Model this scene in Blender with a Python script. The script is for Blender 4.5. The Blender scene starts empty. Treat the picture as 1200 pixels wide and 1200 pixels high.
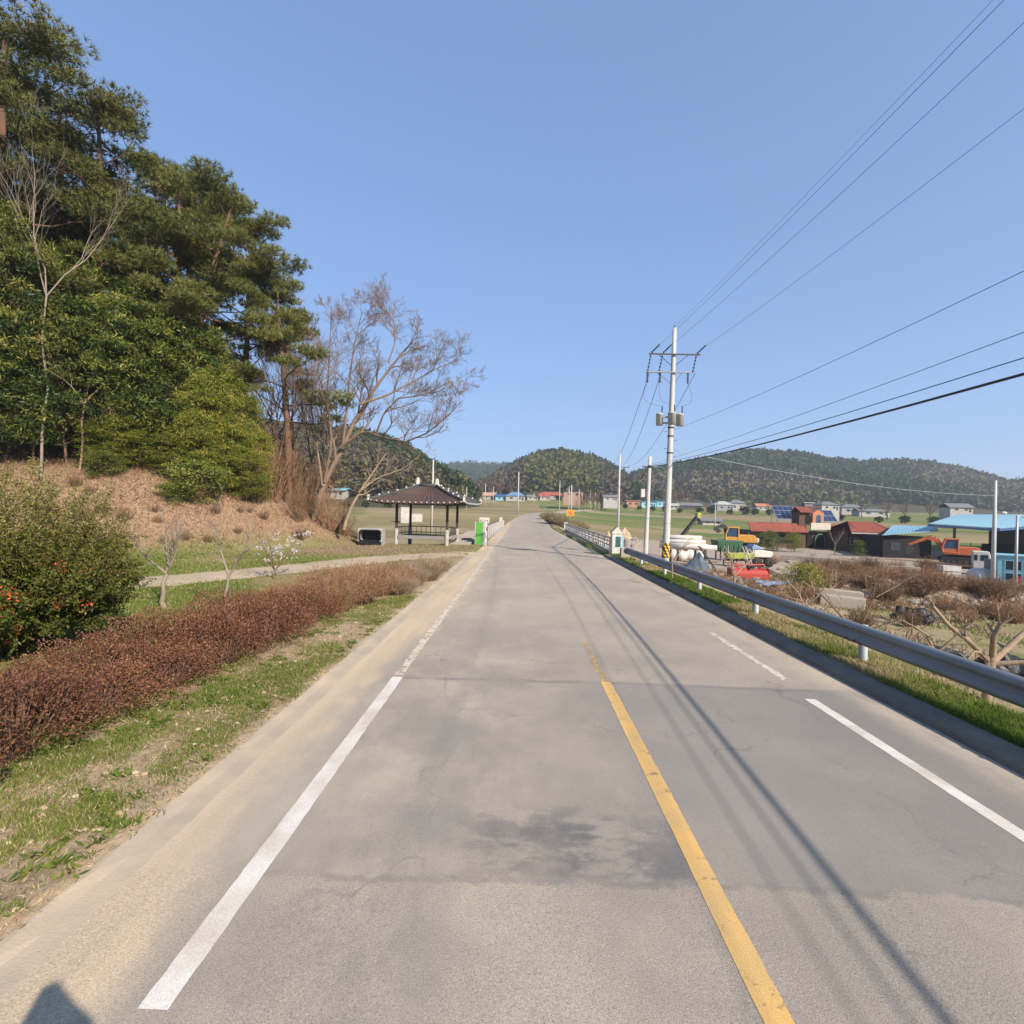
import bpy, math, random
import numpy as np
from mathutils import Vector

S = bpy.context.scene
COL = S.collection
R = math.radians
RS = np.random.RandomState(7)
random.seed(11)

# ------------------------------------------------------------------ camera
CAM_H = 2.5
YAW, ROLL = 0.0142, R(1.5)
fw = np.array([-math.sin(YAW), math.cos(YAW), 0.0])
r0 = np.array([math.cos(YAW), math.sin(YAW), 0.0])
u0 = np.array([0, 0, 1.0])
rc = r0 * math.cos(ROLL) + u0 * math.sin(ROLL)
uc = u0 * math.cos(ROLL) - r0 * math.sin(ROLL)
CAM = np.array([0, 0, CAM_H])

def ray(px, py):
    return fw * 600 + rc * (px - 600) + uc * (600 - py)

def at(px, py, Y):
    d = ray(px, py)
    return CAM + d * (Y / d[1])

# ------------------------------------------------------------------ noise and terrain
def _hash(ix, iy, seed):
    n = (ix.astype(np.int64) * 374761393 + iy.astype(np.int64) * 668265263 + seed * 982451653) & 0xffffffff
    n = ((n ^ (n >> 13)) * 1274126177) & 0xffffffff
    return ((n ^ (n >> 16)) & 0xffff) / 65535.0

def vnoise(x, y, sc=1.0, seed=0):
    x = np.asarray(x, float) / sc; y = np.asarray(y, float) / sc
    ix = np.floor(x); iy = np.floor(y); fx = x - ix; fy = y - iy
    fx = fx * fx * (3 - 2 * fx); fy = fy * fy * (3 - 2 * fy)
    a = _hash(ix, iy, seed); b = _hash(ix + 1, iy, seed); c = _hash(ix, iy + 1, seed); d = _hash(ix + 1, iy + 1, seed)
    return (a * (1 - fx) + b * fx) * (1 - fy) + (c * (1 - fx) + d * fx) * fy

def fbm(x, y, sc=1.0, seed=0, o=4):
    t = 0; a = .5
    for k in range(o):
        t = t + a * vnoise(x, y, sc / 2 ** k, seed + k * 17); a *= .5
    return t / (1 - .5 ** o)

def sm(a, b, x):
    t = np.clip((np.asarray(x, float) - a) / (b - a), 0, 1)
    return t * t * (3 - 2 * t)

def shift(y):
    y = np.asarray(y, float)
    q = np.clip(y - 75, 0, 150)
    return .00116 * q * q + np.clip(y - 225, 0, None) * .35

def zr(y):
    return np.interp(y, [-200, 78, 90, 105, 130, 200, 260, 300, 340, 450, 700, 3000], [0, 0, .25, .8, 1.9, 3.3, 5.0, 7.6, 9.4, 12, 16, 18])

TOE = np.array([(-60, 13), (-30, 19), (-17, 23.2), (-13.6, 28), (-10.6, 33), (-11, 42), (-18, 60), (-40, 85), (-95, 95), (-95, 13)], float)

def toe_dist(x, y):
    x = np.asarray(x, float); y = np.asarray(y, float)
    d = np.full(np.broadcast(x, y).shape, 1e9); ins = np.zeros(d.shape, bool)
    n = len(TOE)
    for i in range(n):
        a = TOE[i]; b = TOE[(i + 1) % n]; e = b - a
        t = np.clip(((x - a[0]) * e[0] + (y - a[1]) * e[1]) / (e @ e), 0, 1)
        d = np.minimum(d, np.hypot(x - a[0] - t * e[0], y - a[1] - t * e[1]))
        c = ((a[1] > y) != (b[1] > y)) & (x < (b[0] - a[0]) * (y - a[1]) / (b[1] - a[1] + 1e-12) + a[0])
        ins ^= c
    return np.where(ins, d, -d)

def groundz(x, y):
    x = np.asarray(x, float); y = np.asarray(y, float)
    rx = x - shift(y)
    z = zr(y) * 1.0
    tl = -2.75 - rx
    z = z + np.where(tl > 0, .05 + .03 * vnoise(x, y, 1.3, 3) - .9 * sm(1, 6, tl) * sm(34, 44, y) * (1 - sm(90, 140, y)), 0)
    tr = rx - 6.3
    drop = np.interp(tr, [0, 2.2, 8, 28, 60], [0, -.8, -1.5, -2.6, -2.7]) * np.interp(y, [100, 260], [1, .35])
    z = z + np.where(tr > -.85, .1 + drop + .06 * (vnoise(x, y, 1.7, 5) - .5) * sm(0, 3, tr), 0)
    z = np.where((rx > -2.75) & (rx < 5.45), z - .06, z)
    z = z + 2.6 * sm(248, 285, y) * (1 - sm(30, 75, x)) * (1 - sm(500, 700, y))
    d = toe_dist(x, y)
    h = np.interp(d, [0, 1, 8, 12, 22, 40], [0, .35, 4.3, 5.6, 7.5, 9])
    z = z + np.where(d > 0, h * (.9 + .2 * fbm(x, y, 6, 9)), 0)
    # rubble bank on the yard side
    z = z + 1.0 * np.exp(-((y - 28) / 2.6) ** 2) * sm(13, 18, x) * (1 - sm(34, 40, x)) * (.75 + .5 * fbm(x, y, 2.5, 21))
    return z

def G(px, py, y0=1.5, y1=900):
    d = ray(px, py)
    t = np.geomspace(y0, y1, 5000) / d[1]
    P = CAM + d[None, :] * t[:, None]
    k = np.argmax(P[:, 2] < groundz(P[:, 0], P[:, 1]))
    p = P[k].copy(); p[2] = float(groundz(p[0], p[1]))
    return p

def gz(x, y):
    return float(groundz(x, y))

def XY(px, Y, py=600):
    p = at(px, py, Y)
    return float(p[0]), float(Y), gz(p[0], Y)

# ------------------------------------------------------------------ mesh builder
class MB:
    def __init__(s):
        s.v = []; s.f = []; s.t = []; s.n = 0
    def add(s, V, F, tint=None):
        V = np.asarray(V, float).reshape(-1, 3)
        if len(V) == 0: return s
        if isinstance(F, np.ndarray):
            s.f.append(F.astype(np.int64) + s.n)
        else:
            for f in F: s.f.append(np.asarray([f], np.int64) + s.n)
        s.v.append(V); s.n += len(V)
        s.t.append(np.full(len(V), .5) if tint is None else np.broadcast_to(np.asarray(tint, float), (len(V),)))
        return s
    def box(s, cx, cy, cz, sx, sy, sz, rz=0, tint=None, top=1.0, rot=None):
        V = np.array([[x, y, z] for z in (-.5, .5) for x, y in ((-.5, -.5), (.5, -.5), (.5, .5), (-.5, .5))])
        V[4:, :2] *= top
        V = V * [sx, sy, sz]
        if rot is not None: V = V @ np.array(rot.to_matrix()).T
        if rz:
            c, q = math.cos(rz), math.sin(rz)
            V = V @ np.array([[c, q, 0], [-q, c, 0], [0, 0, 1]])
        return s.add(V + [cx, cy, cz], np.array([(3, 2, 1, 0), (4, 5, 6, 7), (0, 1, 5, 4), (1, 2, 6, 5), (2, 3, 7, 6), (3, 0, 4, 7)]), tint)
    def bx(s, a, b, tint=None):
        a = np.array(a, float); b = np.array(b, float); c = (a + b) / 2; d = np.abs(b - a)
        return s.box(*c, *d, tint=tint)
    def segs(s, P, Q, r0_, r1_, n=6, tint=None, caps=True):
        P = np.asarray(P, float).reshape(-1, 3); Q = np.asarray(Q, float).reshape(-1, 3); m = len(P)
        if m == 0: return s
        r0_ = np.broadcast_to(np.asarray(r0_, float), (m,)); r1_ = np.broadcast_to(np.asarray(r1_, float), (m,))
        d = Q - P; L = np.linalg.norm(d, axis=1, keepdims=True) + 1e-9; d = d / L
        a = np.where(np.abs(d[:, 2:3]) < .9, np.array([[0, 0, 1.]]), np.array([[1., 0, 0]]))
        u = np.cross(d, a); u /= np.linalg.norm(u, axis=1, keepdims=True) + 1e-9; w = np.cross(d, u)
        th = np.arange(n) * 2 * math.pi / n
        ring = u[:, None, :] * np.cos(th)[None, :, None] + w[:, None, :] * np.sin(th)[None, :, None]
        A = P[:, None, :] + ring * r0_[:, None, None]; B = Q[:, None, :] + ring * r1_[:, None, None]
        V = np.concatenate([A, B], 1).reshape(-1, 3)
        i = np.arange(n); j = (i + 1) % n
        f = np.stack([j, i, i + n, j + n], 1)
        F = (f[None] + (np.arange(m) * 2 * n)[:, None, None]).reshape(-1, 4)
        if tint is not None and np.ndim(tint) > 0: tint = np.repeat(tint, 2 * n)
        base = s.n
        s.add(V, F, tint)
        if caps and m < 400:
            for k in range(m):
                o = base + k * 2 * n
                s.f.append(np.array([list(range(o, o + n))])); s.f.append(np.array([list(range(o + 2 * n - 1, o + n - 1, -1))]))
        return s
    def bar(s, p, q, r, r2=None, n=8, tint=None):
        return s.segs([p], [q], r, r if r2 is None else r2, n, tint)
    def tube(s, pts, r, n=8, tint=None):
        pts = np.asarray(pts, float); m = len(pts)
        r = np.broadcast_to(np.asarray(r, float), (m,))
        T = np.gradient(pts, axis=0); T /= np.linalg.norm(T, axis=1, keepdims=True) + 1e-9
        a = np.array([0, 0, 1.]) if abs(T[0, 2]) < .9 else np.array([1., 0, 0])
        u = np.cross(T[0], a); u /= np.linalg.norm(u)
        th = np.arange(n) * 2 * math.pi / n; V = []
        for k in range(m):
            u = u - T[k] * (u @ T[k]); u /= np.linalg.norm(u) + 1e-9; w = np.cross(T[k], u)
            V.append(pts[k] + (np.cos(th)[:, None] * u + np.sin(th)[:, None] * w) * r[k])
        V = np.concatenate(V)
        i = np.arange(n); j = (i + 1) % n
        F = np.concatenate([np.stack([j + k * n, i + k * n, i + (k + 1) * n, j + (k + 1) * n], 1) for k in range(m - 1)])
        base = s.n
        s.add(V, F, tint)
        s.f.append(np.array([list(range(base, base + n))])); s.f.append(np.array([list(range(base + m * n - 1, base + (m - 1) * n - 1, -1))]))
        return s
    def lathe(s, prof, c=(0, 0, 0), n=20, tint=None, axis='z'):
        prof = np.asarray(prof, float); m = len(prof); th = np.arange(n) * 2 * math.pi / n
        V = np.stack([prof[:, 0:1] * np.cos(th), prof[:, 0:1] * np.sin(th), np.repeat(prof[:, 1:2], n, 1)], 2).reshape(-1, 3)
        if axis == 'x': V = V[:, [2, 0, 1]]
        if axis == 'y': V = V[:, [1, 2, 0]]
        i = np.arange(n); j = (i + 1) % n
        F = np.concatenate([np.stack([i + k * n, j + k * n, j + (k + 1) * n, i + (k + 1) * n], 1) for k in range(m - 1)])
        return s.add(V + np.asarray(c, float), F, tint)
    def prism(s, poly, a, b, axis='y', tint=None, off=(0, 0, 0)):
        # polygon in the two other axes (x,z for 'y'; y,z for 'x'; x,y for 'z')
        n = len(poly); V = []
        for t in (a, b):
            for p, q in poly:
                V.append({'y': (p, t, q), 'x': (t, p, q), 'z': (p, q, t)}[axis])
        F = [tuple(range(n)), tuple(range(2 * n - 1, n - 1, -1))] + [(i, i + n, (i + 1) % n + n, (i + 1) % n) for i in range(n)]
        return s.add(np.array(V, float) + np.asarray(off, float), F, tint)
    def ell(s, c, r, n=16, m=10, bump=0, seed=0, tint=None, zmin=-1):
        th = np.arange(n) * 2 * math.pi / n; ph = np.linspace(math.asin(zmin) if zmin > -1 else -math.pi / 2 + .02, math.pi / 2 - .02, m)
        x = np.cos(ph)[:, None] * np.cos(th); y = np.cos(ph)[:, None] * np.sin(th); z = np.repeat(np.sin(ph)[:, None], n, 1)
        V = np.stack([x, y, z], 2).reshape(-1, 3)
        if bump:
            k = 1 + bump * (2 * fbm(V[:, 0] * 3 + 20 + V[:, 2] * 2, V[:, 1] * 3 + 9 - V[:, 2], 1.3, seed, 3) - 1); V = V * k[:, None]
        V = V * np.asarray(r, float) + np.asarray(c, float)
        i = np.arange(n); j = (i + 1) % n
        F = np.concatenate([np.stack([i + k * n, j + k * n, j + (k + 1) * n, i + (k + 1) * n], 1) for k in range(m - 1)])
        base = s.n
        s.add(V, F, tint)
        s.f.append(np.array([list(range(base + n - 1, base - 1, -1))])); s.f.append(np.array([list(range(base + (m - 1) * n, base + m * n))]))
        return s
    def leaves(s, P, D, L, W, tint=None, fold=0.0):
        # one diamond leaf per point: base P, direction D (unit), length L, half width W
        P = np.asarray(P, float); n = len(P)
        if n == 0: return s
        D = D / (np.linalg.norm(D, axis=1, keepdims=True) + 1e-9)
        b = np.cross(D, RS.normal(size=(n, 3))); b /= np.linalg.norm(b, axis=1, keepdims=True) + 1e-9
        L = np.broadcast_to(np.asarray(L, float), (n,))[:, None]; W = np.broadcast_to(np.asarray(W, float), (n,))[:, None]
        V = np.stack([P, P + D * L * .45 + b * W, P + D * L, P + D * L * .45 - b * W], 1).reshape(-1, 3)
        F = np.arange(4 * n).reshape(n, 4)
        return s.add(V, F, None if tint is None else np.repeat(np.broadcast_to(tint, (n,)), 4))
    def blades(s, P, D, L, W, tint=None, B=None):
        P = np.asarray(P, float); n = len(P)
        if n == 0: return s
        if B is None: B = RS.normal(size=(n, 3))
        b = np.cross(D, B); b /= np.linalg.norm(b, axis=1, keepdims=True) + 1e-9
        L = np.broadcast_to(np.asarray(L, float), (n,))[:, None]; W = np.broadcast_to(np.asarray(W, float), (n,))[:, None]
        V = np.stack([P - b * W, P + b * W, P + D * L], 1).reshape(-1, 3)
        return s.add(V, np.arange(3 * n).reshape(n, 3), None if tint is None else np.repeat(np.broadcast_to(tint, (n,)), 3))
    def mesh(s, name, m, smooth=False):
        me = bpy.data.meshes.new(name)
        V = np.concatenate(s.v); T = np.concatenate(s.t)
        loops = np.concatenate([f.reshape(-1) for f in s.f])
        tot = np.concatenate([np.full(f.shape[0], f.shape[1], np.int64) for f in s.f])
        start = np.concatenate([[0], np.cumsum(tot)[:-1]])
        me.vertices.add(len(V)); me.vertices.foreach_set('co', V.astype(np.float32).ravel())
        me.loops.add(len(loops)); me.loops.foreach_set('vertex_index', loops.astype(np.int32))
        me.polygons.add(len(tot)); me.polygons.foreach_set('loop_start', start.astype(np.int32)); me.polygons.foreach_set('loop_total', tot.astype(np.int32))
        me.polygons.foreach_set('use_smooth', np.full(len(tot), bool(smooth)))
        a = me.attributes.new('tint', 'FLOAT', 'POINT'); a.data.foreach_set('value', T.astype(np.float32))
        me.update(calc_edges=True)
        if m is not None: me.materials.append(m)
        return me

def obj(name, mb, m, parent=None, smooth=False, bevel=0, label=None, cat=None, group=None, kind=None, loc=None):
    o = bpy.data.objects.new(name, mb.mesh(name, m, smooth)); COL.objects.link(o)
    if parent is not None: o.parent = parent
    if loc is not None: o.location = loc
    if bevel:
        md = o.modifiers.new('bevel', 'BEVEL'); md.width = bevel; md.segments = 2; md.limit_method = 'ANGLE'
    tag(o, label, cat, group, kind)
    return o

def tag(o, label=None, cat=None, group=None, kind=None):
    if label: o['label'] = label
    if cat: o['category'] = cat
    if group: o['group'] = group
    if kind: o['kind'] = kind

def thing(name, label, cat, loc=(0, 0, 0), rz=0, group=None, scale=1):
    o = bpy.data.objects.new(name, None); COL.objects.link(o)
    o.location = loc; o.rotation_euler = (0, 0, rz); o.scale = (scale,) * 3 if np.isscalar(scale) else scale
    tag(o, label, cat, group)
    return o

def dup(root, loc, rz=0, scale=1, label=None, group=None):
    r = root.copy(); COL.objects.link(r)
    r.location = loc; r.rotation_euler = (0, 0, rz); r.scale = (scale,) * 3 if np.isscalar(scale) else scale
    if label: r['label'] = label
    if group: r['group'] = group
    for ch in list(root.children):
        c = ch.copy(); COL.objects.link(c); c.parent = r
        for g in list(ch.children):
            d = g.copy(); COL.objects.link(d); d.parent = c
    return r

# ------------------------------------------------------------------ materials
def _nodes(name):
    m = bpy.data.materials.new(name); m.use_nodes = True
    nt = m.node_tree; nt.nodes.clear()
    out = nt.nodes.new('ShaderNodeOutputMaterial')
    return m, nt, out

def N(nt, t, **k):
    n = nt.nodes.new(t)
    for a, b in k.items():
        if a.startswith('i_'):
            key = a[2:]
            n.inputs[int(key) if key.isdigit() else key.replace('_', ' ')].default_value = b
        else: setattr(n, a, b)
    return n

def ramp(nt, stops):
    n = nt.nodes.new('ShaderNodeValToRGB'); e = n.color_ramp.elements
    while len(e) > 1: e.remove(e[-1])
    for i, (p, c) in enumerate(stops):
        x = e[0] if i == 0 else e.new(p)
        x.position = p; x.color = (*c, 1)
    return n

def mat(name, c1, c2=None, sc=4, rough=.8, bump=0, bsc=None, metal=0, spec=.3, detail=6, coord='Object', stretch=None):
    m, nt, out = _nodes(name)
    b = N(nt, 'ShaderNodeBsdfPrincipled'); b.inputs['Roughness'].default_value = rough
    b.inputs['Metallic'].default_value = metal; b.inputs['Specular IOR Level'].default_value = spec
    c2 = c2 or tuple(x * .8 for x in c1)
    c1 = tuple(x * .88 for x in c1); c2 = tuple(x * .88 for x in c2)
    tc = N(nt, 'ShaderNodeTexCoord'); src = tc.outputs[coord]
    if stretch:
        mp = N(nt, 'ShaderNodeMapping'); mp.inputs['Scale'].default_value = stretch; nt.links.new(src, mp.inputs[0]); src = mp.outputs[0]
    n1 = N(nt, 'ShaderNodeTexNoise'); n1.inputs['Scale'].default_value = sc; n1.inputs['Detail'].default_value = detail; n1.inputs['Roughness'].default_value = .65
    nt.links.new(src, n1.inputs['Vector'])
    r = ramp(nt, [(.32, c1), (.68, c2)]); nt.links.new(n1.outputs[0], r.inputs[0]); nt.links.new(r.outputs[0], b.inputs['Base Color'])
    if bump:
        n2 = N(nt, 'ShaderNodeTexNoise'); n2.inputs['Scale'].default_value = bsc or sc * 6; n2.inputs['Detail'].default_value = 4
        nt.links.new(src, n2.inputs['Vector'])
        bp = N(nt, 'ShaderNodeBump'); bp.inputs['Strength'].default_value = bump; bp.inputs['Distance'].default_value = .02
        nt.links.new(n2.outputs[0], bp.inputs['Height']); nt.links.new(bp.outputs[0], b.inputs['Normal'])
    nt.links.new(b.outputs[0], out.inputs[0])
    return m

def leafmat(name, stops, trans=.3, rough=.6, spec=.25):
    m, nt, out = _nodes(name)
    a = N(nt, 'ShaderNodeAttribute', attribute_name='tint')
    r = ramp(nt, stops); nt.links.new(a.outputs['Fac'], r.inputs[0])
    oi = N(nt, 'ShaderNodeObjectInfo')
    mr = N(nt, 'ShaderNodeMapRange'); mr.inputs['To Min'].default_value = .8; mr.inputs['To Max'].default_value = 1.18
    nt.links.new(oi.outputs['Random'], mr.inputs[0])
    hs = N(nt, 'ShaderNodeHueSaturation'); nt.links.new(mr.outputs[0], hs.inputs['Value']); nt.links.new(r.outputs[0], hs.inputs['Color'])
    b = N(nt, 'ShaderNodeBsdfPrincipled'); b.inputs['Roughness'].default_value = rough; b.inputs['Specular IOR Level'].default_value = spec
    nt.links.new(hs.outputs[0], b.inputs['Base Color'])
    if trans:
        t = N(nt, 'ShaderNodeBsdfTranslucent'); nt.links.new(hs.outputs[0], t.inputs[0])
        mx = N(nt, 'ShaderNodeMixShader'); mx.inputs[0].default_value = trans
        nt.links.new(b.outputs[0], mx.inputs[1]); nt.links.new(t.outputs[0], mx.inputs[2]); nt.links.new(mx.outputs[0], out.inputs[0])
    else: nt.links.new(b.outputs[0], out.inputs[0])
    return m

M = {}
M['concrete'] = mat('concrete', (.42, .40, .37), (.30, .29, .27), 3, .85, .3)
M['pole_concrete'] = mat('pole_concrete', (.55, .53, .50), (.42, .41, .39), 2, .8, .2, stretch=(3, 3, .5))
M['dusty_concrete'] = mat('dusty_concrete', (.40, .34, .27), (.30, .26, .215), 2.5, .9, .5, 30, coord='Object')
M['gutter'] = mat('gutter_concrete', (.44, .35, .25), (.31, .26, .205), 1.3, .95, .2, 60)
M['parapet'] = mat('parapet_paint', (.50, .48, .45), (.38, .36, .34), 2, .7, .1)
M['asphalt_kerb'] = mat('asphalt_kerb', (.13, .12, .11), (.22, .19, .15), 2, .9, .6, 40)
M['galv'] = mat('galvanised_steel', (.27, .285, .295), (.18, .19, .20), 2.2, .55, .08, metal=.3, spec=.4, stretch=(1, .3, 1))
M['galv_post'] = mat('galvanised_post', (.46, .475, .48), (.34, .35, .355), 4, .5, 0, metal=.3, spec=.5)
M['cable'] = mat('cable_black', (.03, .03, .035), (.05, .05, .055), 5, .6)
M['wire'] = mat('wire_grey', (.20, .215, .24), (.16, .175, .20), 5, .5)
M['steel_dark'] = mat('dark_steel', (.045, .047, .05), (.085, .075, .065), 6, .6, .2)
M['porcelain'] = mat('brown_porcelain', (.04, .04, .06), (.06, .055, .07), 8, .3, spec=.5)
M['tank_grey'] = mat('tank_grey', (.46, .46, .44), (.36, .36, .34), 3, .5, .1)
M['white_paint'] = mat('white_paint', (.66, .64, .59), (.44, .41, .36), 4, .6, .1)
M['white_sheet'] = mat('white_sheet', (.66, .63, .57), (.50, .46, .40), 2, .5, .3, 8)
M['yellow_paint'] = mat('yellow_machine_paint', (.72, .34, .03), (.44, .25, .07), 4.5, .5, .1)
M['orange_paint'] = mat('orange_machine_paint', (.66, .14, .03), (.40, .14, .07), 4.5, .5, .1)
M['green_paint'] = mat('green_machine_paint', (.03, .14, .075), (.07, .10, .06), 4.5, .55, .1)
M['lime_paint'] = mat('lime_machine_paint', (.42, .48, .05), (.28, .29, .09), 5, .55, .1)
M['bright_green'] = mat('bright_green_paint', (.15, .50, .09), (.12, .40, .08), 2, .5)
M['red_paint'] = mat('red_machine_paint', (.52, .04, .04), (.32, .07, .05), 5, .5, .1)
M['rubber'] = mat('rubber', (.02, .02, .02), (.035, .033, .03), 8, .8, .2)
M['glass_dark'] = mat('dark_glass', (.02, .03, .04), (.03, .045, .06), 3, .08, spec=.6)
M['glass_blue'] = mat('tinted_glass', (.05, .09, .14), (.03, .06, .10), 3, .08, spec=.7)
M['red_tile'] = mat('red_roof_tile', (.30, .072, .042), (.17, .058, .04), 1.2, .75, .5, 14)
M['orange_tile'] = mat('orange_wall', (.50, .20, .11), (.42, .18, .10), 3, .8, .3)
M['brick_dark'] = mat('dark_brick', (.085, .048, .035), (.13, .07, .05), 5, .85, .5, 25)
M['cream'] = mat('cream_render', (.60, .55, .45), (.48, .44, .37), 2, .85, .2)
M['pink_render'] = mat('pink_render', (.50, .30, .22), (.42, .26, .19), 2, .85, .2)
M['blue_roof'] = mat('blue_roof_sheet', (.17, .38, .48), (.24, .37, .43), .8, .5, .1)
M['blue_dark'] = mat('deep_blue_sheet', (.05, .14, .30), (.045, .11, .24), 1.2, .5, .1)
M['teal_paint'] = mat('pale_blue_paint', (.25, .52, .60), (.21, .45, .53), 2, .5, .1)
M['solar'] = mat('solar_glass', (.025, .04, .10), (.02, .03, .08), 3, .15, spec=.6)
M['alu'] = mat('aluminium', (.60, .62, .64), (.50, .52, .54), 4, .4, 0, metal=.6)
M['rock_tan'] = mat('tan_rock', (.50, .38, .235), (.34, .26, .17), 2, .9, .8, 10)
M['rock_grey'] = mat('grey_pink_rubble', (.33, .28, .245), (.23, .19, .17), 3, .95, .9, 12)
M['black_plastic'] = mat('black_plastic', (.010, .010, .011), (.02, .02, .021), 5, .5, .6, 9, spec=.3)
M['blue_tarp'] = mat('blue_tarp', (.16, .24, .42), (.35, .40, .50), 3, .55, .6, 8)
M['grey_tarp'] = mat('grey_tarp', (.11, .14, .17), (.07, .085, .10), 2, .6, .5, 8)
M['bark_grey'] = mat('grey_bark', (.25, .175, .12), (.16, .115, .08), 6, .9, .5, 30, stretch=(1, 1, .3))
M['bark_pale'] = mat('pale_bark', (.30, .24, .18), (.21, .17, .13), 6, .9, .4, 30, stretch=(1, 1, .3))
M['bark_red'] = mat('red_pine_bark', (.20, .105, .06), (.11, .065, .045), 4, .9, .6, 20, stretch=(1, 1, .3))
M['bark_brown'] = mat('brown_twig_bark', (.20, .12, .085), (.13, .08, .06), 6, .9)
M['bark_tan'] = mat('pruned_tree_bark', (.36, .27, .18), (.22, .155, .10), 5, .9, .5, 25)
M['giwa'] = mat('dark_clay_tile', (.045, .05, .058), (.09, .085, .08), 5, .7, .6, 14)
M['giwa_rust'] = mat('lichened_clay_tile', (.115, .052, .036), (.045, .046, .048), 1.6, .8, .6, 14)
M['wood_grey'] = mat('weathered_wood', (.30, .28, .26), (.22, .20, .19), 3, .85, .3, stretch=(1, 1, 6))
M['wood_dark'] = mat('dark_wood', (.055, .045, .04), (.09, .07, .055), 4, .8, .2)
M['stone_step'] = mat('step_stone', (.40, .36, .31), (.30, .27, .235), 3, .9, .4)
M['sign_orange'] = mat('sign_orange', (.80, .30, .03), (.72, .27, .03), 2, .5)
M['band_yellow'] = mat('band_yellow', (.72, .42, .04), (.55, .33, .05), 4, .6)
M['near_black'] = mat('near_black', (.008, .008, .009), (.014, .013, .013), 5, .9)  # near-black: shade in openings and under roofs put into the colour
M['plaque'] = mat('green_bronze', (.03, .09, .09), (.045, .12, .12), 6, .5)
M['rust'] = mat('rusty_steel', (.20, .09, .045), (.12, .06, .04), 5, .85, .4)
M['far_roof_grey'] = mat('far_grey_roof', (.20, .20, .21), (.15, .15, .16), 1, .8)
M['far_red'] = mat('far_red_roof', (.40, .10, .06), (.30, .085, .055), 1, .7)
M['far_blue'] = mat('far_blue_roof', (.13, .25, .40), (.12, .21, .33), 1, .6)
M['far_orange'] = mat('far_orange_wall', (.50, .24, .16), (.42, .21, .14), 1, .8)
M['far_white'] = mat('far_white_wall', (.46, .44, .40), (.33, .31, .29), 1, .8)
M['path_dirt'] = mat('path_dirt', (.50, .385, .275), (.38, .30, .215), 1.5, .95, .5, 12)

# vegetation
M['olive_twig'] = mat('olive_twig', (.16, .13, .055), (.11, .10, .035), 6, .8)
M['pine_needles'] = leafmat('pine_needles', [(0, (.042, .058, .015)), (.5, (.125, .138, .030)), (.85, (.215, .195, .050)), (1, (.29, .19, .09))], .15, .55)
M['ever_leaf'] = leafmat('evergreen_leaves', [(0, (.018, .036, .008)), (.45, (.066, .094, .015)), (.85, (.165, .178, .030)), (1, (.26, .235, .05))], .2, .45)
M['bamboo_leaf'] = leafmat('bamboo_leaves', [(0, (.06, .095, .012)), (.5, (.175, .205, .025)), (1, (.33, .29, .055))], .35, .5)
M['azalea_leaf'] = leafmat('azalea_leaves', [(0, (.080, .033, .020)), (.45, (.165, .072, .040)), (.8, (.26, .130, .065)), (1, (.27, .19, .085))], .2, .6)
M['straw_twig'] = leafmat('straw_twigs', [(0, (.17, .085, .045)), (.5, (.27, .145, .08)), (1, (.40, .27, .16))], .15, .8)
M['pale_dry'] = leafmat('pale_dry_grass', [(0, (.25, .17, .11)), (.5, (.36, .26, .17)), (1, (.48, .37, .26))], .25, .8)
M['bush_leaf'] = leafmat('bush_leaves', [(0, (.030, .055, .010)), (.35, (.085, .105, .018)), (.6, (.165, .155, .030)), (.82, (.30, .24, .09)), (.9, (.36, .27, .12)), (.93, (.55, .10, .03)), (1, (.60, .17, .07))], .3, .5)
M['grass'] = leafmat('grass_blades', [(0, (.055, .100, .012)), (.4, (.125, .175, .024)), (.62, (.195, .215, .045)), (.75, (.33, .26, .125)), (1, (.47, .36, .21))], .35, .7)
M['bank_grass'] = leafmat('dead_bank_grass', [(0, (.10, .062, .038)), (.2, (.21, .125, .075)), (.5, (.33, .21, .125)), (1, (.46, .33, .20))], .25, .8)
M['brown_shrub'] = leafmat('brown_shrub_leaves', [(0, (.11, .06, .035)), (.5, (.20, .115, .065)), (1, (.27, .19, .10))], .2, .8)
M['blossom'] = leafmat('white_blossom', [(0, (.62, .56, .55)), (1, (.80, .76, .74))], .3, .7)
M['far_forest'] = leafmat('far_forest_leaves', [(0, (.020, .040, .013)), (.25, (.035, .058, .018)), (.5, (.060, .080, .022)), (.62, (.135, .135, .032)), (.74, (.150, .140, .034)), (.80, (.088, .078, .045)), (1, (.125, .10, .072))], .15, .8)
# ================================================================== THE SETTING
def xs_grid():
    a = list(np.arange(-3.2, 9.01, .2))
    def grow(x, d, lim, k):
        o = []
        while abs(x) < lim:
            x += d; o.append(x); d *= k
        return o
    return np.array(sorted(set(np.round(a + grow(9, .25, 2600, 1.035) + grow(-3.2, -.2, 2600, 1.035), 3))))

def ys_grid():
    o = list(np.arange(-20, 2, 1.5)); y = 2; d = .2
    while y < 2600:
        o.append(y); y += d; d = max(.2, .011 * y)
    return np.array(o)

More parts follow.
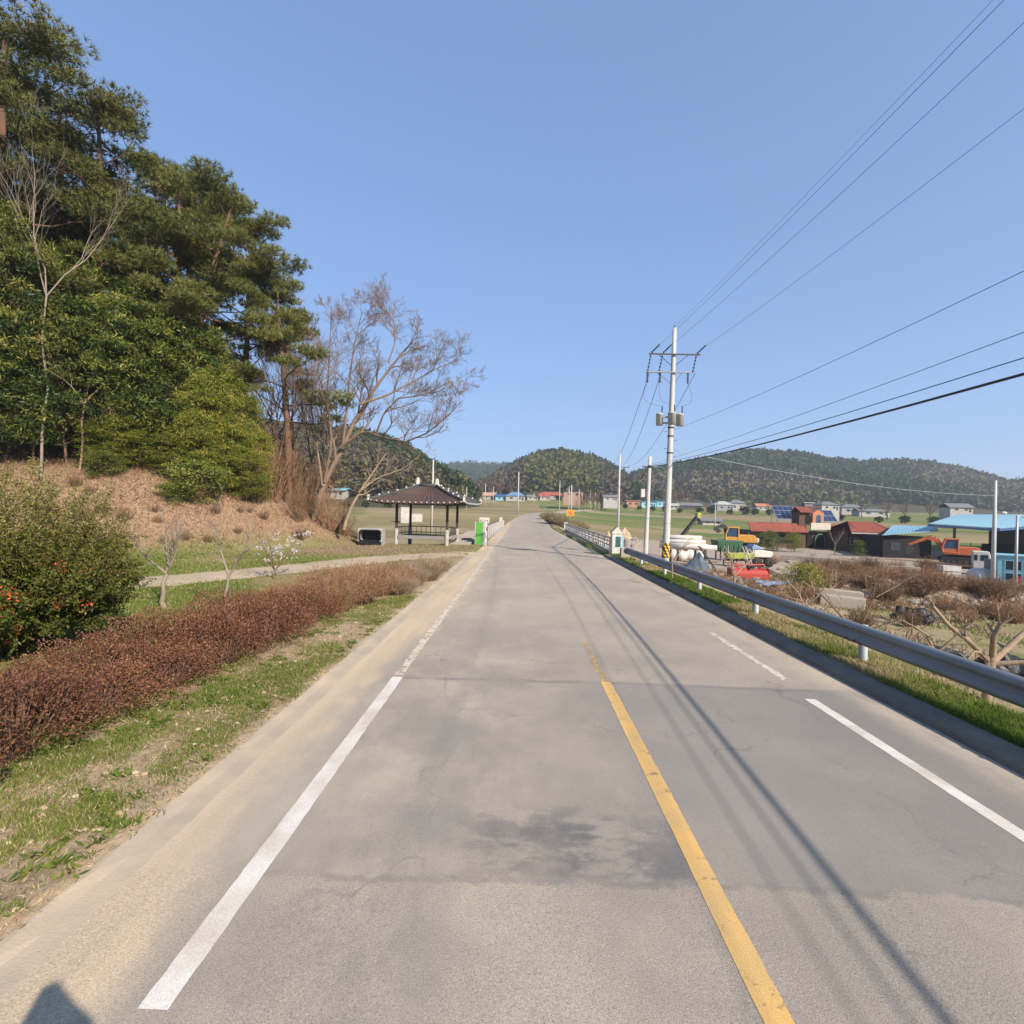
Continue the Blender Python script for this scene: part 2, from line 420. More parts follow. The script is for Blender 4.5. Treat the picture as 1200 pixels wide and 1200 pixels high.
def make_ground():
    xs, ys = xs_grid(), ys_grid(); X, Y = np.meshgrid(xs, ys); Z = groundz(X, Y)
    nx, ny = len(xs), len(ys)
    mb = MB(); i = np.arange(nx - 1)[None] + (np.arange(ny - 1) * nx)[:, None]; i = i.ravel()
    mb.add(np.stack([X, Y, Z], 2).reshape(-1, 3), np.stack([i, i + 1, i + nx + 1, i + nx], 1))
    rx = X - shift(Y)
    c = lambda *a: np.array(a)[None, None, :]
    lerp = lambda A, B, t: A * (1 - t[..., None]) + B * t[..., None]
    green, dry, soil = c(.115, .155, .032), c(.30, .225, .12), c(.40, .30, .195)
    n1 = fbm(X, Y, 3.2, 41); n2 = fbm(X, Y, 1.1, 43)
    g = lerp(green * np.ones(X.shape + (1,)), dry, sm(.42, .66, n1 * .6 + n2 * .4))
    # verge next to the road: bare soil between the tufts
    verge = (rx < -2.7) & (rx > -4.4) & (Y < 30)
    g = np.where(verge[..., None], lerp(lerp(g, dry, .45 + 0 * n2), soil, sm(.30, .5, n2)), g)
    # pale, dry ground from the pavilion towards the bridge
    t = sm(22, 27, Y) * (rx < -2.7); g = lerp(g, lerp(c(.27, .215, .115), c(.20, .19, .07), n1), t * .8)
    # dead-grass bank
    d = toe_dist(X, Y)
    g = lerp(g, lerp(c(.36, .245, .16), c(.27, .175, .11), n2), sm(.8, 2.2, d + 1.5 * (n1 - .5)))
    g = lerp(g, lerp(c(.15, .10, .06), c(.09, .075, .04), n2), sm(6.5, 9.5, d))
    # yard side
    r = (rx > 5.4)
    rg = lerp(c(.15, .16, .045), c(.30, .24, .14), sm(.35, .6, n1))
    rg = lerp(rg, c(.46, .37, .265), sm(6.6, 7.0, rx + .5 * (n2 - .5)) * (1 - sm(7.9, 8.4, rx + .5 * (n2 - .5))) * .85)
    rg = lerp(rg, lerp(c(.16, .165, .05), c(.31, .25, .15), sm(.38, .6, n1 * .4 + n2 * .6)), sm(8.3, 9, rx))
    yard = sm(28, 31, Y + 2 * (n1 - .5)) * (1 - sm(84, 90, Y + 4 * (n1 - .5))) * sm(7.5, 9, rx)
    rg = lerp(rg, lerp(c(.40, .33, .26), c(.30, .25, .20), n2), yard)
    bank2 = np.exp(-((Y - 28) / 3.2) ** 2) * sm(13, 17, X)
    rg = lerp(rg, lerp(c(.26, .19, .13), c(.38, .32, .26), n2), np.clip(bank2 * 1.3, 0, 1))
    yb = np.exp(-((Y - 24) / 5.) ** 2) * sm(6.5, 8, rx) * (1 - sm(14, 16, rx))
    rg = lerp(rg, c(.44, .34, .24), np.clip(yb, 0, 1) * .8)
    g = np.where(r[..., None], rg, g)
    # paddies: long cells, wider away from the camera
    far = sm(44, 52, Y) * (rx < -2.7) + sm(86, 92, Y) * (rx > 5.4)
    cy = np.floor((Y + .12 * X + 4 * (n1 - .5)) / np.where(Y < 140, 11., 19.)); cx = np.floor((X + .3 * Y) / 70.)
    hsh = _hash(cx, cy, 5); h2 = _hash(cx, cy, 8)
    pal = np.array([(.275, .215, .115), (.23, .19, .095), (.30, .24, .14), (.20, .185, .075), (.25, .205, .10)])
    fc = pal[(hsh * 4.99).astype(int)]
    gr = np.array([(.135, .175, .045), (.175, .185, .06), (.12, .165, .045)])[(h2 * 2.99).astype(int)]
    fc = np.where(((X > 10) & (hsh > .45))[..., None], gr, fc)
    edge = np.abs(((Y + .12 * X + 4 * (n1 - .5)) / np.where(Y < 140, 11., 19.)) % 1 - .5) > .44
    fc = np.where(edge[..., None], fc * .6 + np.array([.30, .27, .13]) * .4, fc)
    g = lerp(g, fc, np.clip(far, 0, 1))
    # beyond the villages: scrub
    g = lerp(g, c(.085, .085, .035) + 0 * g, sm(470, 520, Y))
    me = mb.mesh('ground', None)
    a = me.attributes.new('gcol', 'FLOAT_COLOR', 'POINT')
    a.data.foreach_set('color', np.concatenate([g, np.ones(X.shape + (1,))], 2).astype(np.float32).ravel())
    m, nt, out = _nodes('ground_soil')
    at_ = N(nt, 'ShaderNodeAttribute', attribute_name='gcol'); pos = N(nt, 'ShaderNodeNewGeometry')
    b = N(nt, 'ShaderNodeBsdfPrincipled'); b.inputs['Roughness'].default_value = .95; b.inputs['Specular IOR Level'].default_value = .1
    nz = N(nt, 'ShaderNodeTexNoise'); nz.inputs['Scale'].default_value = 9; nz.inputs['Detail'].default_value = 7; nz.inputs['Roughness'].default_value = .75
    nt.links.new(pos.outputs['Position'], nz.inputs['Vector'])
    rr = ramp(nt, [(.3, (.50, .50, .49)), (.5, (.88, .88, .88)), (.72, (1.18, 1.12, 1.0))]); nt.links.new(nz.outputs[0], rr.inputs[0])
    mx = N(nt, 'ShaderNodeMix', data_type='RGBA', blend_type='MULTIPLY'); mx.inputs[0].default_value = 1
    nt.links.new(at_.outputs['Color'], mx.inputs[6]); nt.links.new(rr.outputs[0], mx.inputs[7]); nt.links.new(mx.outputs[2], b.inputs['Base Color'])
    bp = N(nt, 'ShaderNodeBump'); bp.inputs['Strength'].default_value = .8; bp.inputs['Distance'].default_value = .05
    nt.links.new(nz.outputs[0], bp.inputs['Height']); nt.links.new(bp.outputs[0], b.inputs['Normal'])
    nt.links.new(b.outputs[0], out.inputs[0])
    me.materials.append(m)
    me.polygons.foreach_set('use_smooth', np.full(len(me.polygons), True))
    o = bpy.data.objects.new('ground', me); COL.objects.link(o); o['kind'] = 'structure'
make_ground()

ROADY = np.concatenate([np.arange(-20, 60, 2.), np.arange(60, 240, 3.), np.arange(240, 470, 8.)])

def strip(name, x0, x1, y0, y1, dz, m, zf=None, kind='structure', prof=None, jag=0, step=None):
    ys = np.array(sorted(set([y0, y1] + [y for y in ROADY if y0 < y < y1])))
    if step: ys = np.arange(y0, y1 + 1e-6, step)
    prof = prof or [(x0, 0), (x1, 0)]
    mb = MB(); V = []
    for y in ys:
        s_, z_ = float(shift(y)), float(zr(y)) + dz
        for k, (x, z) in enumerate(prof):
            j = jag * (random.random() - .5)
            V.append((x + s_ + j, y, z_ + z))
    n = len(prof); F = []
    for a in range(len(ys) - 1):
        for b in range(n - 1):
            i = a * n + b; F.append((i, i + 1, i + n + 1, i + n))
    mb.add(V, np.array(F))
    return obj(name, mb, m, kind=kind)

def road_material():
    m, nt, out = _nodes('worn_asphalt'); L = nt.links.new
    pos = N(nt, 'ShaderNodeNewGeometry'); P = pos.outputs['Position']
    sep = N(nt, 'ShaderNodeSeparateXYZ'); L(P, sep.inputs[0]); X, Y = sep.outputs[0], sep.outputs[1]
    def noise(sc, det=5, ro=.6, st=None):
        n = N(nt, 'ShaderNodeTexNoise'); n.inputs['Scale'].default_value = sc; n.inputs['Detail'].default_value = det; n.inputs['Roughness'].default_value = ro
        if st:
            mp = N(nt, 'ShaderNodeMapping'); mp.inputs['Scale'].default_value = st; L(P, mp.inputs[0]); L(mp.outputs[0], n.inputs['Vector'])
        else: L(P, n.inputs['Vector'])
        return n.outputs[0]
    def mth(op, a, b=None, c=None):
        n = N(nt, 'ShaderNodeMath', operation=op)
        for k, v in enumerate((a, b, c)):
            if v is None: continue
            if isinstance(v, (int, float)): n.inputs[k].default_value = v
            else: L(v, n.inputs[k])
        return n.outputs[0]
    def sst(v, a, b, lo=0., hi=1.):
        n = N(nt, 'ShaderNodeMapRange', interpolation_type='SMOOTHSTEP'); L(v, n.inputs[0])
        for k, q in zip((1, 2, 3, 4), (a, b, lo, hi)): n.inputs[k].default_value = q
        return n.outputs[0]
    def mix(f, a, b, mode='MIX'):
        n = N(nt, 'ShaderNodeMix', data_type='RGBA', blend_type=mode)
        if isinstance(f, (int, float)): n.inputs[0].default_value = f
        else: L(f, n.inputs[0])
        for k, v in ((6, a), (7, b)):
            if isinstance(v, tuple): n.inputs[k].default_value = (*v, 1)
            else: L(v, n.inputs[k])
        return n.outputs[2]
    nA = noise(.55, 6); nB = noise(1.4, 6, .65, (1, .55, 1)); nC = noise(.16, 3)
    fine = noise(75, 3, .7); grit = noise(120, 3, .7); streak = noise(1.6, 5, .6, (1, .10, 1))
    old = mix(sst(nA, .35, .65), (.295, .258, .212), (.375, .322, .255))
    new = mix(sst(nA, .3, .7), (.200, .186, .170), (.255, .232, .205))
    wob = mth('MULTIPLY', mth('SUBTRACT', nB, .5), .35)
    yw = mth('ADD', Y, wob)
    patch = mth('MULTIPLY', sst(yw, 3.42, 3.5), sst(yw, 7.62, 7.54))
    dk = mth('MULTIPLY', patch, sst(mth('ADD', X, mth('MULTIPLY', mth('SUBTRACT', nA, .5), 3)), -1, 3.6, .25, 1.0))
    base = mix(mth('MULTIPLY', dk, .85), old, new)
    # wheel tracks, slightly polished and greyer
    tr = mth('MAXIMUM', mth('MULTIPLY', sst(X, -1.15, -.75), sst(X, -.2, -.55)), mth('MULTIPLY', sst(X, 2.0, 2.3), sst(X, 3.0, 2.7)))
    base = mix(mth('MULTIPLY', tr, mth('MULTIPLY', sst(streak, .35, .65), .35)), base, (.225, .212, .195))
    # dark oily stains on the new patch
    st = mth('MULTIPLY', mth('MULTIPLY', sst(noise(2.6, 6, .65, (.8, 1.5, 1)), .40, .56), sst(yw, 3.42, 3.55)), mth('MULTIPLY', sst(yw, 4.5, 4.0), mth('MULTIPLY', sst(X, -.75, .25), sst(X, 1.42, 1.2))))
    base = mix(mth('MULTIPLY', st, .8), base, (.118, .114, .116))
    # pale tan dust, thick at the shoulder and patchy over the left lane
    edge = mth('ADD', mth('ADD', X, mth('MULTIPLY', mth('SUBTRACT', nA, .5), 1.2)), mth('MULTIPLY', mth('SUBTRACT', nB, .5), .9))
    sh = sst(mth('ADD', edge, sst(Y, 7.5, 13., 0, -.55)), -1.80, -2.3)
    lane = mth('MULTIPLY', mth('MULTIPLY', sst(mth('ADD', mth('MULTIPLY', nB, .6), mth('MULTIPLY', nA, .4)), .42, .66), sst(X, 2.2, -.4)), .62)
    far = mth('MULTIPLY', sst(Y, 7.4, 14.), mth('MULTIPLY', sst(X, 4.5, -1.5, .5, 1.), .42))
    re = mth('MULTIPLY', sst(X, 4.45, 5.05), sst(nB, .35, .6, .35, .9))
    dust = mth('MAXIMUM', mth('MAXIMUM', mth('MULTIPLY', sh, sst(streak, .2, .75, .97, .72)), lane), mth('MAXIMUM', far, re))
    base = mix(dust, base, mix(sh, mix(sst(streak, .3, .7), (.50, .415, .31), (.44, .37, .285)), mix(sst(streak, .3, .7), (.62, .475, .315), (.50, .395, .275))))
    # crack / joint at both ends of the patch
    d1 = mth('ABSOLUTE', mth('SUBTRACT', yw, 7.58)); d2 = mth('ABSOLUTE', mth('SUBTRACT', yw, 3.46))
    jt = mth('MULTIPLY', mth('MAXIMUM', mth('MULTIPLY', sst(d1, .09, .015), .8), mth('MULTIPLY', sst(d2, .05, .01), .55)), mth('MULTIPLY', sst(nB, .38, .55), sst(X, -1.9, -1.5)))
    base = mix(mth('MULTIPLY', jt, .6), base, (.13, .125, .12))
    base = mix(sst(nC, .35, .65, 0, .14), base, (.18, .172, .16))
    coarse = mth('SUBTRACT', 1.0, mth('MULTIPLY', patch, .72))
    g1 = ramp(nt, [(.33, (.42, .42, .43)), (.47, (.97, .97, .97)), (.6, (1.1, 1.1, 1.1)), (.70, (1.8, 1.76, 1.7))]); L(grit, g1.inputs[0])
    base = mix(mth('MULTIPLY', coarse, .75), base, mix(1.0, base, g1.outputs[0], 'MULTIPLY'))
    g2 = ramp(nt, [(.3, (.86, .86, .86)), (.7, (1.12, 1.12, 1.12))]); L(fine, g2.inputs[0])
    base = mix(1.0, base, g2.outputs[0], 'MULTIPLY')
    vo = N(nt, 'ShaderNodeTexVoronoi', feature='DISTANCE_TO_EDGE'); vo.inputs['Scale'].default_value = .42
    wv = N(nt, 'ShaderNodeVectorMath', operation='MULTIPLY_ADD'); nw = N(nt, 'ShaderNodeTexNoise'); nw.inputs['Scale'].default_value = 1.7; nw.inputs['Detail'].default_value = 6; L(P, nw.inputs['Vector']); L(nw.outputs['Color'], wv.inputs[0]); wv.inputs[1].default_value = (1.1, 1.1, 0); L(P, wv.inputs[2]); L(wv.outputs[0], vo.inputs['Vector'])
    ck = mth('MULTIPLY', sst(vo.outputs['Distance'], .0075, .002), mth('MULTIPLY', sst(nB, .44, .58), sst(X, -1.9, -1.4)))
    base = mix(mth('MULTIPLY', ck, .3), base, (.10, .095, .09))
    base = mix(1.0, base, (.87, .87, .87), 'MULTIPLY')
    b = N(nt, 'ShaderNodeBsdfPrincipled'); L(base, b.inputs['Base Color']); b.inputs['Roughness'].default_value = .88; b.inputs['Specular IOR Level'].default_value = .25
    bp = N(nt, 'ShaderNodeBump'); bp.inputs['Distance'].default_value = .006; L(mth('MULTIPLY', coarse, .5), bp.inputs['Strength']); L(grit, bp.inputs['Height']); L(bp.outputs[0], b.inputs['Normal'])
    L(b.outputs[0], out.inputs[0])
    return m

def paint_material(name, col, dusty, wear):
    m, nt, out = _nodes(name); L = nt.links.new
    pos = N(nt, 'ShaderNodeNewGeometry'); P = pos.outputs['Position']
    n = N(nt, 'ShaderNodeTexNoise'); n.inputs['Scale'].default_value = 7; n.inputs['Detail'].default_value = 8; n.inputs['Roughness'].default_value = .7; L(P, n.inputs['Vector'])
    n2 = N(nt, 'ShaderNodeTexNoise'); n2.inputs['Scale'].default_value = 2.2; n2.inputs['Detail'].default_value = 4; L(P, n2.inputs['Vector'])
    r = ramp(nt, [(.38, col), (.66, dusty)]); L(n2.outputs[0], r.inputs[0])
    n3 = N(nt, 'ShaderNodeTexNoise'); n3.inputs['Scale'].default_value = 90; n3.inputs['Detail'].default_value = 2; L(P, n3.inputs['Vector'])
    r3 = ramp(nt, [(.3, (.82, .82, .82)), (.6, (1.04, 1.04, 1.04))]); L(n3.outputs[0], r3.inputs[0])
    mx0 = N(nt, 'ShaderNodeMix', data_type='RGBA', blend_type='MULTIPLY'); mx0.inputs[0].default_value = 1; L(r.outputs[0], mx0.inputs[6]); L(r3.outputs[0], mx0.inputs[7])
    b = N(nt, 'ShaderNodeBsdfPrincipled'); mq = N(nt, 'ShaderNodeMix', data_type='RGBA', blend_type='MULTIPLY'); mq.inputs[0].default_value = 1; L(mx0.outputs[2], mq.inputs[6]); mq.inputs[7].default_value = (.88, .88, .88, 1); L(mq.outputs[2], b.inputs['Base Color']); b.inputs['Roughness'].default_value = .75; b.inputs['Specular IOR Level'].default_value = .2
    tr = N(nt, 'ShaderNodeBsdfTransparent'); mx = N(nt, 'ShaderNodeMixShader')
    w = ramp(nt, [(wear - .05, (1, 1, 1)), (wear + .05, (0, 0, 0))]); L(n.outputs[0], w.inputs[0])
    L(w.outputs[0], mx.inputs[0]); L(b.outputs[0], mx.inputs[1]); L(tr.outputs[0], mx.inputs[2]); L(mx.outputs[0], out.inputs[0])
    return m

strip('road', 0, 0, -20, 460, 0, road_material(), prof=[(-2.56, .004), (-1.7, .0), (1.3, .02), (4.1, 0), (5.17, -.02)])
pw = paint_material('white_line_paint', (.66, .62, .56), (.52, .46, .385), .32)
pww = paint_material('worn_white_paint', (.60, .53, .43), (.52, .44, .335), .43)
pyl = paint_material('yellow_line_paint', (.66, .405, .14), (.54, .365, .16), .36)
pyw = paint_material('worn_yellow_paint', (.54, .34, .11), (.40, .28, .13), .50)
def rz_at(x): return float(np.interp(x, [-2.56, -1.7, 1.3, 4.1, 5.17], [.004, 0, .02, 0, -.02]))
def line(name, xc, w, y0, y1, m, jag=.008, step=.1):
    strip(name, 0, 0, y0, y1, .0025, m, prof=[(xc - w / 2, rz_at(xc - w / 2)), (xc + w / 2, rz_at(xc + w / 2))], jag=jag, step=step)
line('road_marking_white', -1.745, .155, 2.5, 7.6, pw)
line('road_marking_white_worn', -1.745, .14, 7.7, 80, pww, .03, .25)
line('road_marking_yellow', 1.345, .155, -10, 7.6, pyl)
line('road_marking_yellow_worn', 1.33, .10, 7.6, 9.9, pyw, .05)
line('road_marking_white', 4.12, .15, -10, 7.2, pw)
line('road_marking_white_worn', 4.22, .12, 8.0, 11.2, pww, .05)
line('road_marking_stop_line', 0, 0, 0, .1, pw) if False else None
strip('kerb', 0, 0, -20, 31, 0, M['gutter'], prof=[(-2.98, .03), (-2.84, .062), (-2.76, .060), (-2.66, .028), (-2.53, .006), (-2.42, -.02)], jag=.035, step=.22)
strip('kerb', 0, 0, -20, 31, 0, M['asphalt_kerb'], prof=[(5.13, -.08), (5.16, .05), (5.2, .10), (5.46, .115), (5.5, .05)], jag=.02, step=.4)
# path from the road across the lawn
def path_strip():
    c = [tuple(G(a, b)[:2]) for a, b in ((556, 650), (520, 651), (470, 653), (425, 657), (380, 662), (330, 668), (270, 674), (200, 680), (120, 687), (20, 698), (-90, 712))]
    c = np.array(c); t = np.linspace(0, len(c) - 1, 60); cx = np.interp(t, range(len(c)), c[:, 0]); cy = np.interp(t, range(len(c)), c[:, 1])
    k = np.ones(7) / 7; px_, py_ = np.pad(cx, 3, 'edge'), np.pad(cy, 3, 'edge'); cx, cy = np.convolve(px_, k, 'valid'), np.convolve(py_, k, 'valid')
    tx, ty = np.gradient(cx), np.gradient(cy); l = np.hypot(tx, ty); nx, ny = -ty / l, tx / l
    V = []; offs = (-1.25, -.7, 0, .7, 1.25)
    for i in range(60):
        for o in offs:
            j = o * (1 + .25 * (random.random() - .5) * (abs(o) > .5))
            x, y = cx[i] + nx[i] * j, cy[i] + ny[i] * j
            V.append((x, y, gz(x, y) + (.045 if abs(o) < .8 else .008)))
    F = [(i * 5 + b, i * 5 + b + 1, (i + 1) * 5 + b + 1, (i + 1) * 5 + b) for i in range(59) for b in range(4)]
    mb = MB(); mb.add(V, np.array(F)); obj('path', mb, M['path_dirt'], kind='structure', smooth=True)
path_strip()

# ------------------------------------------------------------------ hills
def interp_prof(prof):
    p = np.array(prof, float)
    return lambda px: np.interp(px, p[:, 0], p[:, 1])

def crown_proto(seed, n, L, W, flat=1.0):
    rs = np.random.RandomState(seed)
    k = rs.normal(size=(9, 3)); k /= np.linalg.norm(k, axis=1, keepdims=True); k = k * .55 * rs.uniform(.5, 1, (9, 1)); k[:, 2] = k[:, 2] * flat + .1
    c = k[rs.randint(0, 9, n)]; d = rs.normal(size=(n, 3)); d /= np.linalg.norm(d, axis=1, keepdims=True)
    return c + d * rs.uniform(.3, .5, (n, 1)), d

def hill(prof, D, W, px0, px1, name, ntrees, size, tints, blabel, seed, base=-6, back=1.2, quads=44):
    """A ridge whose crest stands D metres away along the profile; it falls to the plain on both sides."""
    f = interp_prof(prof)
    pxs = np.linspace(px0, px1, 150); ss = np.linspace(-1.35, back, 40)
    def hz(px, s):
        y = f(px); q = CAM[None] + np.stack([ray(a, b) for a, b in zip(np.ravel(px), np.ravel(y))]) * (D / 600.)
        z = q[:, 2].reshape(np.shape(px)) - size * .85
        w = np.where(s < 0, np.cos(np.clip(s / 1.35, -1, 0) * math.pi / 2) ** 1.25, np.cos(np.clip(s / back, 0, 1) * math.pi / 2))
        x = CAM[0] + q[:, 0].reshape(np.shape(px)); yy = q[:, 1].reshape(np.shape(px)); k = 1 + s * W / D
        X, Y = x * k, yy * k
        zg = groundz(X, Y) + base * 0
        bump = (fbm(X, Y, D * .09, seed, 4) - .5) * D * .035 * np.clip(-s * 1.4, 0, 1) * w
        return X, Y, zg - 1.5 + np.maximum(z - zg, 0) * w + bump
    PX, SS = np.meshgrid(pxs, ss); X, Y, Z = hz(PX, SS)
    mb = MB(); nx = len(pxs); i = (np.arange(nx - 1)[None] + (np.arange(len(ss) - 1) * nx)[:, None]).ravel()
    mb.add(np.stack([X, Y, Z], 2).reshape(-1, 3), np.stack([i, i + 1, i + nx + 1, i + nx], 1))
    obj('hill', mb, M['hill_soil'], kind='structure', smooth=True)
    rs = np.random.RandomState(seed)
    px = rs.uniform(px0, px1, ntrees); s = rs.uniform(-1.2, .18, ntrees)
    X, Y, Z = hz(px, s); keep = Z > groundz(X, Y) + .5; X, Y, Z, px, s = X[keep], Y[keep], Z[keep], px[keep], s[keep]
    n = len(X); pt, dd = zip(*[crown_proto(seed + k, quads, 1, 1) for k in range(6)])
    pt, dd = np.array(pt), np.array(dd); ki = rs.randint(0, 6, n)
    zone = tints(px, s, X, Y, rs)
    sz = size * rs.uniform(.38, .66, n)
    th = rs.uniform(0, 6.28, n); cth, sth = np.cos(th)[:, None], np.sin(th)[:, None]
    P = pt[ki]; Dn = dd[ki]
    P = np.stack([P[..., 0] * cth - P[..., 1] * sth, P[..., 0] * sth + P[..., 1] * cth, P[..., 2]], 2) * sz[:, None, None] * np.array([1, 1, 1.15])
    Dn = np.stack([Dn[..., 0] * cth - Dn[..., 1] * sth, Dn[..., 0] * sth + Dn[..., 1] * cth, Dn[..., 2]], 2)
    P = P + np.stack([X, Y, Z + sz * .9], 1)[:, None, :]
    tt = np.repeat(zone, quads) + rs.uniform(-.07, .07, n * quads)
    mb = MB(); P = P.reshape(-1, 3); Dn = Dn.reshape(-1, 3) + rs.normal(size=P.shape) * .5
    mb.leaves(P, Dn, np.repeat(sz, quads) * (.55 if quads < 50 else .34), np.repeat(sz, quads) * (.22 if quads < 50 else .13), np.clip(tt, 0, 1))
    obj('forest', mb, M['far_forest'], kind='stuff', label=blabel, cat='forest')

M['hill_soil'] = mat('hill_soil', (.07, .06, .03), (.05, .05, .022), .02, .95)
def t_mixed(br, dk):
    def f(px, s, X, Y, rs):
        z = .06 + .46 * fbm(X, Y, 110, 3) + rs.uniform(-.07, .07, len(px))
        b = fbm(X, Y, 130, 77)
        return np.where(b + .25 * np.clip(-s - .3, 0, 1) * br > .68, .84 + rs.uniform(-.08, .12, len(px)), np.minimum(z - dk, .44))
    return f
def t_center(px, s, X, Y, rs):
    z = .06 + .5 * fbm(X, Y, 80, 5) + rs.uniform(-.07, .07, len(px))
    bam = (s < -.45 + .25 * (fbm(X, Y, 70, 9) - .5)) & (px > 618) & (px < 702)
    brn = (s < -.5) & ~bam & (px < 735)
    return np.where(bam, .63 + rs.uniform(-.08, .03, len(px)), np.where(brn, .87 + rs.uniform(-.07, .12, len(px)), z))
def t_bamboo(px, s, X, Y, rs):
    return .55 + .1 * fbm(X, Y, 30, 5) + rs.uniform(-.12, .06, len(px)) - .45 * (rs.rand(len(px)) < .18)
hill([(300, 552), (430, 547), (500, 549), (540, 543), (580, 544), (620, 547), (680, 556), (760, 560), (800, 566)], 1400, 380, 250, 800, 'far', 2600, 15, t_mixed(.6, .05), 'dim far wooded ridge low on the horizon beyond the end of the road', 31, quads=26)
hill([(540, 600), (562, 573), (585, 556), (610, 540), (632, 532), (655, 529), (690, 536), (718, 549), (742, 566), (790, 590)], 640, 190, 545, 790, 'mid', 2600, 10.5, t_center, 'wooded round hill with a yellow-green bamboo patch straight ahead beyond the road', 32)
hill([(690, 596), (720, 570), (740, 559), (790, 546), (850, 537), (880, 532), (930, 534), (970, 541), (1010, 546), (1060, 544), (1100, 547), (1150, 558), (1180, 568), (1240, 562), (1330, 556), (1500, 575)], 800, 260, 700, 1480, 'right', 6200, 11.5, t_mixed(1.1, .02), 'long dark wooded ridge behind the red tiled restaurant and the blue shed', 33, quads=36)
hill([(786, 606), (815, 585), (840, 572), (880, 569), (930, 570), (985, 578), (1030, 592), (1070, 604)], 545, 60, 795, 1060, 'bamboo', 900, 9.5, t_bamboo, 'low olive bamboo wood at the foot of the long ridge', 34)
hill([(-300, 470), (-100, 480), (200, 492), (300, 500), (380, 507), (432, 511), (470, 521), (500, 540), (530, 561), (560, 584), (575, 597)], 330, 120, -300, 575, 'left', 4200, 8.0, t_mixed(.9, .0), 'wooded hillside fading down behind the bare tree and the pavilion', 35, quads=110)

# ------------------------------------------------------------------ light, air, sky, camera
SUN_EL = R(33.5); SH = np.array([-.65, .76])      # shadows fall this way
W_ = bpy.data.worlds.new('World'); S.world = W_; W_.use_nodes = True
nt = W_.node_tree; nt.nodes.clear()
sky = nt.nodes.new('ShaderNodeTexSky'); sky.sky_type = 'NISHITA'; sky.sun_disc = False
sky.sun_elevation = SUN_EL; sky.sun_rotation = math.atan2(-SH[0], -SH[1])
sky.air_density = 1.0; sky.dust_density = .8; sky.ozone_density = 1.6; sky.altitude = 60
bg = nt.nodes.new('ShaderNodeBackground'); bg.inputs[1].default_value = .127
wo = nt.nodes.new('ShaderNodeOutputWorld'); gm = nt.nodes.new('ShaderNodeGamma'); gm.inputs[1].default_value = .465; nt.links.new(sky.outputs[0], gm.inputs[0])
tn = nt.nodes.new('ShaderNodeMix'); tn.data_type = 'RGBA'; tn.blend_type = 'MULTIPLY'; tn.inputs[0].default_value = 1; tn.inputs[7].default_value = (1.01, 1.39, 2.04, 1)
nt.links.new(gm.outputs[0], tn.inputs[6]); nt.links.new(tn.outputs[2], bg.inputs[0]); nt.links.new(bg.outputs[0], wo.inputs[0])
ld = bpy.data.lights.new('sun', 'SUN'); ld.energy = 4.9; ld.angle = R(.5); ld.color = (1.0, .89, .75)
lo = bpy.data.objects.new('sun', ld); COL.objects.link(lo); lo.location = (40, -50, 60)
sd = Vector((SH[0], SH[1], -math.tan(SUN_EL) * math.hypot(*SH))).normalized()
lo.rotation_euler = sd.to_track_quat('-Z', 'Y').to_euler()

HAZE = True
if HAZE:
    mb = MB(); mb.bx((-2560, -25, -7), (2560, 2300, 190))
    m, nt, out = _nodes('haze_air'); v = N(nt, 'ShaderNodeVolumePrincipled')
    v.inputs['Color'].default_value = (.86, .92, 1.0, 1); v.inputs['Density'].default_value = .00031; v.inputs['Anisotropy'].default_value = .2
    nt.links.new(v.outputs[0], out.inputs['Volume'])
    obj('haze', mb, m, kind='stuff')

cd = bpy.data.cameras.new('camera'); cd.sensor_width = 36; cd.lens = 18; cd.clip_end = 8000; cd.clip_start = .05
co = bpy.data.objects.new('camera', cd); COL.objects.link(co)
from mathutils import Matrix
co.matrix_world = Matrix(((rc[0], uc[0], -fw[0], 0), (rc[1], uc[1], -fw[1], 0), (rc[2], uc[2], -fw[2], CAM_H), (0, 0, 0, 1)))
S.camera = co
S.view_settings.view_transform = 'Standard'; S.view_settings.look = 'None'; S.view_settings.gamma = 1; S.view_settings.exposure = .74
S.render.engine = 'CYCLES'
S.cycles.use_denoising = True
S.cycles.max_bounces = 6; S.cycles.volume_bounces = 0; S.cycles.transparent_max_bounces = 8
# ================================================================== VEGETATION
def unit(v): return v / (np.linalg.norm(v, axis=-1, keepdims=True) + 1e-9)

# --- ground cover -------------------------------------------------------------
def scatter_blades(name, label, m, x0, x1, y0, y1, n, hmin, hmax, wid, dens, tint, lean=.5, near=True):
    u = RS.rand(n)
    y = y0 * (y1 / y0) ** u if near else y0 + (y1 - y0) * u
    x = RS.uniform(x0, x1, n) if near is not True else RS.uniform(x0, x1, n)
    k = RS.rand(n) < dens(x, y); x, y = x[k], y[k]; n = len(x)
    z = groundz(x, y)
    D = unit(np.stack([RS.normal(size=n) * lean, RS.normal(size=n) * lean, np.ones(n)], 1))
    sc = np.clip(y / 9., .8, 3.2) if near else 1
    h = RS.uniform(hmin, hmax, n) * (.6 + .8 * fbm(x, y, .8, 4))
    mb = MB(); mb.blades(np.stack([x, y, z - .01], 1), D, h, wid * sc, np.clip(tint(x, y, n), 0, 1))
    return obj(name, mb, m, kind='stuff', label=label, cat='grass')

